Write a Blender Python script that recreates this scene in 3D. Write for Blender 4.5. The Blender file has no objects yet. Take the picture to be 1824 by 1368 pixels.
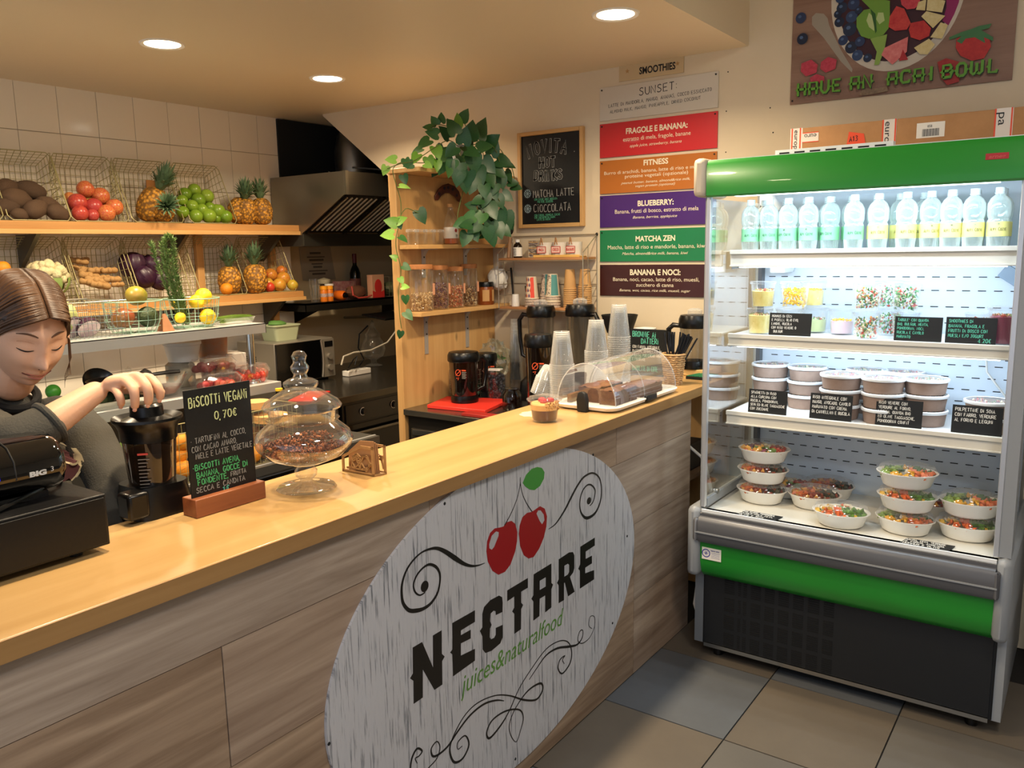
import bpy, math, random
from mathutils import Vector, Matrix, Euler, noise
random.seed(7)
SC = bpy.context.scene
COL = SC.collection
PI = math.pi
# ---------------------------------------------------------------- camera
cam_d = bpy.data.cameras.new('camera')
cam = bpy.data.objects.new('camera', cam_d)
COL.objects.link(cam)
cam_d.sensor_width = 36.0
cam_d.lens = 29.0
cam_d.clip_start = 0.05
_m = Matrix(((0.814635,-0.078280,0.574667,0),(0.579683,0.141258,-0.802504,0),(-0.018356,0.986873,0.160452,1.62),(0,0,0,1)))
cam.matrix_world = _m
SC.camera = cam
# ---------------------------------------------------------------- exposure
SC.view_settings.view_transform = 'Standard'
SC.view_settings.look = 'None'
SC.view_settings.exposure = 0.15
SC.view_settings.gamma = 1.0
SC.view_settings.use_curve_mapping = False
# ---------------------------------------------------------------- world (evening daylight through the open shop front)
W = bpy.data.worlds.new('world')
SC.world = W
W.use_nodes = True
W.node_tree.nodes['Background'].inputs[0].default_value = (0.80,0.86,1.0,1)
W.node_tree.nodes['Background'].inputs[1].default_value = 0.85
# ---------------------------------------------------------------- lamps
def area(name, loc, size, power, color, rot=(0,0,0), size_y=None, shape='DISK', spread=PI):
    l = bpy.data.lights.new(name, 'AREA')
    l.shape = shape
    l.size = size
    if size_y: l.size_y = size_y
    l.energy = power
    l.color = color
    l.spread = spread
    o = bpy.data.objects.new(name, l)
    o.location = loc
    o.rotation_euler = rot
    COL.objects.link(o)
    return o
WARM = (1.0,0.79,0.53)
CEIL = 2.48
LAMPS = [(-3.22,2.08),(-3.23,2.98),(-1.56,2.885),(-3.22,1.15),(-1.56,1.95),(-1.56,1.0)]
for i, (lx, ly) in enumerate(LAMPS):
    area('downlight_bulb', (lx, ly, CEIL - 0.012),0.13, [21,20,17,20,18,16][i], WARM, spread=2.6)
area('unseen_hall_lamp', (0.6,-0.6,2.93),0.5,26,(0.82,0.9,1.0))  # added cool light out of view, brightens the dim counter front
area('unseen_hall_lamp', (0.3,1.2,2.93),0.5,16,(1.0,0.92,0.84))
# cool strip lamps of the refrigerator
COOL = (0.72,0.87,1.0)
area('canopy_tube', (-0.695,2.97,1.792),0.9,3.6, COOL, rot=(math.radians(30),0,0), size_y=0.03, shape='RECTANGLE')
area('shelf_tube', (-0.695,3.105,1.535),0.86,2.9, COOL, rot=(math.radians(35),0,0), size_y=0.02, shape='RECTANGLE')
area('shelf_tube', (-0.695,3.105,1.233),0.86,2.6, COOL, rot=(math.radians(35),0,0), size_y=0.02, shape='RECTANGLE')

# ================================================================ mesh builder
class M:
    def __init__(s):
        s.v = []; s.f = []; s.fm = []; s.cur = 0
    def add(s, vs, fs, mi=None):
        n = len(s.v)
        s.v.extend([tuple(p) for p in vs])
        for f in fs:
            s.f.append(tuple(n + i for i in f)); s.fm.append(s.cur if mi is None else mi)
        return s
    def box(s, x0, x1, y0, y1, z0, z1, mi=None):
        vs = [(x, y, z) for z in (z0, z1) for y in (y0, y1) for x in (x0, x1)]
        return s.add(vs, [(0,2,3,1),(4,5,7,6),(0,1,5,4),(2,6,7,3),(0,4,6,2),(1,3,7,5)], mi)
    def obox(s, c, size, rot=(0,0,0), mi=None):
        R = Euler(rot).to_matrix(); c = Vector(c); hx, hy, hz = [q / 2 for q in size]
        vs = [c + R @ Vector((x, y, z)) for z in (-hz, hz) for y in (-hy, hy) for x in (-hx, hx)]
        return s.add(vs, [(0,2,3,1),(4,5,7,6),(0,1,5,4),(2,6,7,3),(0,4,6,2),(1,3,7,5)], mi)
    def frame(s, a, b):
        a = Vector(a); b = Vector(b); d = (b - a).normalized()
        u = d.orthogonal().normalized(); w = d.cross(u)
        return a, b, u, w
    def cyl(s, a, b, r0, r1=None, n=16, caps=True, mi=None):
        if r1 is None: r1 = r0
        a, b, u, w = s.frame(a, b); vs = []
        for p, r in ((a, r0),(b, r1)):
            for i in range(n):
                t = 2*PI*i / n; vs.append(p + (u*math.cos(t) + w*math.sin(t))*r)
        fs = [(i, (i + 1) % n, n + (i + 1) % n, n + i) for i in range(n)]
        if caps: fs += [tuple(range(n - 1,-1,-1)), tuple(range(n, 2*n))]
        return s.add(vs, fs, mi)
    def lathe(s, prof, c=(0,0,0), n=28, axis='Z', sx=1, sy=1, tilt=None, mi=None):
        """profile of (radius, height); radius 0 closes with a pole"""
        vs = []; fs = []; idx = []
        for r, h in prof:
            if r <= 1e-7:
                idx.append([len(vs)]); vs.append(Vector((0,0, h)))
            else:
                k = len(vs); idx.append(list(range(k, k + n)))
                for i in range(n):
                    t = 2*PI*i / n; vs.append(Vector((r*math.cos(t)*sx, r*math.sin(t)*sy, h)))
        for A, B in zip(idx, idx[1:]):
            if len(A) == 1 and len(B) == 1: continue
            for i in range(n):
                j = (i + 1) % n
                if len(A) == 1: fs.append((A[0], B[j], B[i]))
                elif len(B) == 1: fs.append((A[i], A[j], B[0]))
                else: fs.append((A[i], A[j], B[j], B[i]))
        R = Matrix.Identity(3)
        if axis == 'X': R = Matrix.Rotation(PI / 2,3, 'Y')
        if axis == 'Y': R = Matrix.Rotation(-PI / 2,3, 'X')
        if tilt: R = Euler(tilt).to_matrix() @ R
        c = Vector(c)
        return s.add([c + R @ p for p in vs], fs, mi)
    def ell(s, c, r, nu=16, nv=10, rot=None, nz=0.0, sc=8.0, seed=0, mi=None):
        if not hasattr(r, '__len__'): r = (r, r, r)
        vs = []; R = Euler(rot).to_matrix() if rot else Matrix.Identity(3); c = Vector(c)
        def P(d):
            k = 1.0
            if nz: k += nz*noise.noise(d*sc + Vector((seed, seed*.7,1.3*seed)))
            return c + R @ Vector((d.x*r[0]*k, d.y*r[1]*k, d.z*r[2]*k))
        vs.append(P(Vector((0,0,-1))))
        for j in range(1, nv):
            ph = -PI / 2 + PI*j / nv
            for i in range(nu):
                t = 2*PI*i / nu
                vs.append(P(Vector((math.cos(ph)*math.cos(t), math.cos(ph)*math.sin(t), math.sin(ph)))))
        vs.append(P(Vector((0,0,1)))); L = len(vs) - 1
        fs = [(0,1 + (i + 1) % nu, 1 + i) for i in range(nu)]
        for j in range(nv - 2):
            a = 1 + j*nu; b = a + nu
            fs += [(a + i, a + (i + 1) % nu, b + (i + 1) % nu, b + i) for i in range(nu)]
        a = 1 + (nv - 2)*nu
        fs += [(a + i, a + (i + 1) % nu, L) for i in range(nu)]
        return s.add(vs, fs, mi)
    def tube(s, pts, r, n=8, closed=False, caps=True, mi=None):
        pts = [Vector(p) for p in pts]; m = len(pts)
        if not hasattr(r, '__len__'): r = [r]*m
        vs = []; u = None
        for i in range(m):
            if closed: d = pts[(i + 1) % m] - pts[i - 1]
            else: d = pts[min(i + 1, m - 1)] - pts[max(i - 1,0)]
            if d.length < 1e-9: d = Vector((0,0,1))
            d.normalize()
            u = d.orthogonal().normalized() if u is None else (u - d*u.dot(d))
            if u.length < 1e-6: u = d.orthogonal()
            u.normalize(); w = d.cross(u)
            for k in range(n):
                t = 2*PI*k / n; vs.append(pts[i] + (u*math.cos(t) + w*math.sin(t))*r[i])
        fs = []
        for i in range(m if closed else m - 1):
            a = i*n; b = ((i + 1) % m)*n
            fs += [(a + k, a + (k + 1) % n, b + (k + 1) % n, b + k) for k in range(n)]
        if not closed and caps: fs += [tuple(range(n - 1,-1,-1)), tuple(range((m - 1)*n, m*n))]
        return s.add(vs, fs, mi)
    def prism(s, pts3, d, mi=None):
        """polygon of 3d points pushed by vector d"""
        n = len(pts3); d = Vector(d); a = [Vector(p) for p in pts3]
        return s.add(a + [p + d for p in a], [tuple(range(n - 1,-1,-1)), tuple(range(n, 2*n))] + [(i, (i + 1) % n, n + (i + 1) % n, n + i) for i in range(n)], mi)
    def ribbon(s, pts, w, nrm, t=0.0006, mi=None):
        """flat line of width w lying on a plane of normal nrm"""
        nrm = Vector(nrm).normalized(); pts = [Vector(p) for p in pts]; m = len(pts)
        if not hasattr(w, '__len__'): w = [w]*m
        vs = []
        for i in range(m):
            d = (pts[min(i + 1, m - 1)] - pts[max(i - 1,0)])
            if d.length < 1e-9: d = Vector((1,0,0))
            d.normalize(); q = d.cross(nrm).normalized()*w[i] / 2
            vs += [pts[i] + q, pts[i] - q, pts[i] + q + nrm*t, pts[i] - q + nrm*t]
        fs = []
        for i in range(m - 1):
            a = 4*i; b = a + 4
            fs += [(a + 2, a + 3, b + 3, b + 2),(a, b, b + 1, a + 1),(a, a + 2, b + 2, b),(a + 1, b + 1, b + 3, a + 3)]
        fs += [(0,1,3,2),(4*m - 4,4*m - 2,4*m - 1,4*m - 3)]
        return s.add(vs, fs, mi)

# ---------------------------------------------------------------- object helpers
def org(o):
    p = Vector((0,0,0)); q = o
    while q is not None:
        p += q.location; q = q.parent
    return p
def mesh(name, mb, smooth=40):
    me = bpy.data.meshes.new(name)
    me.from_pydata([tuple(p) for p in mb.v], [], mb.f)
    if any(mb.fm): me.polygons.foreach_set('material_index', mb.fm)
    if smooth:
        me.shade_smooth(); me.set_sharp_from_angle(angle=math.radians(smooth))
    me.update()
    return me
def part(name, mb, mat, parent=None, label=None, world=True, smooth=40, bevel=0, kind=None, fix=False):
    """one mesh object; world coordinates unless world=False"""
    if parent is not None and world:
        o_ = org(parent); mb.v = [(p[0] - o_.x, p[1] - o_.y, p[2] - o_.z) for p in mb.v]
    me = mesh(name, mb, smooth)
    if fix:
        import bmesh
        b = bmesh.new(); b.from_mesh(me); bmesh.ops.recalc_face_normals(b, faces=b.faces); b.to_mesh(me); b.free()
    for m_ in (mat if isinstance(mat, (list, tuple)) else [mat]): me.materials.append(m_)
    o = bpy.data.objects.new(name, me); COL.objects.link(o)
    o.parent = parent
    if label: o['label'] = label
    if kind: o['kind'] = kind
    if bevel:
        bv = o.modifiers.new('bevel', 'BEVEL'); bv.width = bevel; bv.segments = 2; bv.limit_method = 'ANGLE'; bv.angle_limit = math.radians(50)
    return o
def parts(name, mb, mat, parent=None, **k):
    """each separate island of the builder becomes a part of its own"""
    up_ = list(range(len(mb.v)))
    def find(i):
        while up_[i] != i: up_[i] = up_[up_[i]]; i = up_[i]
        return i
    for f in mb.f:
        for i in f[1:]: up_[find(i)] = find(f[0])
    g = {}
    for f, m_ in zip(mb.f, mb.fm): g.setdefault(find(f[0]), []).append((f, m_))
    for fs in g.values():
        ids = {}; b = M()
        for f, m_ in fs:
            for i in f:
                if i not in ids: ids[i] = len(ids); b.v.append(mb.v[i])
            b.f.append(tuple(ids[i] for i in f)); b.fm.append(m_)
        part(name, b, mat, parent, **k)
def tag(o, label, cat, group=None):
    o['label'] = label; o['category'] = cat
    if group: o['group'] = group
    return o
def thing(name, label, cat, loc=(0,0,0), group=None, rotz=0, rot=None):
    o = bpy.data.objects.new(name, None); o.location = loc
    o.rotation_euler = rot if rot else (0,0, rotz)
    o.empty_display_size = .05
    COL.objects.link(o)
    return tag(o, label, cat, group)
def copy_tree(o, parent=None):
    c = o.copy(); COL.objects.link(c)
    if parent is not None: c.parent = parent
    for ch in list(o.children): copy_tree(ch, c)
    return c
def dup(o, loc, label, rotz=None, rot=None, scale=None, group=None):
    c = copy_tree(o); c.location = loc
    if rotz is not None: c.rotation_euler = (0,0, rotz)
    if rot is not None: c.rotation_euler = rot
    if scale is not None: c.scale = scale if hasattr(scale, '__len__') else (scale,)*3
    c['label'] = label
    if group: c['group'] = group
    return c
def recolor(o, mat, slot=0):
    o.material_slots[slot].link = 'OBJECT'; o.material_slots[slot].material = mat
def struct(name, mb, mat, parent=None, **k):
    o = part(name, mb, mat, parent, **k)
    if parent is None: o['kind'] = 'structure'
    return o
def sempty(name):
    o = bpy.data.objects.new(name, None); COL.objects.link(o); o['kind'] = 'structure'; return o

# ================================================================ materials
def lin(h):
    if isinstance(h, str):
        h = h.lstrip('#'); c = [int(h[i:i + 2], 16) / 255 for i in (0,2,4)]
        return tuple(((x + .055) / 1.055) ** 2.4 if x > .04045 else x / 12.92 for x in c)
    return h
def mat(name, color, rough=.5, metal=0., spec=.5, trans=0., ior=1.45, emit=None, es=1., coat=0., sss=0., bump=None, var=None, alpha=1.):
    """bump=(scale,strength); var=(scale, second colour, amount)"""
    m = bpy.data.materials.new(name); m.use_nodes = True
    nt = m.node_tree; b = nt.nodes['Principled BSDF']; c = lin(color) + (1,)
    b.inputs['Base Color'].default_value = c; b.inputs['Roughness'].default_value = rough
    b.inputs['Metallic'].default_value = metal; b.inputs['Specular IOR Level'].default_value = spec
    b.inputs['Transmission Weight'].default_value = trans; b.inputs['IOR'].default_value = ior
    b.inputs['Coat Weight'].default_value = coat
    if sss:
        b.inputs['Subsurface Weight'].default_value = sss; b.inputs['Subsurface Radius'].default_value = (.02,.008,.004); b.inputs['Subsurface Scale'].default_value = .5
    if emit is not None:
        b.inputs['Emission Color'].default_value = lin(emit) + (1,); b.inputs['Emission Strength'].default_value = es
    if bump or var:
        tc = nt.nodes.new('ShaderNodeTexCoord')
    if bump:
        n = nt.nodes.new('ShaderNodeTexNoise'); n.inputs['Scale'].default_value = bump[0]; n.inputs['Detail'].default_value = 4
        nt.links.new(tc.outputs['Object'], n.inputs['Vector'])
        bp = nt.nodes.new('ShaderNodeBump'); bp.inputs['Strength'].default_value = bump[1]; bp.inputs['Distance'].default_value = .01
        nt.links.new(n.outputs[0], bp.inputs['Height']); nt.links.new(bp.outputs[0], b.inputs['Normal'])
    if var:
        n = nt.nodes.new('ShaderNodeTexNoise'); n.inputs['Scale'].default_value = var[0]; n.inputs['Detail'].default_value = 5; n.inputs['Roughness'].default_value = .65
        nt.links.new(tc.outputs['Object'], n.inputs['Vector'])
        r = nt.nodes.new('ShaderNodeValToRGB'); r.color_ramp.elements[0].position = .5 - .22; r.color_ramp.elements[1].position = .5 + .22
        r.color_ramp.elements[0].color = c
        c2 = lin(var[1]); a = var[2] if len(var) > 2 else 1
        r.color_ramp.elements[1].color = tuple(c[i]*(1 - a) + c2[i]*a for i in range(3)) + (1,)
        nt.links.new(n.outputs[0], r.inputs[0]); nt.links.new(r.outputs[0], b.inputs['Base Color'])
    return m
def film(name, color=(1,1,1), refl=.08, rough=.05, body=0.0, bcol=(.8,.8,.8)):
    """thin clear sheet: tinted see-through + fresnel gloss + a little milky body"""
    m = bpy.data.materials.new(name); m.use_nodes = True; nt = m.node_tree; N = nt.nodes; N.remove(N['Principled BSDF'])
    out = N['Material Output']; t = N.new('ShaderNodeBsdfTransparent'); t.inputs[0].default_value = tuple(lin(color)) + (1,)
    g = N.new('ShaderNodeBsdfGlossy'); g.inputs['Roughness'].default_value = rough; g.inputs[0].default_value = (1,1,1,1)
    lw = N.new('ShaderNodeLayerWeight'); lw.inputs[0].default_value = .35
    mr = N.new('ShaderNodeMapRange'); mr.inputs['To Min'].default_value = refl*.5; mr.inputs['To Max'].default_value = min(1, refl*5)
    nt.links.new(lw.outputs['Facing'], mr.inputs['Value'])
    pw = N.new('ShaderNodeMath'); pw.operation = 'POWER'; pw.inputs[1].default_value = 1.6
    nt.links.new(mr.outputs[0], pw.inputs[0]); pw.inputs[1].default_value = 1.15
    mx = N.new('ShaderNodeMixShader'); nt.links.new(pw.outputs[0], mx.inputs[0]); nt.links.new(t.outputs[0], mx.inputs[1]); nt.links.new(g.outputs[0], mx.inputs[2])
    last = mx
    if body:
        d = N.new('ShaderNodeBsdfDiffuse'); d.inputs[0].default_value = tuple(lin(bcol)) + (1,)
        m2 = N.new('ShaderNodeMixShader'); mb2 = N.new('ShaderNodeMapRange'); mb2.inputs['To Min'].default_value = body*.5; mb2.inputs['To Max'].default_value = min(1, body*3)
        nt.links.new(lw.outputs['Facing'], mb2.inputs['Value']); nt.links.new(mb2.outputs[0], m2.inputs[0])
        nt.links.new(mx.outputs[0], m2.inputs[1]); nt.links.new(d.outputs[0], m2.inputs[2]); last = m2
    nt.links.new(last.outputs[0], out.inputs[0])
    return m
def wood(name, c1, c2, axis='Y', scale=6., rough=.45, streak=12., knots=False, coat=0.):
    """long grain along AXIS of the object's own space"""
    m = bpy.data.materials.new(name); m.use_nodes = True; nt = m.node_tree; N = nt.nodes; b = N['Principled BSDF']
    tc = N.new('ShaderNodeTexCoord'); mp = N.new('ShaderNodeMapping'); nt.links.new(tc.outputs['Object'], mp.inputs[0])
    s = [streak]*3; s['XYZ'.index(axis)] = streak*.06; mp.inputs['Scale'].default_value = s
    n = N.new('ShaderNodeTexNoise'); n.inputs['Scale'].default_value = scale; n.inputs['Detail'].default_value = 6; n.inputs['Roughness'].default_value = .6; n.inputs['Distortion'].default_value = .4
    nt.links.new(mp.outputs[0], n.inputs['Vector'])
    r = N.new('ShaderNodeValToRGB'); r.color_ramp.elements[0].position = .3; r.color_ramp.elements[1].position = .72
    r.color_ramp.elements[0].color = lin(c2) + (1,); r.color_ramp.elements[1].color = lin(c1) + (1,)
    nt.links.new(n.outputs[0], r.inputs[0])
    col = r.outputs[0]
    if knots:
        v = N.new('ShaderNodeTexVoronoi'); v.inputs['Scale'].default_value = 7
        mp2 = N.new('ShaderNodeMapping'); nt.links.new(tc.outputs['Object'], mp2.inputs[0]); k = [1.4]*3; k['XYZ'.index(axis)] = .6; mp2.inputs['Scale'].default_value = k
        nt.links.new(mp2.outputs[0], v.inputs['Vector'])
        r2 = N.new('ShaderNodeValToRGB'); r2.color_ramp.elements[0].position = .04; r2.color_ramp.elements[1].position = .13; r2.color_ramp.elements[0].color = (.25,.25,.25,1); r2.color_ramp.elements[1].color = (1,1,1,1)
        nt.links.new(v.outputs['Distance'], r2.inputs[0])
        mu = N.new('ShaderNodeMixRGB'); mu.blend_type = 'MULTIPLY'; mu.inputs[0].default_value = .75
        nt.links.new(col, mu.inputs[1]); nt.links.new(r2.outputs[0], mu.inputs[2]); col = mu.outputs[0]
    nt.links.new(col, b.inputs['Base Color']); b.inputs['Roughness'].default_value = rough; b.inputs['Coat Weight'].default_value = coat
    bp = N.new('ShaderNodeBump'); bp.inputs['Strength'].default_value = .12; bp.inputs['Distance'].default_value = .004
    nt.links.new(n.outputs[0], bp.inputs['Height']); nt.links.new(bp.outputs[0], b.inputs['Normal'])
    return m
def rnd(name, cols, rough=.4, bump=None, spec=.5, sss=0, fine=None):
    """per-object colour picked along a ramp by Object Info random, plus mottling"""
    m = mat(name, cols[0], rough, spec=spec, bump=bump, sss=sss); nt = m.node_tree; N = nt.nodes; b = N['Principled BSDF']
    oi = N.new('ShaderNodeObjectInfo'); tc = N.new('ShaderNodeTexCoord'); n = N.new('ShaderNodeTexNoise')
    n.inputs['Scale'].default_value = fine or 18; nt.links.new(tc.outputs['Object'], n.inputs['Vector'])
    a = N.new('ShaderNodeMath'); a.operation = 'MULTIPLY_ADD'; a.inputs[1].default_value = .9; nt.links.new(n.outputs[0], a.inputs[0])
    s = N.new('ShaderNodeMath'); s.operation = 'MULTIPLY_ADD'; s.inputs[1].default_value = .8; s.inputs[2].default_value = -.35; nt.links.new(oi.outputs['Random'], s.inputs[0]); nt.links.new(s.outputs[0], a.inputs[2])
    r = N.new('ShaderNodeValToRGB')
    while len(r.color_ramp.elements) < len(cols): r.color_ramp.elements.new(.5)
    for i, c in enumerate(cols):
        r.color_ramp.elements[i].position = i / max(1, len(cols) - 1); r.color_ramp.elements[i].color = lin(c) + (1,)
    nt.links.new(a.outputs[0], r.inputs[0]); nt.links.new(r.outputs[0], b.inputs['Base Color'])
    return m
MT = {}
def q(name, *a, **k):
    if name not in MT: MT[name] = mat(name, *a, **k)
    return MT[name]
STEEL = mat('brushed_steel', '#b4b4b0', .28,1.0, bump=(60,.03))
DSTEEL = mat('dark_steel', '#6a6862', .35,1.0)
CHROME = mat('chrome_wire', '#cfd2cc', .22,1.0)
BRASSW = mat('pale_wire', '#a29a6c', .45,.2)
GREENW = mat('mint_wire', '#a9cfb8', .4,.2)
BLACKP = mat('black_plastic', '#0b0b0c', .28)
BLACKM = mat('black_matte', '#101010', .6)
WHITEP = mat('white_plastic', '#e6e4de', .35)
PAPER = mat('white_paper', '#e8e4da', .7)
CHALK = mat('chalkboard', '#0d0f10', .55, bump=(90,.05))
CHW = mat('white_chalk', '#d6d4cc', .8)
CHY = mat('yellow_chalk', '#cfd79a', .8)
CHG = mat('green_chalk', '#4fae6c', .8)
CHT = mat('teal_chalk', '#5fc0a4', .8)
INK = mat('black_ink', '#16171b', .6)
REDP = mat('red_plastic', '#d8352a', .4)
GLASS = film('clear_glass', (.97,.98,.97), refl=.11, rough=.02, body=.02)
CLEARP = film('clear_plastic', (.93,.94,.94), refl=.1, rough=.06, body=.17, bcol=(.88,.88,.86))
CLEARP2 = film('thin_lid_plastic', (.97,.97,.97), refl=.10, rough=.05, body=.03)
AMBER = film('smoked_jug', (.20,.13,.08), refl=.12, rough=.06, body=.05, bcol=(.10,.07,.05))
SMOKE = film('grey_jug', (.62,.60,.55), refl=.10, rough=.07, body=.06, bcol=(.4,.38,.34))
PINE = wood('pine_board', '#d6ab70', '#c09258', 'Z', 2.2,.5,9, knots=True)
PINEY = wood('pine_shelf', '#dbb074', '#c29355', 'Y', 2.5,.5,12)
PINEX = wood('pine_frame', '#d6ad72', '#bd9054', 'X', 2.5,.5,12)

# ================================================================ lettering
ST = {  # single-stroke capitals on a 4 x 6 grid
 'A': [[(0,0),(2,6),(4,0)],[(.8,2.2),(3.2,2.2)]], 'B': [[(0,0),(0,6),(2.6,6),(3.4,5.2),(3.2,3.8),(2.2,3.2),(0,3.2)],[(2.2,3.2),(3.6,2.6),(3.8,1.2),(3,.1),(0,0)]],
 'C': [[(3.8,5.2),(2.6,6),(1,5.6),(.1,3.6),(.2,1.6),(1.2,.1),(2.8,0),(3.9,.8)]], 'D': [[(0,0),(0,6),(2,5.8),(3.7,4.4),(3.9,2.2),(2.6,.4),(0,0)]],
 'E': [[(3.6,6),(0,6),(0,0),(3.7,0)],[(0,3.1),(3,3.1)]], 'F': [[(3.6,6),(0,6),(0,0)],[(0,3.1),(2.8,3.1)]],
 'G': [[(3.7,5.2),(2.4,6),(.8,5.4),(0,3.2),(.5,.9),(2,0),(3.6,.6),(3.8,2.6),(2.2,2.6)]], 'H': [[(0,0),(0,6)],[(4,0),(4,6)],[(0,3),(4,3)]],
 'I': [[(2,0),(2,6)]], 'i': [[(2,0),(2,4.6)],[(2,5.6),(2,6)]], 'J': [[(1,6),(3.6,6)],[(2.6,6),(2.6,1.2),(1.6,0),(.2,.8)]],
 'K': [[(0,0),(0,6)],[(3.8,6),(0,2.8),(3.9,0)]], 'L': [[(0,6),(0,0),(3.4,0)]], 'M': [[(0,0),(.4,6),(2,2.4),(3.7,6),(4.2,0)]],
 'N': [[(0,0),(0,6),(3.8,0),(3.8,6)]], 'O': [[(2,6),(.6,5.3),(0,3),(.6,.7),(2,0),(3.4,.7),(4,3),(3.4,5.3),(2,6)]],
 'P': [[(0,0),(0,6),(2.6,6),(3.7,5),(3.4,3.4),(2.2,2.7),(0,2.7)]], 'Q': [[(2,6),(.6,5.3),(0,3),(.6,.7),(2,0),(3.4,.7),(4,3),(3.4,5.3),(2,6)],[(2.6,1.4),(4,-.4)]],
 'R': [[(0,0),(0,6),(2.6,6),(3.7,5),(3.4,3.5),(2.2,2.9),(0,2.9)],[(1.8,2.9),(3.9,0)]],
 'S': [[(3.6,5.2),(2.4,6),(.8,5.6),(.4,4.3),(1.6,3.3),(3.2,2.5),(3.6,1.2),(2.4,0),(.8,.1),(0,1)]],
 'T': [[(0,6),(4,6)],[(2,6),(2,0)]], 'U': [[(0,6),(.1,1.4),(1.3,0),(2.8,0),(3.8,1.3),(3.9,6)]], 'V': [[(0,6),(2,0),(4,6)]],
 'W': [[(0,6),(.9,0),(2.1,4),(3.3,0),(4.3,6)]], 'X': [[(0,0),(4,6)],[(0,6),(4,0)]], 'Y': [[(0,6),(2,3),(4,6)],[(2,3),(2,0)]], 'Z': [[(0,6),(4,6),(0,0),(4,0)]],
 '0': [[(2,6),(.6,5.3),(0,3),(.6,.7),(2,0),(3.4,.7),(4,3),(3.4,5.3),(2,6)]], '1': [[(.8,4.6),(2.2,6),(2.2,0)]], '2': [[(.2,5),(1.4,6),(3.2,5.6),(3.4,4),(.2,0),(3.8,0)]],
 '3': [[(.3,5.6),(2.4,6),(3.4,4.8),(1.6,3.3),(3.6,2),(2.8,.2),(.2,.2)]], '4': [[(2.8,0),(2.8,6),(0,1.8),(3.9,1.8)]], '7': [[(.2,6),(3.8,6),(1.4,0)],[(1.2,3.2),(3.4,3.2)]],
 '8': [[(2,3.2),(.6,4.4),(2,6),(3.4,4.4),(2,3.2),(.2,1.6),(2,0),(3.8,1.6),(2,3.2)]], '5': [[(3.4,6),(.6,6),(.4,3.6),(2.6,3.6),(3.6,2),(2.4,.1),(.2,.4)]],
 '6': [[(3.2,6),(.8,3.8),(.2,1.6),(1.6,0),(3.4,.8),(3.2,2.8),(1.6,3.3),(.4,2)]], '9': [[(3.4,4.4),(2,6),(.4,4.6),(1,3),(3.4,3.6),(3.3,1.6),(1.8,0)]],
 ',': [[(1.2,.4),(.8,-1)]], '.': [[(1.6,0),(1.9,.3)]], ':': [[(1.6,.8),(1.9,1.1)],[(1.6,3.6),(1.9,3.9)]], "'": [[(1.6,6),(1.2,4.6)]], '/': [[(.4,-.4),(3.4,6.2)]],
 '*': [[(1.6,2.6),(2.2,3.1)]], '€': [[(3.8,5),(2.6,6),(1,5),(.6,3),(1,1),(2.6,0),(3.8,1)],[(-.2,3.6),(2.8,3.6)],[(-.2,2.4),(2.6,2.4)]], '&': [[(3.8,0),(.8,4.6),(1.8,6),(2.8,4.8),(.2,1.6),(1.4,0),(3.6,2.4)]],
 '"': [[(1.2,6),(1.1,5)],[(2.2,6),(2.1,5)]], '-': [[(.6,3),(3,3)]],
}
NARROW = {'I': .45, 'i': .45, '.': .4, ',': .4, ':': .45, "'": .4, '1': .7, ' ': .65, '*': .6, 'J': .85}
def scrawl(mb, text, o, u, v, h, w=None, jit=.10, squeeze=.72, nrm=None, seed=1, arc=None, mi=None):
    """hand lettering: strokes laid as ribbons; o start point, u/v unit axes of the surface"""
    rg = random.Random(seed); o = Vector(o); u = Vector(u); v = Vector(v); nrm = Vector(nrm) if nrm else u.cross(v)
    w = w or h*.11; x = 0.; g = h / 6*squeeze
    for ch in text:
        nk = NARROW.get(ch, 1.)
        if ch != ' ' and ch in ST:
            dy = rg.uniform(-jit, jit)*h*.5; sl = rg.uniform(-jit, jit)
            for st in ST[ch]:
                off = 2 - 2*nk if nk < 1 else 0
                pp = []
                for a, b in st:
                    X = x + (a - off + rg.uniform(-jit, jit))*g; Y = b*h / 6 + dy + sl*a*g + rg.uniform(-jit, jit)*h / 8
                    if arc: Y += arc(X)
                    pp.append(o + u*X + v*Y)
                mb.ribbon(pp, w, nrm, mi=mi)
        x += g*(4*nk + 1.5)
    return x
def scrawl_w(text, h, squeeze=.72):
    return sum(h / 6*squeeze*(4*NARROW.get(c, 1.) + 1.5) for c in text)
def text_mesh(mb, body, o, u, v, h, bold=0., xs=1., shear=0., align='LEFT', ext=.0004, mi=None, fit=None):
    """printed lettering from Blender's built-in font laid on the plane (u, v)"""
    cu = bpy.data.curves.new('lettering', 'FONT'); cu.body = body; cu.size = 1.0; cu.extrude = 0; cu.offset = bold; cu.shear = shear; cu.align_x = 'LEFT'; cu.resolution_u = 3
    ob = bpy.data.objects.new('lettering', cu); COL.objects.link(ob)
    dg = bpy.context.evaluated_depsgraph_get(); me = bpy.data.meshes.new_from_object(ob.evaluated_get(dg))
    vs = [p.co.copy() for p in me.vertices]; fs = [tuple(p.vertices) for p in me.polygons]
    bpy.data.objects.remove(ob); bpy.data.curves.remove(cu); bpy.data.meshes.remove(me)
    if not vs: return
    w = max(p.x for p in vs); k = h / .73
    if fit: xs = fit / (w*k)
    x0 = {'LEFT': 0, 'CENTER': -w*k*xs / 2, 'RIGHT': -w*k*xs}[align]
    o = Vector(o); u = Vector(u); v = Vector(v); n = u.cross(v)
    mb.add([o + u*(x0 + p.x*k*xs) + v*(p.y*k) + n*ext for p in vs], fs, mi)

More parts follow.
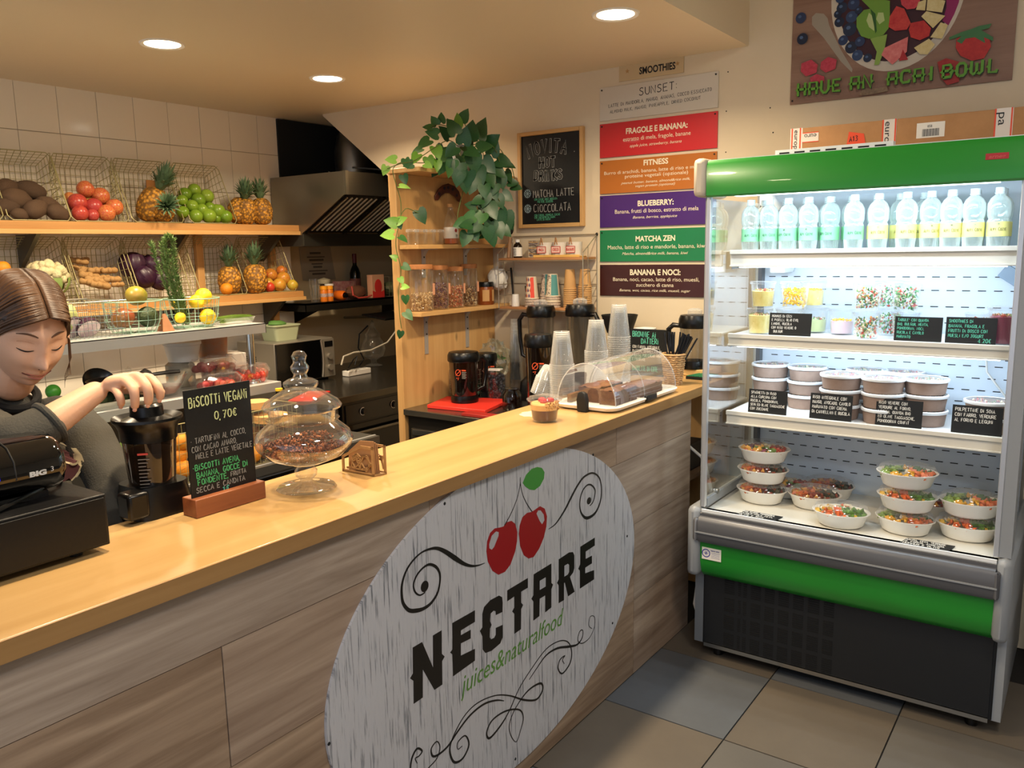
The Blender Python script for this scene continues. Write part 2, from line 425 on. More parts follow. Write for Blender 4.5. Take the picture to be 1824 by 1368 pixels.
# ================================================================ the room shell
YW = 3.70      # back wall plane
XL = -4.40     # tiled wall plane
WALLM = mat('warm_plaster', '#dccdb2', .85, bump=(35,.06), var=(3, '#d2c2a2', .5))
CEILM = mat('ceiling_paint', '#e6d6b8', .45, bump=(20,.04), spec=.35)
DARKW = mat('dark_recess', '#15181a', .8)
GROUT = mat('grout', '#b5aa96', .9)
TILEW = mat('glazed_tile', '#eee7d8', .12, bump=(7,.10), spec=.6)
# floor: grout bed with separate slabs
fl = M(); fl.box(-5.2,2.2,-2.6,5.4,-.05,-.006)
floor = struct('floor', fl, mat('floor_grout', '#26231f', .9))
FT = []
for i, (c1, c2) in enumerate([('#5b5752', '#68645d'),('#5e564c', '#6a6155'),('#525457', '#5e6164'),('#625a50', '#574f45')]):
    FT.append(mat('stone_tile_%d' % i, c1,.42, bump=(14,.05), var=(2.2 + i*.4, c2,.9)))
tb = M(); tb.box(-.222,.222,-.2335,.2335,-.012,0); tme = mesh('tile', tb, 0)
rg = random.Random(3)
k = 0
for ix in range(8):
    for iy in range(8):
        cx = -1.36 + .449*(ix + .5) - .0; cy = 2.442 + .472*(iy - 5.5)
        if cy > 3.72: continue
        me = tme if k < 1 else tme.copy()
        o = bpy.data.objects.new('tile', tme); COL.objects.link(o); o.parent = floor; o.location = (cx, cy, 0)
        if not tme.materials: tme.materials.append(FT[0])
        o.material_slots[0].link = 'OBJECT'; o.material_slots[0].material = FT[(ix*3 + iy*5 + (2 if (ix == 0 and iy == 4) else 0)) % 4 if not (ix == 0 and iy == 4) else 2]
        k += 1
# back wall, with the slanted opening under the stairs at its left end
wb = M(); t = .14
prof = [(2.2,0),(2.2,3.02),(-4.07,3.02),(-4.07,2.47),(-3.42,1.985),(-3.42,1.90),(-3.28,1.80),(-3.28,0)]
wb.prism([(x, YW, z) for x, z in prof], (0, t, 0))
struct('wall_back', wb, WALLM, smooth=0, fix=True)
# tiled wall on the left: backing plus glazed tiles
wl = M(); wl.box(XL - .12, XL - .006,-2.6,3.655,0,3.0); WL = struct('wall_left', wl, GROUT)
tb = M(); tb.box(0,.007,-.101,.101,-.1235,.1235); twm = mesh('tile', tb, 0); twm.materials.append(TILEW)
for iy in range(12):
    for iz in range(10):
        cz = 2.397 + .06 - .25*iz - .06
        cz = 2.3725 - .251*iz
        if cz < .55: continue
        cy = 3.553 - .2045*iy
        o = bpy.data.objects.new('tile', twm); COL.objects.link(o); o.parent = WL
        o.location = (XL - .007 + rg.uniform(-.0012,.0012), cy, cz); o.rotation_euler = (0, rg.uniform(-.006,.006), rg.uniform(-.008,.008))
fill = M(); fill.box(XL - .008, XL - .002,-2.6,3.553 - .2045*11.5,0,2.5); fill.box(XL - .008, XL - .001,-2.6,3.655,0,.49)
part('wall_facing', fill, TILEW, WL, kind='stuff')
# kitchen recess behind the back wall
rc = M(); rc.box(-4.62,-4.52,3.655,5.4,0,3); struct('wall_recess_left', rc, mat('recess_paint', '#d2c09c', .7, bump=(12,.05)))
rb = M(); rb.box(-4.62,-2.4,5.0,5.1,0,3); struct('wall_recess_back', rb, mat('recess_tile_paint', '#d2c09c', .6))
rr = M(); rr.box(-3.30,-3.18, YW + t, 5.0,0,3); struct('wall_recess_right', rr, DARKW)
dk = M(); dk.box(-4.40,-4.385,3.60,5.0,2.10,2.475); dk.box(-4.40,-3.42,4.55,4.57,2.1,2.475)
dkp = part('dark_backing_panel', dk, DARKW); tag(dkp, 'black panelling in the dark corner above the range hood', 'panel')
# ceilings
cl = M(); cl.box(-5.0,-1.385,-2.6, YW, CEIL, CEIL + .04); cl.box(-5.0,-3.3, YW, 5.1, CEIL, CEIL + .04); cl.box(-1.385,-1.3445,-2.6, YW, CEIL + .0,3.0)
struct('ceiling', cl, CEILM)
ch = M(); ch.box(-1.345,2.2,-2.6, YW, 3.0,3.04); struct('ceiling_hall', ch, CEILM)
wr = M(); wr.box(2.2,2.3,-2.6, YW + .1,0,3.0); struct('wall_right', wr, mat('right_wall_paint', '#c9c1b2', .85))
# recessed lamps in the ceiling
LAMPG = mat('lamp_diffuser', '#ffffff', .4, emit=(1.0,.90,.74), es=9)
TRIMM = mat('lamp_trim', '#efe9dd', .4)
names = ['round recessed ceiling lamp above the tiled wall, leftmost of those in view', 'round recessed ceiling lamp near the dark recess and hood', 'round recessed ceiling lamp above the smoothie signs']
for i, (lx, ly) in enumerate(LAMPS):
    if i == 0:
        L0 = thing('ceiling_lamp', names[0], 'lamp', (lx, ly, CEIL), 'recessed ceiling lamps')
        a = M(); a.lathe([(.070,-.002),(.086,-.006),(.090,0),(.090,.0)], (0,0,0),32); a.lathe([(.070,-.002),(.072,.001)], n=32); part('trim_ring', a, TRIMM, L0, world=False)
        a = M(); a.lathe([(0,-.004),(.070,-.003)], (0,0,0),32); part('diffuser', a, LAMPG, L0, world=False)
    else:
        dup(L0,(lx, ly, CEIL), names[i] if i < 3 else ['round recessed ceiling lamp left of the camera', 'round recessed ceiling lamp over the middle of the counter', 'round recessed ceiling lamp over the till'][i - 3])
hl = M(); hl.lathe([(0,0),(.26,0),(.27,.02),(.27,.05),(0,.05)], (.3,1.2,2.94),32)
hlo = part('unseen_ceiling_lamp', hl, LAMPG); tag(hlo, 'large round ceiling lamp in the customer area beside the viewer', 'lamp')
hl = M(); hl.lathe([(0,0),(.26,0),(.27,.02),(.27,.05),(0,.05)], (.6,-.6,2.94),32)  # added body for the cool fill light, out of view
hlo = part('unseen_ceiling_lamp', hl, mat('added_cool_diffuser', '#ffffff', .4, emit=(.85,.92,1.0), es=9)); tag(hlo, 'added large cool round lamp, unseen behind the viewer, brightening the oval sign', 'lamp')

# ================================================================ counter
WTOP = wood('counter_wood', '#c6a26c', '#b38d57', 'Y', 1.6,.28,7, coat=.15)
cnt = thing('service_counter', 'long service counter with solid pale wood top and grey brown plank front', 'counter', (-1.53,1.5,0))
XF = -1.356; ZT = 1.045
a = M(); a.box(-1.718,-1.331,-.9,3.63, ZT - .038, ZT)
part('countertop', a, WTOP, cnt, bevel=.003)
a = M(); a.box(-1.331,-1.3285,-.9,3.63, ZT - .038, ZT - .0015)
part('edge_band', a, wood('edge_wood', '#a8804e', '#8f683a', 'Y', 1.8,.5,10), cnt)
# laminated front, plank by plank
PLK = []
for i, (c1, c2) in enumerate([('#b39c86', '#7e6552'),('#b0967c', '#7b624c'),('#b8a592', '#857160')]):
    PLK.append(wood('grey_plank_%d' % i, c1, c2, 'Y', 2.4,.5,9 + i*2, knots=False))
rows = [(1.007,.862, [-.9,.30,1.522,2.52,3.17]),(.860,.602, [-.9,.897,2.05,3.17]),(.600,.302, [-.9,.2,1.3,2.66,3.17]),(.300,.004, [-.9,.75,1.7,2.66,3.17])]
for ri, (z1, z0, ys) in enumerate(rows):
    for yi in range(len(ys) - 1):
        a = M(); a.box(XF - .012, XF - (0 if yi % 2 else .0006), ys[yi] + .0012, ys[yi + 1] - .0012, z0, z1)
        part('plank', a, PLK[(ri + yi*2) % 3], cnt, smooth=0)
a = M(); a.box(XF - .03, XF - .012,-.9,3.17,.01,1.007); part('carcass', a, mat('carcass_board', '#2a221b', .8), cnt)
a = M(); a.box(-1.70,-1.40,3.15,3.17,.01,1.007); a.box(-1.70,-1.36,3.60,3.63,.01,1.007); parts('end_panel', a, PINE, cnt)
a = M(); a.box(-1.70,-1.39,3.2,3.6,.62,.64); part('inner_shelf', a, mat('inner_shelf_wood', '#5b4430', .7), cnt)

# ================================================================ oval sign on the counter front
NRX = (1,0,0); UY = (0,1,0); UZ = (0,0,1)
sg = thing('oval_sign', 'large oval whitewashed wood sign with red cherries and black NECTARE lettering on the counter front', 'sign', (-1.353,1.892,.5455))
a = M(); n = 96; pts = [(-1.3555,1.892 + .753*math.cos(2*PI*i / n), min(1.006,.5455 + .485*math.sin(2*PI*i / n))) for i in range(n)]
a.prism(pts, (.0075,0,0))
m = bpy.data.materials.new('whitewashed_print'); m.use_nodes = True; nt = m.node_tree; N = nt.nodes; b = N['Principled BSDF']
tc = N.new('ShaderNodeTexCoord'); mp = N.new('ShaderNodeMapping'); nt.links.new(tc.outputs['Object'], mp.inputs[0]); mp.inputs['Scale'].default_value = (1,42,2.2)
no = N.new('ShaderNodeTexNoise'); no.inputs['Scale'].default_value = 2.2; no.inputs['Detail'].default_value = 5; no.inputs['Roughness'].default_value = .62; nt.links.new(mp.outputs[0], no.inputs['Vector'])
r = N.new('ShaderNodeValToRGB'); e = r.color_ramp.elements; e[0].position = .36; e[0].color = lin('#77797e') + (1,); e[1].position = .45; e[1].color = lin('#c4c2c4') + (1,)
e2 = r.color_ramp.elements.new(.60); e2.color = lin('#c0bfc2') + (1,); e3 = r.color_ramp.elements.new(.66); e3.color = lin('#8f9094') + (1,)
nt.links.new(no.outputs[0], r.inputs[0]); nt.links.new(r.outputs[0], b.inputs['Base Color']); b.inputs['Roughness'].default_value = .45
part('board', a, m, sg, fix=True)
XS = -1.3478
def flat(mb, yz, x=XS, d=.0008, mi=None): mb.prism([(x, y, z) for y, z in yz], (d, 0,0), mi=mi)
LET = mat('black_print', '#17130f', .45)
NEC = list((((1.4307,.6336),(1.467,.6343),(1.5065,.5611),(1.5074,.6361),(1.5438,.635),(1.5425,.5679),(1.5511,.5572),(1.5416,.5501),(1.5346,.4486),(1.484,.4948),(1.464,.5612),(1.4592,.4891),(1.4248,.4873),(1.4259,.5482),(1.4164,.5586),(1.427,.5672)),((1.5877,.6382),(1.6849,.6369),(1.6835,.6037),(1.6217,.6034),(1.621,.5894),(1.6641,.588),(1.6631,.563),(1.62,.5666),(1.6184,.5314),(1.6803,.5248),(1.6788,.4905),(1.5832,.487),(1.5835,.5501),(1.5747,.5593),(1.5842,.564)),((1.839,.6396),(1.9447,.6407),(1.9439,.6103),(1.9087,.6105),(1.9077,.5758),(1.9177,.565),(1.9071,.5557),(1.904,.4928),(1.8705,.4919),(1.8719,.5544),(1.8615,.5654),(1.8724,.5735),(1.8735,.6086),(1.8379,.6065)),((1.9767,.6414),(2.076,.6432),(2.0747,.5791),(2.0846,.5706),(2.0743,.5587),(2.0731,.4981),(2.038,.495),(2.0393,.551),(2.0072,.5514),(2.0045,.4957),(1.9716,.4937),(1.9732,.5552),(1.9627,.5679),(1.9737,.575)),((2.255,.6427),(2.35,.645),(2.3499,.6173),(2.2886,.6148),(2.2883,.5889),(2.3304,.587),(2.3303,.5597),(2.2849,.5595),(2.2847,.5391),(2.3444,.5306),(2.3443,.4973),(2.2503,.4975),(2.251,.5602),(2.2407,.5701),(2.2528,.5811))))
NEC[0] = ((1.4305,.6347),(1.4659,.6348),(1.5045,.5465),(1.5081,.6352),(1.5426,.6355),(1.5404,.5706),(1.5514,.5581),(1.5404,.5497),(1.5382,.4841),(1.5062,.484),(1.4643,.5611),(1.4602,.4845),(1.4258,.4838),(1.4283,.5455),(1.4166,.5576),(1.4276,.5659))
CUT = (((2.0086,.6105),(2.042,.6101),(2.0413,.5779),(2.0079,.5794)),)
a = M()
for i, P in enumerate(NEC):
    flat(a, P)
# C and R drawn as thick outlines
C_ = ((1.8127,.583),(1.8148,.6106),(1.8124,.6285),(1.7978,.6388),(1.7565,.6399),(1.7274,.6306),(1.7187,.6137),(1.7171,.5739),(1.7056,.5675),(1.7161,.5466),(1.7157,.5078),(1.7277,.4922),(1.7566,.4866),(1.7986,.4916),(1.8112,.5054),(1.8125,.5431),(1.7796,.5469),(1.7788,.5264),(1.7709,.5202),(1.755,.5219),(1.7495,.531),(1.7516,.5563),(1.7595,.5643),(1.7525,.5783),(1.755,.5996),(1.7698,.6033),(1.7802,.5974),(1.781,.5858))
flat(a, C_)
R_ = ((2.1202,.6426),(2.1832,.6455),(2.2062,.6398),(2.2154,.6255),(2.2148,.581),(2.2069,.5687),(2.1867,.5608),(2.2154,.4993),(2.175,.4978),(2.1553,.5527),(2.15,.5525),(2.1491,.4946),(2.1177,.4958),(2.1187,.5552),(2.1086,.5671),(2.1191,.5759))
flat(a, R_)
part('lettering', a, LET, sg, fix=True)
a = M()
for P in (((2.0086,.6097),(2.0419,.6093),(2.0413,.5795),(2.0079,.5802)),((2.1524,.6104),(2.1736,.61),(2.1811,.6041),(2.1808,.5798),(2.173,.574),(2.1518,.5737))): flat(a, P, XS + .0009,.0003)
parts('letter_counter', a, mat('sign_pale', '#b6b6ba', .5), sg, fix=True)
# script line
a = M(); p0 = Vector((XS, 0,0)); 
T0 = (-1.3478,1.6165,.4131); T1 = (-1.3478,2.1432,.4227)
text_mesh(a, 'juices&naturalfood', (XS, T0[1], T0[2] + .003),(0,1,0),(0,0,1),.058, shear=.25, fit=T1[1] - T0[1], bold=.0, ext=.0008)
part('script_lettering', a, mat('leaf_green_print', '#5e8f3c', .5), sg)
# swirls
def swirl(mb, pts, ws):
    # Catmull-Rom smoothing of traced points
    P = [Vector((XS, y, z)) for y, z in pts]; out = []; wo = []
    for i in range(len(P) - 1):
        p0, p1, p2, p3 = P[max(i - 1,0)], P[i], P[i + 1], P[min(i + 2, len(P) - 1)]
        for k in range(5):
            t = k / 5; out.append(.5*((2*p1) + (p2 - p0)*t + (2*p0 - 5*p1 + 4*p2 - p3)*t*t + (3*p1 - p0 - 3*p2 + p3)*t ** 3)); wo.append(ws[i] + (ws[i + 1] - ws[i])*t)
    out.append(P[-1]); wo.append(ws[-1]); mb.ribbon(out, wo, NRX, .0009)
a = M()
swirl(a, ((1.7352,.758),(1.7044,.7611),(1.6746,.7696),(1.6431,.7863),(1.6052,.8152),(1.5686,.844),(1.5374,.8631),(1.5089,.8705),(1.4737,.871),(1.4386,.8582),(1.4151,.8388),(1.4015,.8132),(1.3988,.7854),(1.404,.761),(1.4228,.7376),(1.4496,.7265),(1.4774,.7217),(1.5062,.7259),(1.5314,.7435),(1.5426,.77),(1.5425,.7936),(1.5301,.8146),(1.5068,.8299),(1.4832,.8304),(1.4594,.8205),(1.4447,.8044),(1.4427,.7889),(1.4499,.7732),(1.4654,.7618),(1.4842,.7624)), [.001,.004,.007,.010,.014,.012,.009,.006,.004,.005,.006,.007,.008,.009,.010,.011,.009,.008,.007,.006,.007,.008,.007,.005,.005,.005,.005,.005,.004,.003])
swirl(a, ((2.0623,.7602),(2.0987,.7641),(2.1317,.779),(2.1653,.8002),(2.1997,.8281),(2.2406,.8581),(2.2822,.8762),(2.3369,.8759),(2.3807,.8494),(2.3965,.8097),(2.39,.7654),(2.3549,.7323),(2.2991,.7292),(2.2631,.7546),(2.2516,.7894),(2.2638,.824),(2.2939,.8417),(2.3244,.838),(2.3522,.8143),(2.3489,.7893),(2.3364,.7731),(2.3178,.7668)), [.001,.004,.006,.008,.009,.008,.007,.006,.006,.006,.007,.009,.011,.007,.005,.005,.005,.006,.006,.005,.004,.003])
for c_, ry, rz in (((-1.3478,1.4834,.7787),.0145,.0145),((-1.3478,2.3122,.7857),.0135,.0118)):
    flat(a, [(c_[1] + ry*math.cos(t*PI / 12), c_[2] + rz*math.sin(t*PI / 12)) for t in range(24)], XS, .001)
# lower flourish
swirl(a, ((2.3294,.3231),(2.3085,.3428),(2.3171,.3709),(2.3467,.3593),(2.3465,.323),(2.3124,.2961),(2.2626,.2966),(2.2345,.3195),(2.2469,.3454),(2.2671,.3416),(2.2628,.3166),(2.2303,.3058),(2.1753,.3216),(2.1073,.3449),(2.0417,.3498),(1.985,.3292),(1.9436,.3111)), [.002]*6 + [.003]*4 + [.004,.006,.008,.007,.005,.003,.002])
swirl(a, ((2.1476,.2736),(2.1365,.2915),(2.1519,.2999),(2.1214,.2981),(2.1098,.2732),(2.1357,.2442),(2.1822,.2583),(2.1944,.2924),(2.1755,.3354),(2.1226,.364),(2.0422,.3705),(1.9579,.3413),(1.8904,.3075),(1.8376,.2609),(1.7931,.2358),(1.7382,.2233),(1.7244,.248),(1.752,.2725),(1.819,.2682),(1.8884,.2377),(1.9084,.2012),(1.8929,.1681),(1.8692,.1417),(1.8413,.1788),(1.8362,.2176),(1.8693,.2532),(1.936,.2778),(2.0045,.2704),(2.018,.2431),(1.9825,.2266),(1.9153,.2571),(1.8391,.3079),(1.7665,.3427),(1.6856,.3591),(1.6241,.3486),(1.5742,.3118),(1.5596,.2795),(1.576,.2374),(1.6132,.2279),(1.6419,.2536),(1.6269,.2896),(1.5943,.2865),(1.5934,.2667),(1.6122,.2658)), [.002,.003,.003,.004,.005,.005,.006,.005,.004,.003,.003,.003,.003,.004,.006,.007,.006,.005,.005,.005,.004,.003,.002,.003,.003,.003,.005,.007,.007,.006,.006,.004,.003,.003,.003,.004,.006,.007,.006,.006,.004,.003,.002,.002])
swirl(a, ((1.8109,.3049),(1.7719,.3254),(1.7135,.3416),(1.6511,.3387),(1.5958,.3189),(1.5527,.2978),(1.5116,.2949),(1.4896,.3034),(1.4858,.3268),(1.5086,.3351),(1.52,.3118),(1.5062,.2871),(1.4711,.2789)), [.002,.005,.006,.006,.006,.006,.006,.006,.004,.003,.003,.003,.003])
swirl(a, ((1.4297,.3155),(1.4236,.3328),(1.4377,.3319),(1.45,.3392),(1.4319,.3559),(1.4124,.3424),(1.404,.3167),(1.4049,.2913)), [.002,.003,.003,.005,.006,.006,.005,.004])
parts('flourish', a, LET, sg)
# cherries
a = M()
CH1 = ((1.744,.7888),(1.7485,.8171),(1.763,.8371),(1.785,.8441),(1.8069,.8399),(1.8269,.8373),(1.843,.8451),(1.8659,.8433),(1.8841,.8291),(1.8945,.8006),(1.8918,.773),(1.8815,.745),(1.8571,.7132),(1.8291,.7),(1.7975,.7019),(1.7696,.723),(1.7492,.7573))
CH2 = ((1.9028,.7924),(1.9073,.8167),(1.9223,.838),(1.9466,.8449),(1.9711,.841),(1.9911,.8433),(2.0165,.8466),(2.0419,.8324),(2.0543,.8037),(2.0499,.7722),(2.0346,.741),(2.0082,.7135),(1.9774,.6968),(1.9501,.7009),(1.9261,.7192),(1.9078,.7538))
flat(a, CH1); flat(a, CH2); parts('cherry', a, mat('cherry_red_print', '#9a171c', .4), sg, fix=True)
a = M()
flat(a, ((1.7899,.8339),(1.802,.8281),(1.8008,.8175),(1.7787,.7914),(1.7676,.7867),(1.7571,.7941),(1.7567,.8065),(1.7691,.8271)), XS + .0009,.0004); flat(a, ((1.9958,.8289),(2.005,.8366),(2.0187,.8328),(2.0353,.815),(2.0385,.7963),(2.0253,.7868),(2.0128,.8007)), XS + .0009,.0004)
parts('cherry_highlight', a, mat('highlight_print', '#b4b2b5', .5), sg, fix=True)
a = M(); swirl(a, ((1.8329,.8397),(1.8667,.8676),(1.8957,.9017),(1.9118,.9367),(1.9149,.9625)), [.003,.0025,.002,.002,.001]); swirl(a, ((1.9736,.8409),(1.9427,.8779),(1.9221,.9145),(1.9145,.9473),(1.9149,.9625)), [.003,.0025,.002,.002,.001]); part('cherry_stem', a, LET, sg)
a = M(); flat(a, ((1.9267,.942),(1.945,.9624),(1.9745,.9739),(2.0043,.9727),(2.0294,.9641),(2.0434,.9478),(2.0398,.9282),(2.018,.9103),(1.9876,.9049),(1.9631,.9126),(1.9392,.9285))); part('leaf', a, mat('leaf_print', '#3f8f33', .4), sg, fix=True)
for P in ((-1.3478,1.9173,1.0126),(-1.3478,2.3415,.9379),(-1.3478,2.4774,.284),(-1.3478,2.5874,.5787),(-1.3478,1.8633,.0876),(-1.3478,1.1442,.5233),(-1.3478,1.5722,.9737)):
    a = M(); a.ell(P, (.0022,.0045,.0045),10,6); part('screw', a, BLACKM, sg)

# ================================================================ refrigerated display
GREENP = mat('green_enamel', '#22882c', .3, coat=.2)
GREYPL = mat('grey_moulding', '#8e9296', .38)
DGREY = mat('charcoal_bumper', '#55565a', .33)
FWH = mat('fridge_white', '#e4e8ea', .4)
FIN = mat('fridge_liner', '#d6e2ee', .45)
KICK = mat('kick_panel', '#191b1e', .45)
SLOT = mat('slot_black', '#08090a', .8)
FX0, FX1 = -1.165,-0.225
fr = thing('display_refrigerator', 'open fronted refrigerated display with green canopy and green lower band', 'refrigerator', (-.70,3.3,0))
a = M(); a.box(-1.20,-.19,2.955,3.66,.05,.56); part('cabinet', a, KICK, fr, bevel=.004)
a = M(); a.box(-1.19,-.20,2.948,2.956,.062,.36); part('kick_panel', a, KICK, fr)
a = M(); a.box(-1.19,-.20,2.944,2.952,.045,.060); part('kick_trim', a, STEEL, fr)
a = M()
cols = [(-1.110,-1.070),(-1.055,-1.045),(-1.035,-1.022),(-1.005,-.968),(-.952,-.916),(-.900,-.862),(-.846,-.808),(-.792,-.752),(-.736,-.700)]
for x0, x1 in cols:
    for r_ in range(4):
        for k in range(7):
            z = .338 - r_*.073 - k*.0085
            a.box(x0, x1,2.9465,2.949, z - .0022, z + .0022)
part('louvre', a, SLOT, fr, kind='stuff', smooth=0)
for x in (-1.15,-.25):
    for y in (3.0,3.6):
        a = M(); a.cyl((x, y, 0),(x, y, .05),.02, n=12); part('foot', a, BLACKP, fr)
# curved lower band
a = M(); pr = [(2.945,.350),(2.925,.352),(2.905,.375),(2.893,.42),(2.890,.50),(2.945,.50)]
a.prism([(FX0 - .025, y, z) for y, z in pr], (FX1 - FX0 + .045,0,0)); part('lower_band', a, GREENP, fr, smooth=50, fix=True)
a = M(); pr = [(2.95,.50),(2.872,.502),(2.862,.515),(2.860,.585),(2.872,.600),(2.884,.603),(2.884,.612),(2.889,.6155),(2.95,.6155)]
a.prism([(FX0 - .025, y, z) for y, z in pr], (FX1 - FX0 + .045,0,0)); part('bumper', a, DGREY, fr, smooth=50, fix=True)
a = M(); a.box(FX0 - .035, FX1 + .028,2.8565,2.862,.541,.546); part('bumper_strip', a, GREYPL, fr)
a = M(); a.box(-1.212,-1.188,2.858,2.95,.505,.597); a.box(-.208,-.190,2.858,2.95,.505,.597); parts('bumper_end', a, DGREY, fr, bevel=.012)
for x0, x1 in ((-1.242,-1.190),(-.206,-.158)):
    a = M(); a.box(x0, x1,2.872,3.66,.355,.636); part('end_cap', a, GREYPL, fr, bevel=.022)
    a = M(); a.box(x0 + .006, x1 - .006,2.96,3.66,.05,.36); part('side_panel', a, mat('side_grey', '#6f7377', .5) if x0 < -1 else GREYPL, fr)
# deck and liner
a = M(); a.prism([(FX0 - .02, y, z) for y, z in ((2.887,.6285),(2.900,.6265),(2.925,.6155),(3.44,.6155),(3.44,.57),(2.887,.57))], (FX1 - FX0 + .04,0,0)); part('deck', a, mat('deck_cream', '#e9e6da', .35), fr, fix=True)
a = M(); a.box(FX0 - .02, FX1 + .02,2.884,2.890,.618,.6295); part('deck_lip', a, FWH, fr)
a = M(); a.box(-1.20,-.19,3.455,3.66,.56,1.93); part('rear_housing', a, GREYPL, fr)
a = M(); a.box(FX0 - .02, FX1 + .02,3.437,3.455,.60,1.88); part('liner', a, FIN, fr)
a = M()
for z in [.70 + .0,.745,.79,.835,.88,1.03,1.075,1.12,1.165,1.19,1.215,1.32,1.38,1.44,1.49]:
    x = FX0 + .03 + (.02 if int(z*1000) % 2 else 0)
    while x < FX1 - .04:
        a.box(x, x + .026,3.4345,3.438, z, z + .003); x += .051
part('liner_slot', a, SLOT, fr, kind='stuff', smooth=0)
a = M(); a.box(FX0 - .005, FX0 + .012,3.40,3.436,.60,1.78); a.box(FX1 - .012, FX1 + .005,3.40,3.436,.60,1.78); parts('shelf_upright', a, DGREY, fr)
# side glass with frames
FGL = film('display_side_glass', (.93,.97,.98), refl=.16, rough=.01)
for x, s in ((-1.184,1),(-.208,-1)):
    a = M(); a.box(x - .003, x + .003,2.915,3.44,.655,1.79); part('side_glass', a, FGL, fr)
    a = M(); a.box(x - .010, x + .006,2.898,2.918,.634,1.796); part('glass_frame', a, mat('alu_frame', '#c9ccd0', .3,.6), fr, bevel=.002)
    a = M(); a.box(x - .016, x - .010,2.905,2.93,.634,1.80) if s == 1 else a.box(x + .006, x + .040,2.90,3.0,.636,1.80); part('side_post', a, GREYPL, fr)
    a = M(); a.box(x - .008, x + .008,2.92,3.44,.63,.662); part('glass_seat', a, GREYPL, fr)
    a = M(); a.cyl((x + .012*s, 3.02,.668),(x + .004*s, 3.02,.668),.010, n=12); part('glass_clip', a, STEEL, fr)
# canopy
a = M(); pr = [(2.885,1.794),(2.878,1.80),(2.878,1.905),(2.892,1.922),(3.0,1.926),(3.0,1.905),(2.90,1.90),(2.90,1.794)]
a.prism([(-1.188, y, z) for y, z in pr], (.985,0,0)); part('canopy_front', a, GREENP, fr, fix=True)
a = M(); a.box(-1.188,-.203,2.90,3.66,1.905,1.925); part('canopy_top', a, FWH, fr)
a = M(); a.box(-1.16,-.23,2.905,2.99,1.80,1.835); part('lamp_housing', a, FWH, fr)
a = M(); a.box(-1.10,-.28,2.925,2.975,1.795,1.801); part('lamp_tube', a, mat('cold_tube', '#ffffff', .5, emit='#eaf6ff', es=5), fr)
for x0, x1 in ((-1.240,-1.188),(-.203,-.155)):
    a = M(); a.box(x0, x1,2.872,3.10,1.796,1.932); part('canopy_end', a, mat('beige_cap', '#b9b2a4', .4), fr, bevel=.018)
a = M(); a.box(-.99,-.60,3.02,3.05,1.926,1.952); part('vent_strip', a, FWH, fr)
a = M()
for i in range(7): a.box(-.975 + i*.053,-.94 + i*.053,3.0185,3.0205,1.936,1.943)
part('vent_slot', a, SLOT, fr, smooth=0, kind='stuff')
a = M(); a.box(-.315,-.255,2.8765,2.8782,1.858,1.876); part('badge', a, mat('badge_red', '#b3262a', .4), fr)
a = M(); text_mesh(a, 'arneg', (-.307,2.8764,1.862),(1,0,0),(0,0,1),.010, bold=.02, fit=.045, shear=.2); part('badge_lettering', a, mat('badge_light', '#c4574f', .5), fr)
# maker's sticker on the lower band
a = M(); a.box(-1.182,-1.105,2.8885,2.8895,.430,.478); part('sticker', a, PAPER, fr)
a = M(); BL = mat('sticker_blue', '#3d3f96', .5); a.lathe([(.013,0),(.017,0),(.017,.0005)], (-1.165,2.8882,.455),20, axis='Y')
for k in range(3): a.ribbon([(-1.165 + .009*math.cos(k*PI / 3),2.8884,.455 + .009*math.sin(k*PI / 3)),(-1.165 - .009*math.cos(k*PI / 3),2.8884,.455 - .009*math.sin(k*PI / 3))], .002,(0,-1,0))
scrawl(a, 'FRIGOLINE SERVICE', (-1.146,2.8882,.466),(1,0,0),(0,0,1),.0045, jit=0, squeeze=.55)
for k in range(4): a.box(-1.144,-1.110,2.8882,2.8885,.458 - k*.006,.4592 - k*.006)
part('sticker_print', a, BL, fr, smooth=0)
# shelves
RAIL = mat('price_rail', '#d6d2c6', .35)
ZS = {}
for nm, z, zr in (('upper', 1.600,1.541),('middle', 1.283,1.240),('lower', .981,.932)):
    a = M(); a.box(FX0 + .004, FX1 - .004,3.078,3.42, z - .014, z); sh = part('shelf', a, FWH, fr, bevel=.002)
    a = M(); a.box(FX0, FX1,3.068,3.080, zr, z + .004); a.box(FX0, FX1,3.060,3.069, z - .012, z + .004); a.box(FX0, FX1,3.060,3.069, zr, zr + .006); part('price_rail', a, RAIL, sh, bevel=.0015)
    for x in (FX0 - .006, FX1 + .001):
        a = M(); a.prism([(x, 3.10, zr - .01),(x, 3.10, z - .004),(x, 3.43, z - .004),(x, 3.43, z - .06)], (.004,0,0)); part('shelf_bracket', a, STEEL, sh, fix=True)
    ZS[nm] = z
LT = mat('strip_lamp', '#ffffff', .5, emit='#e4f2ff', es=4)
for z in (1.533,1.230):
    a = M(); a.box(FX0 + .03, FX1 - .03,3.085,3.10, z + .004, z + .014); part('strip_lamp', a, LT, fr)
a = M(); a.tube([(-.24,3.40,1.52),(-.25,3.38,1.44),(-.235,3.36,1.36),(-.24,3.41,1.30)], .004,6); a.tube([(-.33,3.42,1.225),(-.32,3.41,1.15),(-.25,3.40,1.06),(-.235,3.42,1.02)], .004,6); parts('cable', a, WHITEP, fr)
a = M(); a.obox((-.262,3.36,1.50),(.07,.012,.05),(0,.6,0)); part('hanging_probe', a, mat('probe_grey', '#7f93a6', .4), fr, bevel=.002)
a = M(); a.box(-1.09,-1.03,3.30,3.43,1.51,1.545); part('fan_box', a, FWH, fr, bevel=.006)

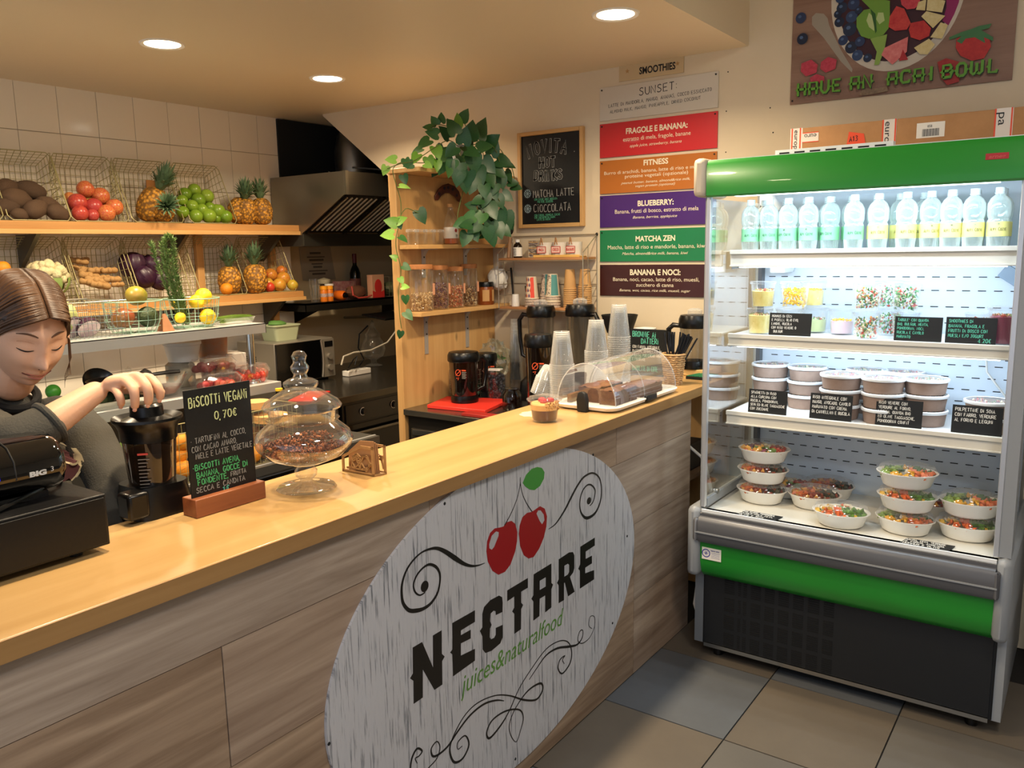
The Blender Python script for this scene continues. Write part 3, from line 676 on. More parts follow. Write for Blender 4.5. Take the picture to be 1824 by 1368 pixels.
# ---------------------------------------------------------------- bottles on the upper shelf
BOT = film('bottle_plastic', (.93,.985,.97), refl=.16, rough=.05, body=.26, bcol=(.84,.93,.92))
WATER = film('water', (.90,.98,.98), refl=.03, rough=.02)
LBG = mat('label_green', '#8fd6a0', .5); LBY = mat('label_yellow', '#e8e08a', .5)
CAPW = mat('cap_white', '#dfeef2', .4)
def make_bottle(lab, mt):
    t = thing('water_bottle', lab, 'bottle', (0,0,0), 'water bottles on the top shelf of the refrigerator')
    a = M(); a.lathe([(.006,.004),(.022,0),(.030,.004),(.031,.02),(.0325,.032),(.0325,.082),(.029,.090),(.033,.100),(.0345,.122),(.033,.140),(.026,.156),(.015,.166),(.0125,.170),(.0125,.180)], n=20)
    part('bottle_body', a, BOT, t, world=False)
    a = M(); a.lathe([(.0145,.174),(.0145,.189),(.012,.190),(0,.190)], n=16); a.lathe([(.0155,.169),(.0155,.173),(.012,.173)], n=16); part('cap', a, CAPW, t, world=False)
    a = M(); a.lathe([(.0331,.034),(.0331,.081)], n=20); part('label_wrap', a, mt, t, world=False)
    a = M()
    # curved lettering on the wrap facing the shopper
    for i, ch in enumerate('ALPI COZIE'):
        if ch == ' ': continue
        th = -PI / 2 + (i - 4.5)*.15
        c_ = Vector((.0334*math.cos(th),.0334*math.sin(th),.052)); u = Vector((-math.sin(th), math.cos(th),0))
        h = .0105 if i in (0,5) else .0085
        for st in ST[ch]: a.ribbon([c_ + u*((x - 2)*h / 10) + Vector((0,0, y*h / 6)) for x, y in st], .0011,(math.cos(th), math.sin(th),0),.0003)
    part('lettering', a, mat('label_ink_' + mt.name, '#20403a' if mt is LBG else '#4d4620', .6), t, world=False)
    a = M()
    for k in range(6):
        th = -PI / 2; c_ = Vector((0,-.0334,.074)); a.ribbon([c_ + Vector((.004*math.cos(k),0,.004*math.sin(k))), c_ - Vector((.004*math.cos(k),0,.004*math.sin(k)))], .001,(0,-1,0),.0003)
    part('emblem', a, mat('label_mark', '#9aa68c', .6), t, world=False)
    return t
bg = make_bottle('x', LBG); by = make_bottle('x', LBY)
first = {'g': True, 'y': True}
order = ['first', 'second', 'third', 'fourth', 'fifth', 'sixth', 'seventh']
def put_bottle(kind, x, y, lab, rz):
    src = bg if kind == 'g' else by
    if first[kind]:
        first[kind] = False; src.location = (x, y, 1.6005); src.rotation_euler = (0,0, rz); src['label'] = lab
    else: dup(src, (x, y, 1.6005), lab, rotz=rz)
gx = [-1.113,-1.042,-.971,-.897,-.828,-.736]
yx = [-.657,-.567,-.495,-.43,-.364,-.293]
for i, x in enumerate(gx):
    put_bottle('g', x, 3.135 if i < 4 else (3.165,3.125)[i - 4], 'green labelled water bottle, %s from the left in the front row' % order[i], rg.uniform(-.35,.5))
for i, x in enumerate(yx):
    put_bottle('y', x, 3.13 if i != 2 else 3.145, 'yellow labelled water bottle, %s from the right in the front row' % order[5 - i], rg.uniform(-.35,.5))
bx = 0
for i in range(11):
    x = -1.085 + i*.0795 + rg.uniform(-.006,.006)
    gk = 'g' if i < 5 else 'y'
    put_bottle(gk, x, 3.225 + rg.uniform(-.008,.008), '%s labelled water bottle in the row behind, %s' % ('green' if gk == 'g' else 'yellow', (['%s from the left' % order[i]] if i < 5 else ['%s from the right' % (order[10 - i])])[0]), rg.uniform(-.8,.8))

# ---------------------------------------------------------------- chopped food helper
def crumbs(mb, n, fn, size, nm, flat_=1., rg_=None, r2=1.):
    """n little irregular bits placed by fn(rg); nm = number of colours"""
    rg_ = rg_ or random.Random(n)
    for k in range(n):
        p = Vector(fn(rg_)); s = size*rg_.uniform(.6,1.3)
        R = Euler((rg_.uniform(0,6), rg_.uniform(0,6), rg_.uniform(0,6))).to_matrix(); mi = int(rg_.random()*nm)
        a_, b_, c_ = s*rg_.uniform(.8,1.5), s*rg_.uniform(.5,1) , s*rg_.uniform(.3,.8)*flat_
        vs = [p + R @ Vector(v) for v in ((a_, 0,0),(-a_, 0,0),(0, b_, 0),(0,-b_, 0),(0,0, c_),(0,0,-c_))]
        mb.add(vs, [(0,2,4),(2,1,4),(1,3,4),(3,0,4),(2,0,5),(1,2,5),(3,1,5),(0,3,5)], mi)
def food(name, *c): return [mat('%s_%d' % (name, i), x, .45, var=(60, x)) for i, x in enumerate(c)]
F_SALAD = food('salad', '#4f8f3c', '#e8dca8', '#c98a3a', '#2f6b34', '#d8452c', '#efe9d2')
F_GREEN = food('herb', '#2f7a3f', '#d9d8b4', '#5fae58', '#eeead8', '#c23c2c')
F_YEL = food('corn', '#eec01c', '#f4d23a', '#e2a812')
F_GRAIN = food('grain', '#b8895a', '#8a5a38', '#d9b07c', '#6b7a3a', '#a8432c')
F_BOWL = [food('bowl_a', '#d9a03a', '#5b7a2c', '#b03c22', '#e9d9b0', '#7a3a52'), food('bowl_b', '#c4622c', '#8a3a20', '#3a3a20', '#dba04a'), food('bowl_c', '#e4b62a', '#e06a2a', '#5f8a32', '#f1e6c8'), food('bowl_d', '#efe6d0', '#7d9a3a', '#e2a82c', '#cc6a3a', '#3f6a2c')]
CUPCL = film('deli_cup', (.95,.97,.98), refl=.10, rough=.06, body=.08, bcol=(.9,.95,1))
# ---------------------------------------------------------------- deli cups on the middle shelf
def deli_cup(loc, lab, fill, level, r=.046, h=.10, top=None, smooth_fill=None):
    t = thing('deli_cup', lab, 'cup', loc, 'tall clear deli cups in the refrigerator')
    a = M(); a.lathe([(0,.002),(r*.80,.002),(r*.83,.005),(r*.98, h - .012),(r*1.03, h - .010),(r*1.03, h - .006)], n=24); part('cup_wall', a, CUPCL, t, world=False)
    a = M(); a.lathe([(r*1.07, h - .012),(r*1.08, h - .002),(r*.98, h),(0, h - .001)], n=24); part('lid', a, CLEARP2, t, world=False)
    a = M(); R = r*.80
    if smooth_fill is not None:
        a.lathe([(0,.004),(R, .006),(R + (r*.12)*level, h*level),(R*.6, h*level + .004),(0, h*level + .002)], n=20)
        part('filling', a, smooth_fill, t, world=False)
        a = M()
    crumbs(a, 240 if smooth_fill is None else 60, lambda g: ((lambda th, rr, zz: (rr*math.cos(th), rr*math.sin(th), zz))(g.uniform(0,6.28), R*(g.random() ** .25), g.uniform(.008, h*level)) if smooth_fill is None else (lambda th, rr: (rr*math.cos(th), rr*math.sin(th), h*level + .004))(g.uniform(0,6.28), R*math.sqrt(g.random())*.95)),.0055, len(fill), rg_=random.Random(int(abs(loc[0])*999)))
    part('salad', a, fill, t, world=False, kind='stuff', smooth=0)
    return t
PALEY = mat('hummus', '#e8d98a', .6, var=(40, '#d8c060')); PINKP = mat('pink_puree', '#e2c4cc', .6); PURP = mat('berry_smoothie', '#8c1f5c', .35); PURD = mat('red_smoothie', '#7d1236', .35)
zm = 1.2835
deli_cup((-1.066,3.13, zm), 'clear cup of yellow hummus and olives, lower left one left of the hummus card', F_GRAIN[:4], .72, smooth_fill=PALEY)
deli_cup((-1.062,3.15, zm + .101), 'clear cup of pale hummus topped with herbs, on top of the leftmost pair', F_GRAIN, .62, smooth_fill=PALEY)
deli_cup((-.961,3.165, zm), 'empty looking clear cup standing behind the hummus card', F_YEL, .2, r=.05)
deli_cup((-.946,3.165, zm + .101), 'clear cup of yellow corn stacked above the hummus card', F_YEL, .74, r=.052)
deli_cup((-.896,3.27, zm), 'clear cup of pale green cream right behind the hummus card', F_GREEN, .5, smooth_fill=mat('pea_cream', '#cbd79a', .6))
deli_cup((-.909,3.27, zm + .101), 'clear cup of pale cream stacked behind the corn cup', F_YEL, .6, smooth_fill=PALEY)
deli_cup((-.79,3.24, zm), 'clear cup of pale pink cream standing alone left of the salads', F_YEL, .5, smooth_fill=PINKP)
deli_cup((-.678,3.12, zm), 'clear cup of mixed bean salad, lower one of the middle pair', F_SALAD, .78)
deli_cup((-.679,3.13, zm + .101), 'clear cup of grain and tomato salad, upper one of the middle pair', F_SALAD, .78)
deli_cup((-.632,3.28, zm), 'clear cup of dark leaf salad behind, lower one between the salad pairs', F_GREEN, .8)
deli_cup((-.638,3.28, zm + .101), 'clear cup of dark leaf salad behind, upper one between the salad pairs', F_GREEN, .8)
deli_cup((-.554,3.15, zm), 'clear cup with tomato behind the tabbouleh card', F_GREEN, .7)
deli_cup((-.557,3.15, zm + .101), 'clear cup of green tabbouleh salad stacked above its card', F_GREEN, .78)
deli_cup((-.34,3.23, zm), 'clear cup of purple smoothie topped with seeds', F_GRAIN, .72, r=.04, h=.095, smooth_fill=PURP)
deli_cup((-.256,3.125, zm), 'large clear cup of dark red smoothie with muesli at the right end', F_GRAIN, .74, r=.046, h=.125, smooth_fill=PURD)

# ---------------------------------------------------------------- round kraft tubs on the lower shelf
KRAFT = mat('kraft_tub', '#9b8578', .6, var=(25, '#8a7467'))
TUBW = mat('tub_rim', '#e9eef2', .3)
def tub(loc, lab, fi=0):
    t = thing('salad_tub', lab, 'tub', loc, 'round brown tubs on the lower shelf')
    a = M(); a.lathe([(0,.001),(.064,.001),(.071,.047),(.069,.047),(.062,.004),(0,.004)], n=28); part('tub_wall', a, KRAFT, t, world=False)
    a = M(); a.lathe([(.0745,.044),(.076,.047),(.0755,.053),(.070,.055),(.069,.052)], n=28); part('lid_rim', a, TUBW, t, world=False)
    a = M(); a.lathe([(.070,.054),(.060,.052),(0,.052)], n=28); part('lid_window', a, CLEARP2, t, world=False)
    a = M(); crumbs(a, 90, lambda g: (lambda th, rr: (rr*math.cos(th), rr*math.sin(th),.044))(g.uniform(0,6.28),.064*math.sqrt(g.random())),.006,5, rg_=random.Random(fi)); part('filling', a, (F_BOWL[0] if fi % 2 else F_SALAD[:5]), t, world=False, kind='stuff', smooth=0)
    return t
tubs = []
zl = .9815
words_ = {3: ['bottom', 'middle', 'top'], 2: ['bottom', 'top']}
stacks = [(1373,3.32,3, 'stack behind the spaghetti card'),(1437,3.30,3, 'second stack from the left'),(1497,3.16,3, 'stack behind the brown rice card'),(1544,3.33,3, 'rear stack, left of the two'),(1574,3.15,3, 'stack behind the black rice card'),(1650,3.19,3, 'stack right of the black rice card'),(1607,3.34,3, 'rear stack, right of the two'),(1762,3.16,2, 'stack behind the soy card')]
sxs = [-1.077,-.927,-.765,-.711,-.614,-.482,-.588,-.283]
src0 = None
for si, ((px, y, n_, w_), x) in enumerate(zip(stacks, sxs)):
    for k in range(n_):
        lab = 'round brown salad tub, %s one of the %s' % (words_[n_][k], w_)
        loc = (x + rg.uniform(-.003,.003), y + rg.uniform(-.003,.003), zl + k*.0555)
        if src0 is None: src0 = tub(loc, lab, 0); src1 = None
        elif src1 is None: src1 = tub(loc, lab, 1)
        else: dup(src0 if (si + k) % 2 else src1, loc, lab, rotz=rg.uniform(0,6))

# ---------------------------------------------------------------- oval bowls on the deck
BOWLW = mat('bowl_white', '#ebe8e0', .35)
def make_bowl(lab, fi, loc=(0,0,0)):
    t = thing('salad_bowl', lab, 'bowl', loc, 'white oval salad bowls at the bottom of the refrigerator')
    S = dict(sx=1.12, sy=.86, n=32)
    a = M(); a.lathe([(0,.001),(.058,.001),(.068,.008),(.080,.045),(.087,.051),(.0885,.055),(.085,.055),(.078,.049),(.066,.012),(.055,.006),(0,.006)], **S); part('bowl_wall', a, BOWLW, t, world=False)
    a = M(); a.lathe([(.088,.056),(.084,.060),(.079,.074),(.066,.080),(.0,.0805)], **S); a.lathe([(.050,.0805),(.052,.0815),(.054,.0805)], **S); part('dome_lid', a, CLEARP2, t, world=False)
    a = M()
    def fn(g):
        th = g.uniform(0,6.28); rr = .076*math.sqrt(g.random()); return (rr*math.cos(th)*1.12, rr*math.sin(th)*.86,.046 + .014*(1 - (rr / .08) ** 2) + g.uniform(-.004,.006))
    g_ = random.Random(fi + 5); nm = len(F_BOWL[fi])
    for k in range(120):
        p = Vector(fn(g_)); th = math.atan2(p.y, p.x) + .6*fi; mi = int((th + PI) / (2*PI)*nm*.999) if g_.random() < .8 else g_.randrange(nm)
        mi = max(0, min(nm - 1, mi)); s = .0105*g_.uniform(.6,1.3); R = Euler((g_.uniform(0,6), g_.uniform(0,6),0)).to_matrix()
        vs = [p + R @ Vector(v) for v in ((s, 0,0),(-s, 0,0),(0, s, 0),(0,-s, 0),(0,0, s*.7),(0,0,-s*.7))]
        a.add(vs, [(0,2,4),(2,1,4),(1,3,4),(3,0,4),(2,0,5),(1,2,5),(3,1,5),(0,3,5)], mi)
    part('food', a, F_BOWL[fi], t, world=False, kind='stuff', smooth=60)
    return t
protos = [None]*4
def bowl(fi, loc, lab, rz=0):
    if protos[fi] is None:
        protos[fi] = make_bowl(lab, fi, loc); protos[fi].rotation_euler = (0,0, rz)
    else: dup(protos[fi], loc, lab, rotz=rz)
def dz(y): return .616
wds = ['bottom', 'middle', 'top']
for k in range(3): bowl([1,1,0][k], (-1.04 + [0,.003,.006][k], 3.138, dz(3.0) + k*.082), 'white oval salad bowl, %s one of the left stack of three' % wds[k], .1*k)
for k in range(3): bowl([3,2,3][k], (-.503 + [0,.003,-.002][k], 3.057, dz(2.97) + k*.082), 'white oval salad bowl, %s one of the stack of three right of centre' % wds[k], .15*k - .1)
for k in range(2): bowl([2,3][k], (-.314 + .004*k, 3.102, dz(2.95) + k*.082), 'white oval salad bowl with clear dome, %s one of the right pair' % ('lower', 'upper')[k], .1 + .1*k)
bowl(1,(-.846,3.175,.616), 'white oval bowl of beans between the stacks, just behind the front one', .2)
bowl(2,(-.707,3.012,.616), 'white oval bowl of yellow salad with clear dome at the very front of the deck', .1)
bowl(1,(-.852 + .02,3.33,.616), 'white oval bowl of dark salad at the back of the deck, left of centre', 0)
bowl(0,(-.978,3.27, dz(3.2)), 'white oval bowl half hidden behind the left stack of three', .3)
bowl(1,(-.454,3.30,.616), 'white oval bowl half hidden behind the stack of three right of centre', .2)
bowl(0,(-.338 + .01,3.29,.616), 'white oval bowl at the back right corner of the deck', -.1)

# ---------------------------------------------------------------- price cards
def card(lab, p0, p1, h, y, lines, ink, z, tilt=.12, lh=None, price=None, seed=1, pad=.06):
    """black card standing on the rail between two x positions"""
    x0, x1 = p0, p1; w = x1 - x0
    t = thing('price_card', lab, 'card', ((x0 + x1) / 2, y, z), 'small black chalk cards in the refrigerator')
    nv = Vector((0, math.sin(tilt), math.cos(tilt))); nn = Vector((0,-math.cos(tilt), math.sin(tilt)))
    a = M(); o = Vector((x0, y, z)); a.prism([o, o + Vector((w, 0,0)), o + Vector((w, 0,0)) + nv*h, o + nv*h], nn*-.0025); part('card_sheet', a, CHALK, t, fix=True)
    a = M(); n_ = len(lines); lh = h*.86 / max(n_, 4.6)
    for i, L in enumerate(lines):
        k = lh*.62; ww = scrawl_w(L, k); sq = .72*min(1, w*(1 - pad*1.6) / ww)
        scrawl(a, L, o + Vector((w*pad, 0,0)) + nv*(h - (i + 1)*lh - h*.02) + nn*.0004,(1,0,0), nv, k, w=k*.17, squeeze=sq, seed=seed*10 + i, nrm=nn)
    if price: scrawl(a, price, o + Vector((w*.66,0,0)) + nv*(h*.04) + nn*.0004,(1,0,0), nv, lh*.8, w=lh*.12, seed=seed, nrm=nn)
    part('chalk_lettering', a, ink, t, smooth=0)
    return t
YC = 3.074
card('black card lettered hummus di ceci in white chalk', -1.011,-.857,.083, YC, ['HUMMUS Di CECi', 'E PiSELLi, OLiO EVO,', 'LiMONE, RUCOLA', 'CON RiSO VENERE O', '  BULGUR'], CHW, 1.2875, seed=1)
card('black card lettered tabule con quinoa in green chalk', -.576,-.428,.083, YC, ["TABULE' CON QUiNOA", 'BiO, BULGUR, MENTA,', 'POMODORiNi, NOCi,', 'RUCOLA E CAVOLO', 'MARiNATO'], CHT, 1.2875, seed=2)
card('black card lettered smoothies di banana in green chalk with a price', -.418,-.27,.086, YC, ['SMOOTHiES Di', 'BANANA, FRAGOLA E', 'FRUTTi Di BOSCO CON', 'MUESLi E/O JOGURT'], CHT, 1.2875, seed=3, price='4.20€')
card('black card lettered spaghetti di riso at the left end of its shelf', -1.082,-.935,.090, YC, ['SPAGHETTi Di RiSO', 'ALLA CURCUMA CON', 'RUCOLA, POMODORiNi,', 'SEMi ED OLiVE TAGGiASCHE', 'CON ZUCCHiNE'], CHW, .9855, seed=4)
card('black card lettered riso integrale', -.85,-.702,.094, YC, ['RiSO iNTEGRALE CON', 'MANGO, AVOCADO, CAVOLO', 'MARiNATO CON CREMA', 'Di CANNELLiNi E RUCOLA'], CHW, .9855, seed=5)
card('black card lettered riso venere', -.622,-.472,.094, YC, ['RiSO VENERE CON', 'VERDURE AL FORNO,', 'LEGUMi, QUiNOA BiO', 'ED OLiVE TAGGiASCHE,', 'POMODORiNi CONFiT'], CHW, .9855, seed=6)
card('black card lettered polpettine di soia at the right end of its shelf', -.382,-.234,.094, YC, ['POLPETTiNE Di SOiA', 'CON FARRO, VERDURE', 'AL FORNO E LEGUMi'], CHW, .9855, seed=7)
def flat_card(lab, x0, x1, y0, y1, lines, seed):
    t = thing('price_card', lab, 'card', ((x0 + x1) / 2, y0, dz(y0)), 'small black chalk cards in the refrigerator')
    a = M(); w = x1 - x0; s_ = Vector((0,1,0)); nn = Vector((0,0,1)); o = Vector((x0, y0, dz(y0) + .001)); h = y1 - y0
    a.prism([o, o + Vector((w, 0,0)), o + Vector((w + .012,0,0)) + s_*h, o + Vector((.012,0,0)) + s_*h], nn*.0025); part('card_sheet', a, CHALK, t, fix=True)
    a = M(); lh = h*.9 / len(lines)
    for i, L in enumerate(lines):
        k = lh*.66; ww = scrawl_w(L, k); sq = .72*min(1, w*.86 / ww); scrawl(a, L, o + Vector((w*.06,0,0)) + s_*(h - (i + 1)*lh) + nn*.003,(1,0,0), s_, k, w=k*.17, squeeze=sq, seed=seed + i, nrm=nn)
    part('chalk_lettering', a, CHW, t, smooth=0)
flat_card('black chalk card lying flat in front of the left stack of bowls', -1.062,-.918,2.918,2.985, ['RiSO VENERE, POMODORiNi,', 'CAVOLO ViOLA, FETA,', 'OLiVE E SEMi'], 50)
flat_card('black chalk card lying flat in front of the right stacks of bowls', -.493,-.346,2.918,2.985, ['QUiNOA, CECi, VERDURE', 'AL FORNO, AVOCADO,', 'HUMMUS E OLiVE'], 60)

# ---------------------------------------------------------------- cardboard carton on top
CARD = mat('cardboard', '#b98a5c', .8, var=(12, '#a97c50'))
cb = thing('cardboard_carton', 'long flat brown cardboard carton with printed tape lying on the refrigerator', 'box', (-.62,3.42,1.926))
X0, X1, Y0, Y1, Z0, Z1 = -1.03,-.235,3.32,3.62,1.9265,2.060
a = M(); a.box(X0, X1, Y0, Y1, Z0, Z1); part('box_body', a, CARD, cb, bevel=.003)
a = M(); a.prism([(X1, Y0, Z1),(X1 + .16, Y0 - .02, Z1 + .03),(X1 + .16, Y1, Z1 + .03),(X1, Y1, Z1)], (0,0,-.004)); part('flap', a, CARD, cb, fix=True)
TAPE = mat('tape_white', '#e2d8cc', .35); TAPR = mat('tape_orange', '#e2502c', .45)
yy = Y0 - .0008
a = M()
for x0, x1, z0, z1 in ((X0 - .001, X0 + .045, Z0 + .001, Z1 + .001),(X0 + .045, X0 + .105,2.005,2.042),(-.70,-.652, Z0 + .04, Z1 + .001),(-.345,-.29, Z0 + .03, Z1 + .001)): a.box(x0, x1, yy, Y0 + .001, z0, z1)
parts('tape', a, TAPE, cb)
a = M()
for x in (X0 + .003, X0 + .034,-.700,-.658,-.345,-.297): a.box(x, x + .005, yy - .0005, Y0, Z0 + .04, Z1 + .001)
for z in (2.005,2.039): a.box(X0 + .045, X0 + .105, yy - .0005, Y0, z, z + .003)
a.prism([(-.835 + .012, yy, 1.975),(-.755, yy, 1.985),(-.762, yy, 2.025 - .006),(-.815, yy, 2.03)], (0,-.0005,0))
parts('tape_print', a, TAPR, cb, smooth=0, fix=True)
a = M(); scrawl(a, 'A13', (-.812, yy - .0006,1.993),(.98,0,.12),(0,0,1),.018, w=.0025, jit=.02)
text_mesh(a, 'euro', (X0 + .098, yy - .0007,2.036),(-1,0,0),(0,0,-1),.018, fit=.046, ext=-.0002)
text_mesh(a, 'europa', (X0 + .014, yy - .0007,2.055),(0,0,-1),(1,0,0),.017, fit=.085)
text_mesh(a, 'euro', (-.690, yy - .0007,2.055),(0,0,-1),(1,0,0),.022, fit=.075)
text_mesh(a, 'pa', (-.333, yy - .0007,2.05),(0,0,-1),(1,0,0),.026, fit=.045)
part('lettering', a, INK, cb, smooth=0)
a = M(); a.box(-.585,-.495, yy, Y0,1.985,2.037); part('label_sticker', a, PAPER, cb)
a = M()
for i in range(17): a.box(-.566 + i*.0032,-.566 + i*.0032 + (.0018 if i % 3 else .0012), yy - .0006, yy, 1.99,2.015)
scrawl(a, '858', (-.55, yy - .0006,2.02),(1,0,0),(0,0,1),.008, jit=0); part('barcode', a, INK, cb, smooth=0)

# ================================================================ things on the back wall
def sign(lab, x0, x1, z0, z1, col, lines, tilt=0, ink=None):
    """lines: (text, height, z offset from top, bold, shear, width)"""
    t = thing('menu_sign', lab, 'sign', ((x0 + x1) / 2,3.69, z0), 'smoothie menu signs in a column on the wall')
    a = M(); a.box(x0, x1,3.692,3.6985, z0, z1); part('board', a, mat(lab.split()[0] + '_board', col, .35, coat=.15), t, bevel=.001)
    ink = ink or mat('cream_print', '#ece0c4', .6)
    a = M(); n_ = 0
    for L in lines:
        s, h, dz_, bo, sh, w = L[:6]
        if len(L) > 6: scrawl(a, s, (x0 + L[6], 3.6915, z1 - dz_),(.998,0,.03),(0,0,1), h, w=h*.1, squeeze=w / scrawl_w(s, h)*.72, seed=int(dz_*999), jit=.06)
        else: text_mesh(a, s, ((x0 + x1) / 2 + (sh == .35)*-.004,3.6915, z1 - dz_),(1,0,0),(0,0,1), h, bold=bo, shear=sh, align='CENTER', fit=w)
    part('lettering', a, ink, t, smooth=0)
    for x, z in ((x0 + .012, z1 - .012),(x1 - .012, z1 - .012)):
        a = M(); a.cyl((x, 3.692, z),(x, 3.689, z),.004, n=8); part('screw', a, BLACKM, t)
    return t
SX0 = -2.083; SX1 = -1.476
sign('white smoothie sign hand lettered SUNSET', SX0, SX1,2.236,2.392, '#cfc7b8', [('SUNSET:', .034,.058,0,0,.205,.215),('LATTE Di MANDORLA, MANGO, ANANAS, COCCO ESSiCCATO', .015,.097,0,0,.53,.05),('ALMOND MiLK, MANGO, PiNEAPPLE, DRiED COCONUT', .014,.125,0,0,.47,.058)], ink=INK)
sign('red smoothie sign lettered FRAGOLE E BANANA', SX0, SX1,2.06,2.221, '#c8282c', [('FRAGOLE E BANANA:', .027,.058,.03,0,.32),('estratto di mela, fragole, banane', .020,.092,.0,0,.35),('apple juice, strawberry, banana', .014,.122,0,.35,.27)])
sign('orange smoothie sign lettered FITNESS, its right end behind the refrigerator canopy', SX0, SX1,1.886,2.045, '#b56a24', [('FITNESS', .026,.036,.03,0,.13),('Burro di arachidi, banana, latte di riso e mandorle', .017,.068,.0,0,.56),('proteine vegetali (opzionale)', .017,.090,.0,0,.33),('peanut butter, banana, almond&rice milk,', .012,.118,0,.35,.36),('vegan protein (optional)', .012,.136,0,.35,.21)])
sign('purple smoothie sign lettered BLUEBERRY', SX0, SX1,1.722,1.877, '#46226e', [('BLUEBERRY:', .026,.058,.03,0,.19),('Banana, frutti di bosco, estratto di mela', .020,.090,.0,0,.44),('Banana, berries, applejuice', .013,.117,0,.35,.235)])
sign('green smoothie sign lettered MATCHA ZEN', SX0, SX1,1.553,1.708, '#1d7a4a', [('MATCHA ZEN', .026,.058,.03,0,.21),('Matcha, latte di riso e mandorle, banana, kiwi', .020,.094,.0,0,.52),('Matcha, almond&rice milk, banana, kiwi', .014,.123,0,.35,.35)])
sign('dark brown smoothie sign lettered BANANA E NOCI, lowest of the column', SX0, SX1,1.383,1.537, '#3d1a17', [('BANANA E NOCI:', .028,.050,.03,0,.27),('Banana, noci, cacao, latte di riso, muesli,', .019,.080,.0,0,.46),('zucchero di canna', .019,.107,.0,0,.20),('Banana, wot, cacao, rice milk, muesli, sugar', .013,.131,0,.35,.38)])
hx0 = -1.978; hx1 = -1.645; hz = 2.434
t = thing('heading_plate', 'beige plate lettered SMOOTHIES above the column of signs', 'sign', ((hx0 + hx1) / 2,3.69, hz))
a = M(); a.box(hx0, hx1,3.694,3.6985, hz - .025, hz + .062); part('board', a, mat('beige_plate', '#cbb48c', .5), t)
a = M(); text_mesh(a, 'SMOOTHIES', (-1.87,3.6935, hz - .004),(1,0,0),(0,0,1),.032, bold=.03, fit=.185); part('lettering', a, INK, t)
for x in (hx0 + .045, hx1 - .03):
    a = M(); pts = [(x + (.011 if i % 2 == 0 else .005)*math.sin(i*PI / 5),3.6938, hz + .018 + (.011 if i % 2 == 0 else .005)*math.cos(i*PI / 5)) for i in range(10)]; a.prism(pts, (0,-.001,0)); part('star', a, mat('star_tan', '#b88f5c', .6), t, fix=True)
# ---------------------------------------------------------------- framed chalkboard
bx0, bx1, bz0, bz1 = -2.569,-2.17,1.732,2.223
t = thing('framed_chalkboard', 'pine framed chalkboard lettered NOVITA HOT DRINKS hanging on the wall', 'chalkboard', ((bx0 + bx1) / 2,3.69, bz0))
a = M(); a.box(bx0 + .01, bx1 - .01,3.684,3.696, bz0 + .01, bz1 - .01); part('slate', a, CHALK, t)
fw = .020
for x0, x1, z0, z1, m_ in ((bx0, bx0 + fw, bz0, bz1, PINE),(bx1 - fw, bx1, bz0, bz1, PINE),(bx0 + fw, bx1 - fw, bz1 - fw, bz1, PINEX),(bx0 + fw, bx1 - fw, bz0, bz0 + fw, PINEX)):
    a = M(); a.box(x0, x1,3.672,3.699, z0, z1); part('frame_rail', a, m_, t, bevel=.003)
yb = 3.6835; xc = (bx0 + bx1) / 2
dim = mat('dim_chalk', '#a9a8a2', .9)
a = M(); b2 = M()
def bubble(txt, cx, z, h, arc, sq, rot=0):
    w_ = sum(h / 6*sq*(4*NARROW.get(c, 1.) + 2.4) for c in txt); 
    for mb_, ww, yo in ((a, .0125,0),(b2,.0078,-.0012)):
        x = 0; g = h / 6*sq
        for ch in txt:
            nk = NARROW.get(ch, 1.)
            for st in ST.get(ch, []):
                off = 2 - 2*nk if nk < 1 else 0; mid = x + 2*g*nk
                an = arc*(mid - w_ / 2); pp = []
                for u_, v_ in st:
                    du = (u_ - off)*g + x - mid; dv = v_*h / 6
                    X = mid - w_ / 2 + du*math.cos(an) + dv*math.sin(an); Zv = -du*math.sin(an) + dv*math.cos(an) - arc*(mid - w_ / 2) ** 2 / 1.6
                    pp.append((cx + X, yb + yo, z + Zv))
                if len(pp) > 1:
                    d0 = (Vector(pp[0]) - Vector(pp[1])).normalized(); e0 = (Vector(pp[-1]) - Vector(pp[-2])).normalized(); k_ = ww*.45
                    pp = [tuple(Vector(pp[0]) + d0*k_)] + pp[1:-1] + [tuple(Vector(pp[-1]) + e0*k_)]
                mb_.ribbon(pp, ww, (0,-1,0),.0002)
            x += g*(4*nk + 2.4)
bubble('NOVITA', xc - .012,2.115,.060,2.6,.66)
bubble('HOT', xc - .012,2.04,.046,-.3,.72)
bubble('DRiNKS', xc - .008,1.972,.046,-1.4,.66)
scrawl(a, "'", (-2.225, yb, 2.087),(1,0,0),(0,0,1),.02, w=.003)
scrawl(a, 'MATCHA LATTE', (-2.478, yb, 1.889),(1,0,0),(0,0,1),.036, w=.003, squeeze=.66, seed=4)
scrawl(a, 'CiOCCOLATA', (-2.476, yb, 1.814),(1,0,0),(0,0,1),.038, w=.003, squeeze=.70, seed=5)
part('chalk_lettering', a, dim, t, smooth=0); part('letter_fill', b2, mat('slate_fill', '#0b0d0e', .7), t, smooth=0)
a = M()
for z in (1.911,1.833):
    cx_ = -2.514
    for k in range(4):
        an = k*PI / 4; a.ribbon([(cx_ + .024*math.cos(an), yb, z + .024*math.sin(an)),(cx_ - .024*math.cos(an), yb, z - .024*math.sin(an))], .003,(0,-1,0),.0002)
    for k in range(8):
        an = k*PI / 4
        for s_ in (-.4,.4): a.ribbon([(cx_ + .014*math.cos(an), yb, z + .014*math.sin(an)),(cx_ + .023*math.cos(an + s_), yb, z + .023*math.sin(an + s_))], .0025,(0,-1,0),.0002)
part('chalk_snowflake', a, mat('ice_chalk', '#9fb7bd', .9), t, smooth=0, kind='stuff')
a = M()
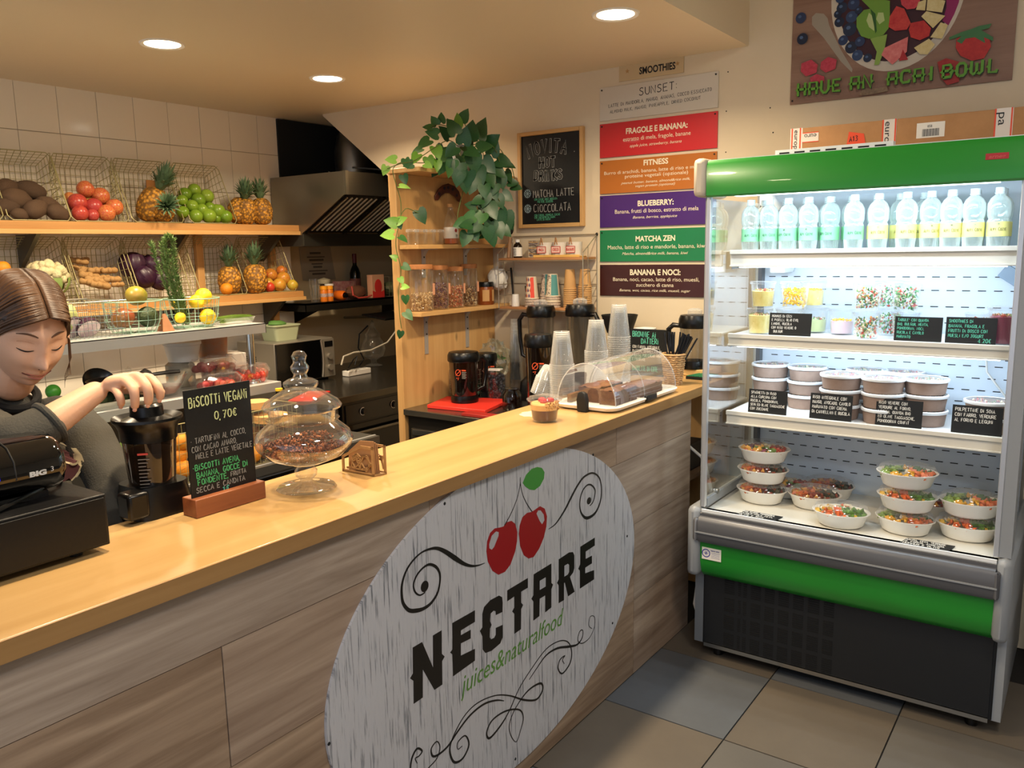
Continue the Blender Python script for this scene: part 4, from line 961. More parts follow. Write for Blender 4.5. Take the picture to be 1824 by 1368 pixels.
for s, px, zz_, k in (('CON CACAO, NOCE MOSCATA', 0,1.873,1),('POLVERE ZENZERO', .02,1.86,2),('CON FARiNA, VANiGLiA, CACAO', 0,1.792,3),('CON ZUCCHERO Di CANNA', 0,1.78,4),('LATTE Di AVENA', .015,1.769,5)):
    scrawl(a, s, (-2.471 + px, yb, zz_),(1,0,0),(0,0,1),.0105, w=.0018, squeeze=.68, seed=k)
part('chalk_small_lettering', a, mat('dim_green_chalk', '#4e9a78', .9), t, smooth=0)
# ---------------------------------------------------------------- poster
PY = 3.690
t = thing('food_poster', 'photo poster of a fruit bowl lettered HAVE AN ACAI BOWL', 'poster', (-.716, PY, 2.21))
px0, px1, pz0 = -1.153,-.336,2.21
a = M(); a.box(px0, px1,3.690,3.698, pz0, pz0 + .62); part('sheet', a, wood('poster_wood', '#9a7a66', '#7a5a48', 'X', 2.2,.55,7), t)
lay = [0]
def blob(nm, pts, col, y=None, var=None):
    lay[0] += 1; yy_ = PY - .00022*lay[0] if y is None else y
    a = M(); a.prism([(x, yy_, z) for x, z in pts], (0,-.00018,0)); part(nm, a, mat('print_' + nm + str(lay[0]), col, .5, var=var), t, fix=True)
cx, cz = -.752,2.599
rx, rz_ = .246,.303
E = lambda k, ox=0, oz=0: [(cx + ox + rx*k*math.cos(i*PI / 24), cz + oz + rz_*k*math.sin(i*PI / 24)) for i in range(48)]
blob('spoon', ((-1.0585,2.5652),(-1.0267,2.5572),(-1.0103,2.5367),(-1.004,2.5103),(-.9531,2.4058),(-.9035,2.3225),(-.9055,2.3101),(-.9511,2.3596),(-1.0228,2.4622),(-1.0726,2.5214),(-1.0738,2.5524)), '#9c9384')
blob('bowl_rim', E(1.0), '#c9bfae'); blob('bowl_inside', E(.89,0,.004), '#3a1620')
blob('berry_puree', ((-.5747,2.5673),(-.5251,2.5489),(-.5295,2.5125),(-.5425,2.4727),(-.5602,2.4357),(-.5815,2.4557),(-.5708,2.501)), '#8f1d5c')
BLUE = ['#1d2a44', '#26365a', '#18223a', '#2c4166']
for i, (u_, v_, r_) in enumerate((((-.9551,2.5677),(-.9336,2.5639),0),((-.91,2.5748),(-.8874,2.5708),0),((-.9629,2.5137),(-.9434,2.5105),0),((-.9153,2.5259),(-.8926,2.522),0),((-.9207,2.4792),(-.8944,2.4749),0),((-.9444,2.44),(-.9249,2.437),0),((-.9124,2.4074),(-.8891,2.4039),0),((-.8857,2.3732),(-.8645,2.3702),0),((-.846,2.3575),(-.8291,2.3551),0),((-.8781,2.4248),(-.859,2.422),0),((-.9694,2.545),(-.954,2.5424),0),((-.8699,2.4636),(-.8529,2.4609),0),((-.8887,2.5462),(-.8737,2.5437),0),((-1.1177,2.5546),(-1.0961,2.551),0),((-1.1081,2.4702),(-1.0854,2.4667),0),((-.9617,2.6039),(-.9433,2.6006),0))):
    r_ = abs(v_[0] - u_[0]); blob('blueberry', [(u_[0] + r_*math.cos(k*PI / 8), u_[1] + r_*math.sin(k*PI / 8)) for k in range(16)], BLUE[i % 4])
    blob('blueberry_crown', [(u_[0] - r_*.2 + r_*.35*math.cos(k*PI / 3), u_[1] + r_*.25 + r_*.3*math.sin(k*PI / 3)) for k in range(6)], '#4a6288')
blob('kiwi', ((-.891,2.5962),(-.8215,2.5788),(-.7724,2.5603),(-.7696,2.5063),(-.7719,2.4578),(-.7901,2.4361),(-.819,2.4308),(-.8435,2.4296),(-.874,2.4442),(-.8932,2.4823),(-.8948,2.5174),(-.8687,2.5428),(-.8441,2.5435)), '#6f9a38')
blob('kiwi_core', ((-.8483,2.5294),(-.8276,2.5062),(-.8252,2.4565),(-.8457,2.4746),(-.8568,2.5012)), '#b9c98a'); blob('kiwi_core', ((-.8139,2.5236),(-.7944,2.5203),(-.788,2.4898),(-.8068,2.4782),(-.82,2.5)), '#b3c785'); blob('kiwi_gap', ((-.8441,2.5435),(-.8234,2.5203),(-.8154,2.4549),(-.8198,2.4457),(-.8291,2.4868)), '#2c5a22')
blob('kiwi_strip', ((-.8386,2.4288),(-.7757,2.4363),(-.7825,2.3807),(-.8015,2.3238),(-.8188,2.3261),(-.8114,2.375)), '#88a84c')
blob('strawberry', ((-.7474,2.5365),(-.7183,2.5218),(-.6918,2.4643),(-.7047,2.4422),(-.7473,2.4441),(-.7722,2.4628),(-.7694,2.5014)), '#b5252c', var=(60, '#d04a40')); blob('strawberry', ((-.6918,2.4643),(-.6456,2.4663),(-.6186,2.4333),(-.6239,2.4054),(-.6555,2.3949),(-.6889,2.4106),(-.6976,2.4411)), '#ae1f26', var=(50, '#c83a30'))
blob('raspberry', ((-.7346,2.5632),(-.6641,2.5506),(-.6631,2.5313),(-.6806,2.5153),(-.7087,2.5177),(-.7286,2.538)), '#b52a38', var=(70, '#d2505a')); blob('strawberry_slice', ((-.6985,2.4146),(-.7002,2.3588),(-.7503,2.3178),(-.7936,2.36),(-.7827,2.3857)), '#c8585c', var=(40, '#e08a84')); blob('strawberry_slice', ((-.715,2.3708),(-.6938,2.3286),(-.727,2.3283)), '#a8242a')
for P in (((-.6367,2.5504),(-.5744,2.5251),(-.5832,2.4843),(-.6384,2.5009)),((-.6383,2.4985),(-.5712,2.4705),(-.5903,2.4524),(-.6117,2.4322),(-.6557,2.4823)),((-.5856,2.4493),(-.5602,2.4357),(-.5776,2.3887),(-.619,2.3999)),((-.6233,2.3957),(-.6014,2.3708),(-.6247,2.3382),(-.6526,2.3432),(-.675,2.3697)),((-.668,2.537),(-.6407,2.5417),(-.6431,2.5017),(-.6757,2.5097))): blob('pineapple_cube', P, '#cdb878', var=(50, '#dccf9c'))
blob('fruit_strawberry', ((-.5281,2.3811),(-.5064,2.3872),(-.419,2.3689),(-.4104,2.3352),(-.4313,2.2964),(-.47,2.2925),(-.5109,2.3171),(-.5283,2.348)), '#a3191e', var=(50, '#c03028'))
blob('strawberry_leaves', ((-.553,2.3897),(-.5117,2.4021),(-.4772,2.4083),(-.456,2.4142),(-.4136,2.4165),(-.4211,2.4016),(-.4465,2.3987),(-.4061,2.367),(-.4052,2.353),(-.4362,2.3716),(-.4305,2.3499),(-.4666,2.3763),(-.497,2.3763),(-.5091,2.3594),(-.5275,2.3716),(-.5109,2.3878),(-.5524,2.3801)), '#3c7444')
for P in (((-1.107,2.3709),(-1.0671,2.381),(-1.0396,2.3564),(-1.0436,2.3258),(-1.0861,2.3167),(-1.1086,2.3396)),((-1.0267,2.365),(-.9986,2.3817),(-.9642,2.3666),(-.9679,2.3312),(-1.0065,2.3209),(-1.0283,2.3393)),((-1.0696,2.3083),(-1.0434,2.3205),(-1.0111,2.3059),(-1.0101,2.2798),(-1.0634,2.2865))): blob('fruit_raspberry', P, '#a8243a', var=(70, '#c8485a'))
blob('fruit_half', ((-.5885,2.3042),(-.5597,2.3146),(-.5095,2.2932),(-.5095,2.2218),(-.5493,2.2148),(-.5736,2.2444)), '#8f1c1e', var=(50, '#a83028')); blob('oat_crumbs', ((-.8734,2.2168),(-.8544,2.24),(-.8045,2.2339),(-.7655,2.2367),(-.7597,2.2185),(-.8035,2.2136),(-.853,2.2119)), '#9a8468', var=(50, '#6a5640'))
def notch(mb, txt, x, z, h, y, wsc=1.):
    """blocky notched capitals as on the oval sign"""
    G = {'H': [[(0,0),(0,6)],[(4,0),(4,6)],[(0,3),(4,3)]], 'A': [[(0,0),(0,5.6),(4,5.6),(4,0)],[(0,2.6),(4,2.6)]], 'V': [[(0,6),(0,1.6),(1.4,.2),(2.6,.2),(4,1.6),(4,6)]], 'E': [[(4,5.6),(0,5.6),(0,.4),(4,.4)],[(0,3),(3.2,3)]], 'N': [[(0,0),(0,6),(4,0),(4,6)]], 'C': [[(4,4.4),(4,5.4),(1,5.6),(0,4.6),(0,1.4),(1,.4),(4,.6),(4,1.6)]], 'I': [[(1.5,0),(1.5,6)]], 'B': [[(0,.4),(0,5.6),(3.2,5.6),(3.8,4.6),(3,3.2),(0,3.2)],[(3,3.2),(4,2),(3.6,.6),(0,.4)]], 'O': [[(1,.4),(0,1.4),(0,4.6),(1,5.6),(3,5.6),(4,4.6),(4,1.4),(3,.4),(1,.4)]], 'W': [[(0,6),(0,1.2),(1,.4),(2.5,1.2),(2.5,5)],[(2.5,1.2),(4,.4),(5,1.2),(5,6)]], 'L': [[(0,6),(0,.4),(3.4,.4),(3.4,1.4)]]}
    g = h / 6
    for ch in txt:
        if ch == ' ': x += g*3*wsc; continue
        for st in G[ch]: mb.ribbon([(x + u_*g*wsc*.85, y, z + v_*g) for u_, v_ in st], g*1.15,(0,-1,0),.0003)
        for xx in ([0,4] if ch in 'HAVNOB' else [0]) if ch != 'I' else [1.5]:
            p_ = Vector((x + xx*g*wsc*.85, y - .0003, z + 2.8*g)); sg_ = -1 if xx in (0,1.5) else 1
            mb.prism([p_ + Vector((0,0, g*1.0)), p_ + Vector((sg_*g*1.35,0,0)), p_ + Vector((0,0,-g*1.0))], (0,-.0002,0))
        x += g*wsc*{'I': 4.4, 'W': 7.0}.get(ch, 5.6)
    return x
zt0 = 2.24 - .002
for nm, dx, dz_, y_, c_ in (('letter_shadow', .003,-.003, PY - .0205, '#1e2a18'),('lettering', 0,0, PY - .0225, '#5f9a2c')):
    a = M()
    for wd, xw in (('HAVE', -1.114),('AN', -.901),('ACAI', -.76),('BOWL', -.565)):
        notch(a, wd, xw + dx, zt0 + dz_, .052, y_, .98)
    part(nm, a, mat(nm + '_poster', c_, .5), t, fix=True)
a = M(); a.cyl((px0 + .01,3.69, pz0 + .015),(px0 + .01,3.687, pz0 + .015),.004, n=8); part('screw', a, BLACKM, t)
# small screws left in the wall
a = M()
for x, z in ((-1.439,2.216),(-1.437,2.038),(-1.225,2.104),(-1.241,2.209),(-1.435,2.384)): a.ell((x, 3.699, z),.003,6,4)
part('wall_plug', a, BLACKM, bpy.data.objects['wall_back'], kind='stuff')

# ================================================================ pine partition with shelves
un = thing('pine_shelf_unit', 'tall pine partition with two shelves, top board and steel brackets', 'shelf', (-2.78,3.3,0))
a = M(); a.box(-2.800,-2.757,2.937,3.695,.0,1.985); part('partition_panel', a, PINE, un, bevel=.002)
a = M(); a.box(-2.800,-2.600,2.925,3.695,1.985,2.006); part('top_board', a, PINEY, un, bevel=.002)
a = M(); a.box(-2.812,-2.800,2.945,2.975,1.86,2.0); part('edge_cleat', a, PINE, un, bevel=.001)
a = M(); a.box(-2.757,-2.635,2.945,3.695,1.632,1.652); part('shelf_board', a, PINEY, un, bevel=.002)
a = M(); a.box(-2.757,-2.650,2.965,3.695,1.310,1.332); part('shelf_board', a, PINEY, un, bevel=.002)
BRK = mat('grey_bracket', '#b9b4ab', .4,.3)
for zt_, ys in ((1.632,(3.10,3.43)),(1.310,(3.10,3.43))):
    for y in ys:
        a = M(); L_ = .14 if zt_ > 1.5 else .20; a.prism([(-2.756, y, zt_ - L_),(-2.753, y, zt_ - L_),(-2.751, y, zt_ - .03),(-2.73, y, zt_ - .005),(-2.67, y, zt_ - .003),(-2.67, y, zt_),(-2.756, y, zt_)], (0,.026,0)); part('bracket', a, BRK, un, fix=True)
        for k in (.03,.09):
            a = M(); a.cyl((-2.7525, y + .014, zt_ - .10 + k - .03),(-2.7495, y + .014, zt_ - .10 + k - .03),.004, n=8); part('bracket_screw', a, BLACKM, un)
# boomerang hung on the panel
P = ((3.209,1.871),(3.205,1.892),(3.233,1.926),(3.269,1.947),(3.313,1.958),(3.362,1.949),(3.397,1.923),(3.414,1.889),(3.413,1.867),(3.39,1.872),(3.359,1.896),(3.32,1.911),(3.284,1.909),(3.253,1.892),(3.23,1.871))
t = thing('boomerang', 'dark painted wooden boomerang hung on the pine panel', 'boomerang', (-2.75, P[0][0], P[0][1]))
a = M(); a.prism([(-2.752, y, z) for y, z in P], (.008,0,0)); part('boomerang_blade', a, mat('boomerang_wood', '#6b3420', .4, var=(22, '#3a1a14')), t, bevel=.003, fix=True)
a = M(); cyb = sum(p[0] for p in P) / len(P)
for y, z in ((3.237,1.904),(3.278,1.933),(3.309,1.938),(3.344,1.931),(3.375,1.902)): a.cyl((-2.744, y, z),(-2.7425, y, z),.008, n=12)
part('painted_dots', a, mat('boomerang_dots', '#1c1a2e', .5), t)
# low glass boxes and syrup bottle on the upper shelf
zu = 1.6525
src = None
for i, px in enumerate((731,748,764,779)):
    p_ = (0,2.979,0)
    lab = 'low ribbed clear container on the upper pine shelf, %s from the left' % order[i]
    if src is None:
        src = thing('clear_container', lab, 'container', (-2.70, p_[1], zu), 'clear containers on the upper pine shelf')
        a = M(); a.lathe([(.0,.002),(.025,.002),(.027,.006),(.029,.060),(.030,.062)], n=24); part('container_wall', a, GLASS, src, world=False)
        a = M(); a.lathe([(.031,.060),(.031,.070),(.029,.073),(0,.074)], n=24); part('lid', a, CLEARP, src, world=False)
    else: dup(src, (-2.70, src.location.y + i*.062, zu), lab)

t = thing('syrup_bottle', 'clear bottle with white label and amber syrup on the upper pine shelf', 'bottle', (-2.69,3.256, zu))
a = M(); a.lathe([(0,.002),(.034,.002),(.037,.008),(.037,.08),(.036,.10),(.028,.135),(.018,.155),(.014,.165),(.014,.19)], n=24); part('bottle_body', a, GLASS, t, world=False)
a = M(); a.lathe([(0,.003),(.034,.004),(.035,.030),(0,.030)], n=20); part('syrup', a, mat('amber_syrup', '#b3541e', .2), t, world=False)
a = M(); a.lathe([(.0376,.03),(.0376,.085)], n=24); part('label_wrap', a, PAPER, t, world=False)
a = M(); a.ell((.0378,-.008,.068),(.001,.010,.009),10,6); part('label_emblem', a, mat('label_red', '#b5403a', .6), t, world=False)
a = M(); scrawl(a, 'TY', (.0385,-.012,.036),(0,1,0),(0,0,1),.012, jit=.02); part('label_lettering', a, INK, t, world=False)
a = M(); a.lathe([(.016,.183),(.016,.20),(0,.201)], n=16); part('cap', a, mat('cork', '#c9955c', .7), t, world=False)
# ---------------------------------------------------------------- cork lidded jars on the lower shelf
CORK = mat('cork_lid', '#bf7f4a', .7, bump=(50,.2), var=(60, '#a56a3a'))
JAR = film('jar_glass', (.96,.97,.96), refl=.12, rough=.02, body=.02)
NUTS = {'oats': food('oats', '#d8b27a', '#e2c494', '#b98f58'), 'berries': food('dried_berries', '#7a3c3a', '#5a2a2e', '#8f6a5c', '#a47a72'), 'mix': food('nut_mix', '#d98a5a', '#c9603c', '#b07a4a', '#e6b48a'), 'muesli': food('muesli', '#cfa878', '#8a5c34', '#e8d3a8', '#5c3a22')}
def jar(lab, px, base, r, h, fill, level, dy=0):
    x_, y_, _ = base
    t = thing('cork_lid_jar', lab, 'jar', (-2.702, y_, 1.3325), 'cork lidded glass jars on the lower pine shelf')
    a = M(); a.lathe([(0,.003),(r - .003,.003),(r, .008),(r, h - .03),(r*.93, h - .022),(r*.93, h - .012)], n=28); part('jar_wall', a, JAR, t, world=False)
    a = M(); a.lathe([(r*.9, h - .018),(r*1.0, h - .018),(r*1.02, h),(r*.98, h + .004),(0, h + .005)], n=28); part('cork_lid', a, CORK, t, world=False)
    a = M(); crumbs(a, 420, lambda g: (lambda th, rr: (rr*math.cos(th), rr*math.sin(th), g.uniform(.008, h*level)))(g.uniform(0,6.28),(r - .007)*(g.random() ** .22)),.0050, len(fill), rg_=random.Random(px)); part('contents', a, fill, t, world=False, kind='stuff', smooth=0)
    a = M(); a.box(r*.55, r*.55 + .004, r*.78, r*.78 + .014, h*.35, h*.60); part('tag', a, mat('kraft_tag', '#e0a07a', .7), t, world=False)
    return t
j0 = (0,3.03,0)
jar('widest cork lidded jar of pale oats at the left end of the lower pine shelf', 1, j0,.058,.222, NUTS['oats'], .40)
jar('cork lidded jar of dark dried berries, second on the lower pine shelf', 2,(0,3.171,0),.043,.215, NUTS['berries'], .62)
jar('cork lidded jar of orange nut mix, third on the lower pine shelf', 3,(0,3.291,0),.043,.205, NUTS['mix'], .55)
jar('cork lidded jar of light muesli, fourth on the lower pine shelf', 4,(0,3.405,0),.043,.215, NUTS['muesli'], .48)
t = thing('honey_jar', 'brown jar of spread with black lid beside the cork lidded jars', 'jar', (-2.700,3.544,1.3325))
a = M(); a.lathe([(0,0),(.041,0),(.044,.006),(.044,.085),(.040,.094),(.040,.10)], n=28); part('jar_wall', a, mat('honey_brown', '#8f4c22', .2, var=(20, '#7a3c18')), t, world=False)
a = M(); a.lathe([(.042,.096),(.043,.118),(.041,.121),(0,.121)], n=28); part('lid', a, BLACKP, t, world=False)
for an in (-.9,.35):
    a = M(); k = M(); k.lathe([(.0448,.018),(.0448,.082)], n=28)
    vs = [k.v[i] for i in range(len(k.v))]
    a = M(); seg = [(.0449*math.cos(an + s*.14),.0449*math.sin(an + s*.14)) for s in range(-3,4)]
    a.add([(x, y, .02) for x, y in seg] + [(x, y, .08) for x, y in seg], [(i, i + 1, i + 8, i + 7) for i in range(6)]); part('label', a, mat('tan_label', '#c79a62', .6), t, world=False)
# crumpled paper roll
t = thing('paper_roll', 'crumpled roll of white paper hanging in the corner beside the honey jar', 'paper roll', (-2.66,3.62,1.45))
a = M(); a.ell((-2.67,3.615,1.47),(.055,.05,.062),16,12, nz=.25, sc=2.5, seed=4); part('paper_sheet', a, PAPER, t)
a = M(); a.cyl((-2.67,3.695,1.50),(-2.67,3.62,1.50),.006, n=8); part('wall_hook', a, STEEL, t)

# ---------------------------------------------------------------- trailing pothos
LG = [mat('leaf_%d' % i, c, .38, spec=.5, var=(14, c2)) for i, (c, c2) in enumerate([('#1f4422', '#2c5c2a'),('#27552a', '#1d4222'),('#3f7034', '#2f5a2c'),('#7fae3c', '#5f9434'),('#9cc860', '#7cae44')])]
pp = thing('pothos_plant', 'trailing pothos plant with heart shaped leaves in a pale grey pot', 'plant', (-2.70,3.36,2.007))
a = M(); a.lathe([(0,0),(.042,0),(.046,.006),(.062,.115),(.066,.118),(.066,.135),(.060,.135),(.056,.10),(0,.10)], n=28); part('pot', a, mat('pot_grey', '#9aa3b0', .5), pp, world=False)
a = M(); a.lathe([(0,.104),(.056,.103)], n=20); part('soil', a, mat('soil', '#2a1d14', .95), pp, world=False)
def leaf_mesh():
    a = M(); out = [(0,0),(.22,-.16),(.44,-.10),(.52,.14),(.46,.42),(.30,.72),(0,1.08)]
    L = [(-x, y) for x, y in out[1:-1]][::-1]
    ring = out + L; n = len(ring)
    a.add([(x, y, .16*abs(x) - .18*(y*.9) ** 2) for x, y in ring] + [(0,.35,-.03),(0,.72,-.09)], [])
    c0, c1 = n, n + 1
    a.f = []; a.fm = []
    for i in range(n):
        j = (i + 1) % n
        c = c1 if (ring[i][1] + ring[j][1]) / 2 > .5 else c0
        a.f.append((i, j, c)); a.fm.append(0)
    a.f.append((4, c1, c0)); a.fm.append(0); a.f.append((n - 4, c0, c1)); a.fm.append(0)
    return mesh('leaf', a, 60)
LM = leaf_mesh(); LM.materials.append(LG[0])
rl = random.Random(21)
def leaf(p, s, dirv, mi, parent=pp, droop=None):
    o = bpy.data.objects.new('leaf', LM); COL.objects.link(o); o.parent = parent
    d = Vector(dirv).normalized(); nrm = Vector((.75,-.75,.35)) + Vector((rl.uniform(-.5,.5), rl.uniform(-.5,.5), rl.uniform(-.3,.5)))
    x = d.cross(nrm).normalized(); z = x.cross(d).normalized()
    m = Matrix((x, d, z)).transposed().to_4x4(); m = Matrix.Translation(Vector(p) - org(parent)) @ m @ Matrix.Diagonal((s, s, s, 1))
    o.matrix_local = m; o.material_slots[0].link = 'OBJECT'; o.material_slots[0].material = LG[mi]
def vine(pts, r=.0022, name='vine'):
    a = M(); P_ = [Vector(p) for p in pts]; out = []
    for i in range(len(P_) - 1):
        p0, p1, p2, p3 = P_[max(i - 1,0)], P_[i], P_[i + 1], P_[min(i + 2, len(P_) - 1)]
        for k in range(4):
            t_ = k / 4; out.append(.5*((2*p1) + (p2 - p0)*t_ + (2*p0 - 5*p1 + 4*p2 - p3)*t_*t_ + (3*p1 - p0 - 3*p2 + p3)*t_ ** 3))
    out.append(P_[-1]); a.tube(out, r, 5); part(name, a, mat('vine_stem', '#5f6b34', .6), pp)
pot = (-2.70,3.36,2.13)
V1 = ((-2.62,3.35,2.129),(-2.62,3.173,2.08),(-2.62,3.048,2.037),(-2.62,2.948,2.024),(-2.62,2.854,2.023),(-2.62,2.779,1.988),(-2.62,2.796,1.916),(-2.62,2.821,1.843),(-2.62,2.813,1.768),(-2.62,2.783,1.692),(-2.62,2.779,1.63),(-2.62,2.804,1.541),(-2.62,2.783,1.44),(-2.62,2.784,1.337),(-2.62,2.792,1.272))
V1 = [pot] + [(x, y - .0, z) for x, y, z in V1[1:]]
vine(V1); vine([pot] + list(((-2.56,3.104,2.134),(-2.56,3.001,2.094),(-2.56,2.863,2.026),(-2.56,2.759,2.002),(-2.56,2.68,1.977))))
vine([pot] + list(((-2.5,3.242,2.141),(-2.5,3.304,2.015),(-2.5,3.267,1.879),(-2.5,3.293,1.745),(-2.5,3.223,1.677),(-2.5,3.156,1.664))))
vine([pot] + list(((-2.45,3.264,2.126),(-2.45,3.352,2.041),(-2.45,3.302,1.931),(-2.45,3.368,1.827),(-2.45,3.404,1.759))))
vine([pot] + list(((-2.55,3.17,2.009),(-2.55,3.192,1.932),(-2.55,3.162,1.851),(-2.55,3.138,1.784),(-2.55,3.149,1.745))))
vine([pot] + list(((-2.6,3.218,2.187),(-2.6,3.134,2.205),(-2.6,3.073,2.206),(-2.6,3.033,2.194)))); vine([pot] + list(((-2.6,3.284,2.207),(-2.6,3.264,2.244),(-2.6,3.295,2.267)))); vine([pot] + list(((-2.45,3.309,2.117),(-2.45,3.4,2.071),(-2.45,3.456,2.021),(-2.45,3.482,1.941))))
vine(((-2.6,2.765,1.741),(-2.6,2.827,1.812),(-2.6,2.902,1.799),(-2.6,2.952,1.795)))
LV = (((-2.58,2.756,2.02),.052,-.9,.1,4),((-2.58,2.694,1.989),.046,-.3,-.9,4),((-2.58,2.818,2.029),.048,.2,-1,2),((-2.6,2.821,1.96),.048,.3,-.9,1),((-2.6,2.796,1.91),.053,1,-.1,4),((-2.6,2.765,1.746),.062,-1,.3,3),((-2.6,2.772,1.751),.053,.9,.5,3),((-2.6,2.914,1.807),.074,.5,-.9,1),((-2.6,2.773,1.761),.048,.4,-1,1),((-2.6,2.74,1.697),.062,-1,0,4),((-2.6,2.783,1.687),.048,.9,-.5,2),((-2.6,2.756,1.59),.038,-.5,.3,3),((-2.6,2.798,1.559),.044,.8,-.4,2),((-2.6,2.773,1.504),.036,.5,-.8,3),((-2.6,2.785,1.463),.039,.8,0,4),((-2.6,2.805,1.421),.044,0,-1,2),((-2.6,2.801,1.347),.054,.6,-.6,2),((-2.6,2.766,1.262),.039,-.2,-.9,1),((-2.6,3.032,2.186),.05,-1,.2,2),((-2.6,3.065,2.205),.05,-.5,.8,2),((-2.6,3.098,2.219),.05,.1,1,2),((-2.6,3.219,2.213),.067,.1,1,3),((-2.6,3.251,2.246),.067,.6,.8,2),((-2.6,3.181,2.217),.041,-.6,.5,1),((-2.58,2.986,2.125),.074,-.9,-.5,2),((-2.58,3.047,2.156),.065,-.8,.2,2),((-2.58,3.085,2.103),.075,-.5,-.8,1),((-2.58,2.934,2.083),.063,-.9,-.3,2),((-2.58,2.905,2.056),.058,-.5,-.7,3),((-2.58,2.97,2.048),.059,.3,-.9,3),((-2.58,3.033,2.04),.06,.1,-1,3),((-2.58,3.082,2.031),.066,-.3,-.8,2),((-2.58,2.865,2.011),.048,-.8,-.2,2),((-2.58,2.949,2.017),.044,.6,-.3,4),((-2.58,3.024,2.098),.07,.3,-.7,3),((-2.55,3.092,2.144),.075,-.3,.4,1),((-2.55,3.089,2.075),.07,-.6,-.5,2),((-2.5,3.081,2.157),.084,-.3,.6,0),((-2.5,3.134,2.118),.085,.2,.8,0),((-2.5,3.19,2.142),.096,.1,.9,0),((-2.5,3.251,2.147),.113,.3,1,0),((-2.48,3.281,2.112),.098,.5,.4,0),((-2.48,3.179,2.069),.096,.1,-.7,0),((-2.48,3.256,2.049),.093,.6,-.6,1),((-2.46,3.298,2.077),.078,.5,.9,1),((-2.46,3.343,2.054),.089,1,-.3,1),((-2.46,3.389,2.039),.074,.9,-.2,1),((-2.46,3.319,2.013),.078,.7,-.5,1),((-2.46,3.412,2.005),.069,.6,-.9,1),((-2.46,3.373,1.976),.068,.2,-1,1),((-2.46,3.434,1.952),.059,1,0,1),((-2.46,3.467,1.935),.059,1,-.2,1),((-2.48,3.211,2.007),.092,.3,-.9,1),((-2.48,3.145,1.99),.086,-.2,-1,1),((-2.5,3.109,2.027),.085,-.4,-.9,1),((-2.5,3.099,1.988),.08,-.2,-1,1),((-2.5,3.139,1.952),.071,.1,-1,1),((-2.48,3.187,1.959),.087,-.3,-1,1),((-2.46,3.263,1.983),.082,.5,-.9,1),((-2.52,3.084,2.04),.07,-.5,-.8,2),((-2.52,3.049,1.999),.05,0,-1,2),((-2.5,3.079,2.096),.074,-.5,-.4,0),((-2.48,3.137,2.084),.075,.5,-.2,0),((-2.48,3.214,2.098),.087,.6,.1,0),((-2.46,3.292,1.918),.073,.4,-.8,1),((-2.46,3.246,1.89),.077,-.2,-1,1),((-2.46,3.337,1.88),.073,.5,-.9,1),((-2.46,3.384,1.895),.069,.8,-.5,1),((-2.46,3.267,1.837),.088,.6,-1,1),((-2.46,3.348,1.813),.09,.4,-1,1),((-2.46,3.405,1.801),.096,.3,-1,1),((-2.46,3.22,1.796),.077,-.4,-.8,2),((-2.46,3.154,1.781),.071,-.9,-.2,2),((-2.46,3.169,1.826),.061,-.8,.2,1),((-2.46,3.286,1.757),.084,-.1,-1,1),((-2.46,3.332,1.745),.084,.4,-1,1),((-2.46,3.254,1.73),.078,.1,-1,1),((-2.46,3.183,1.748),.077,-.7,-.6,1),((-2.46,3.131,1.742),.066,-1,0,1),((-2.5,3.13,1.756),.066,-.8,-.3,2),((-2.5,3.145,1.704),.077,-.3,-.9,0),((-2.5,3.189,1.717),.067,.4,-.9,1),((-2.46,3.364,1.731),.074,.9,-.7,1),((-2.46,3.284,1.69),.063,.3,-1,1),((-2.46,3.428,1.774),.064,.4,-1,1),((-2.44,3.298,1.936),.067,-.3,-.9,1),((-2.44,3.188,1.86),.061,-.9,-.3,1),((-2.44,3.208,1.926),.071,.1,-1,0))
for P_, s_, dx, dy, mi in LV:
    # image left is roughly world (-x,-y): leaves fan out around the stems
    d = Vector((.80*dx, .58*dx, dy)) + Vector((.25,-.35,0))*rl.uniform(0,.9)
    leaf(P_, s_*.88, d, mi)
for k in range(26):
    P_ = [(-2.56,3.295,2.098),(-2.54,3.427,2.025),(-2.62,3.131,2.064),(-2.52,3.337,1.829),(-2.52,3.343,1.747)][k % 5]
    sp = (.10,.10,.10,.06,.06)[k % 5]
    P_ = (P_[0] + rl.uniform(-.03,.03), P_[1] + rl.uniform(-sp, sp), P_[2] + rl.uniform(-sp*.7, sp*.6))
    leaf(P_, rl.uniform(.045,.07),(rl.uniform(-.5,.9), rl.uniform(-1,1), rl.uniform(-1,.5)), rl.choice([0,0,1,1,2]) if k % 5 != 2 else rl.choice([2,3,1]))

# ================================================================ wire wall shelf
ws = thing('wire_wall_shelf', 'two tier wall shelf of pale wire with wooden boards', 'shelf', (-2.36,3.6,1.30))
WX0, WX1, WY = -2.62,-2.10,3.552
W_ = mat('shelf_wire', '#b7ac98', .35,.7)
a = M(); r_ = .0028
for x in (WX0, WX1):
    a.tube([(x, 3.692,1.69),(x, WY, 1.60),(x, WY, 1.315),(x, 3.692,1.30)], r_, 6); a.tube([(x, 3.692,1.69),(x, 3.692,1.30)], r_, 6)
    a.tube([(x, WY + .05,1.637),(x, WY + .05,1.315)], r_*.7,5)
    for z in (1.38,1.44,1.51): a.tube([(x, WY, z),(x, 3.692, z)], r_*.7,5)
a.tube([(WX0,3.692,1.69),(WX1,3.692,1.69)], r_, 6); a.tube([(WX0,3.692,1.44),(WX1,3.692,1.44)], r_*.7,5)
for z in (1.563,1.308): a.tube([(WX0, WY, z),(WX1, WY, z)], r_, 6)
part('wire_frame', a, W_, ws)
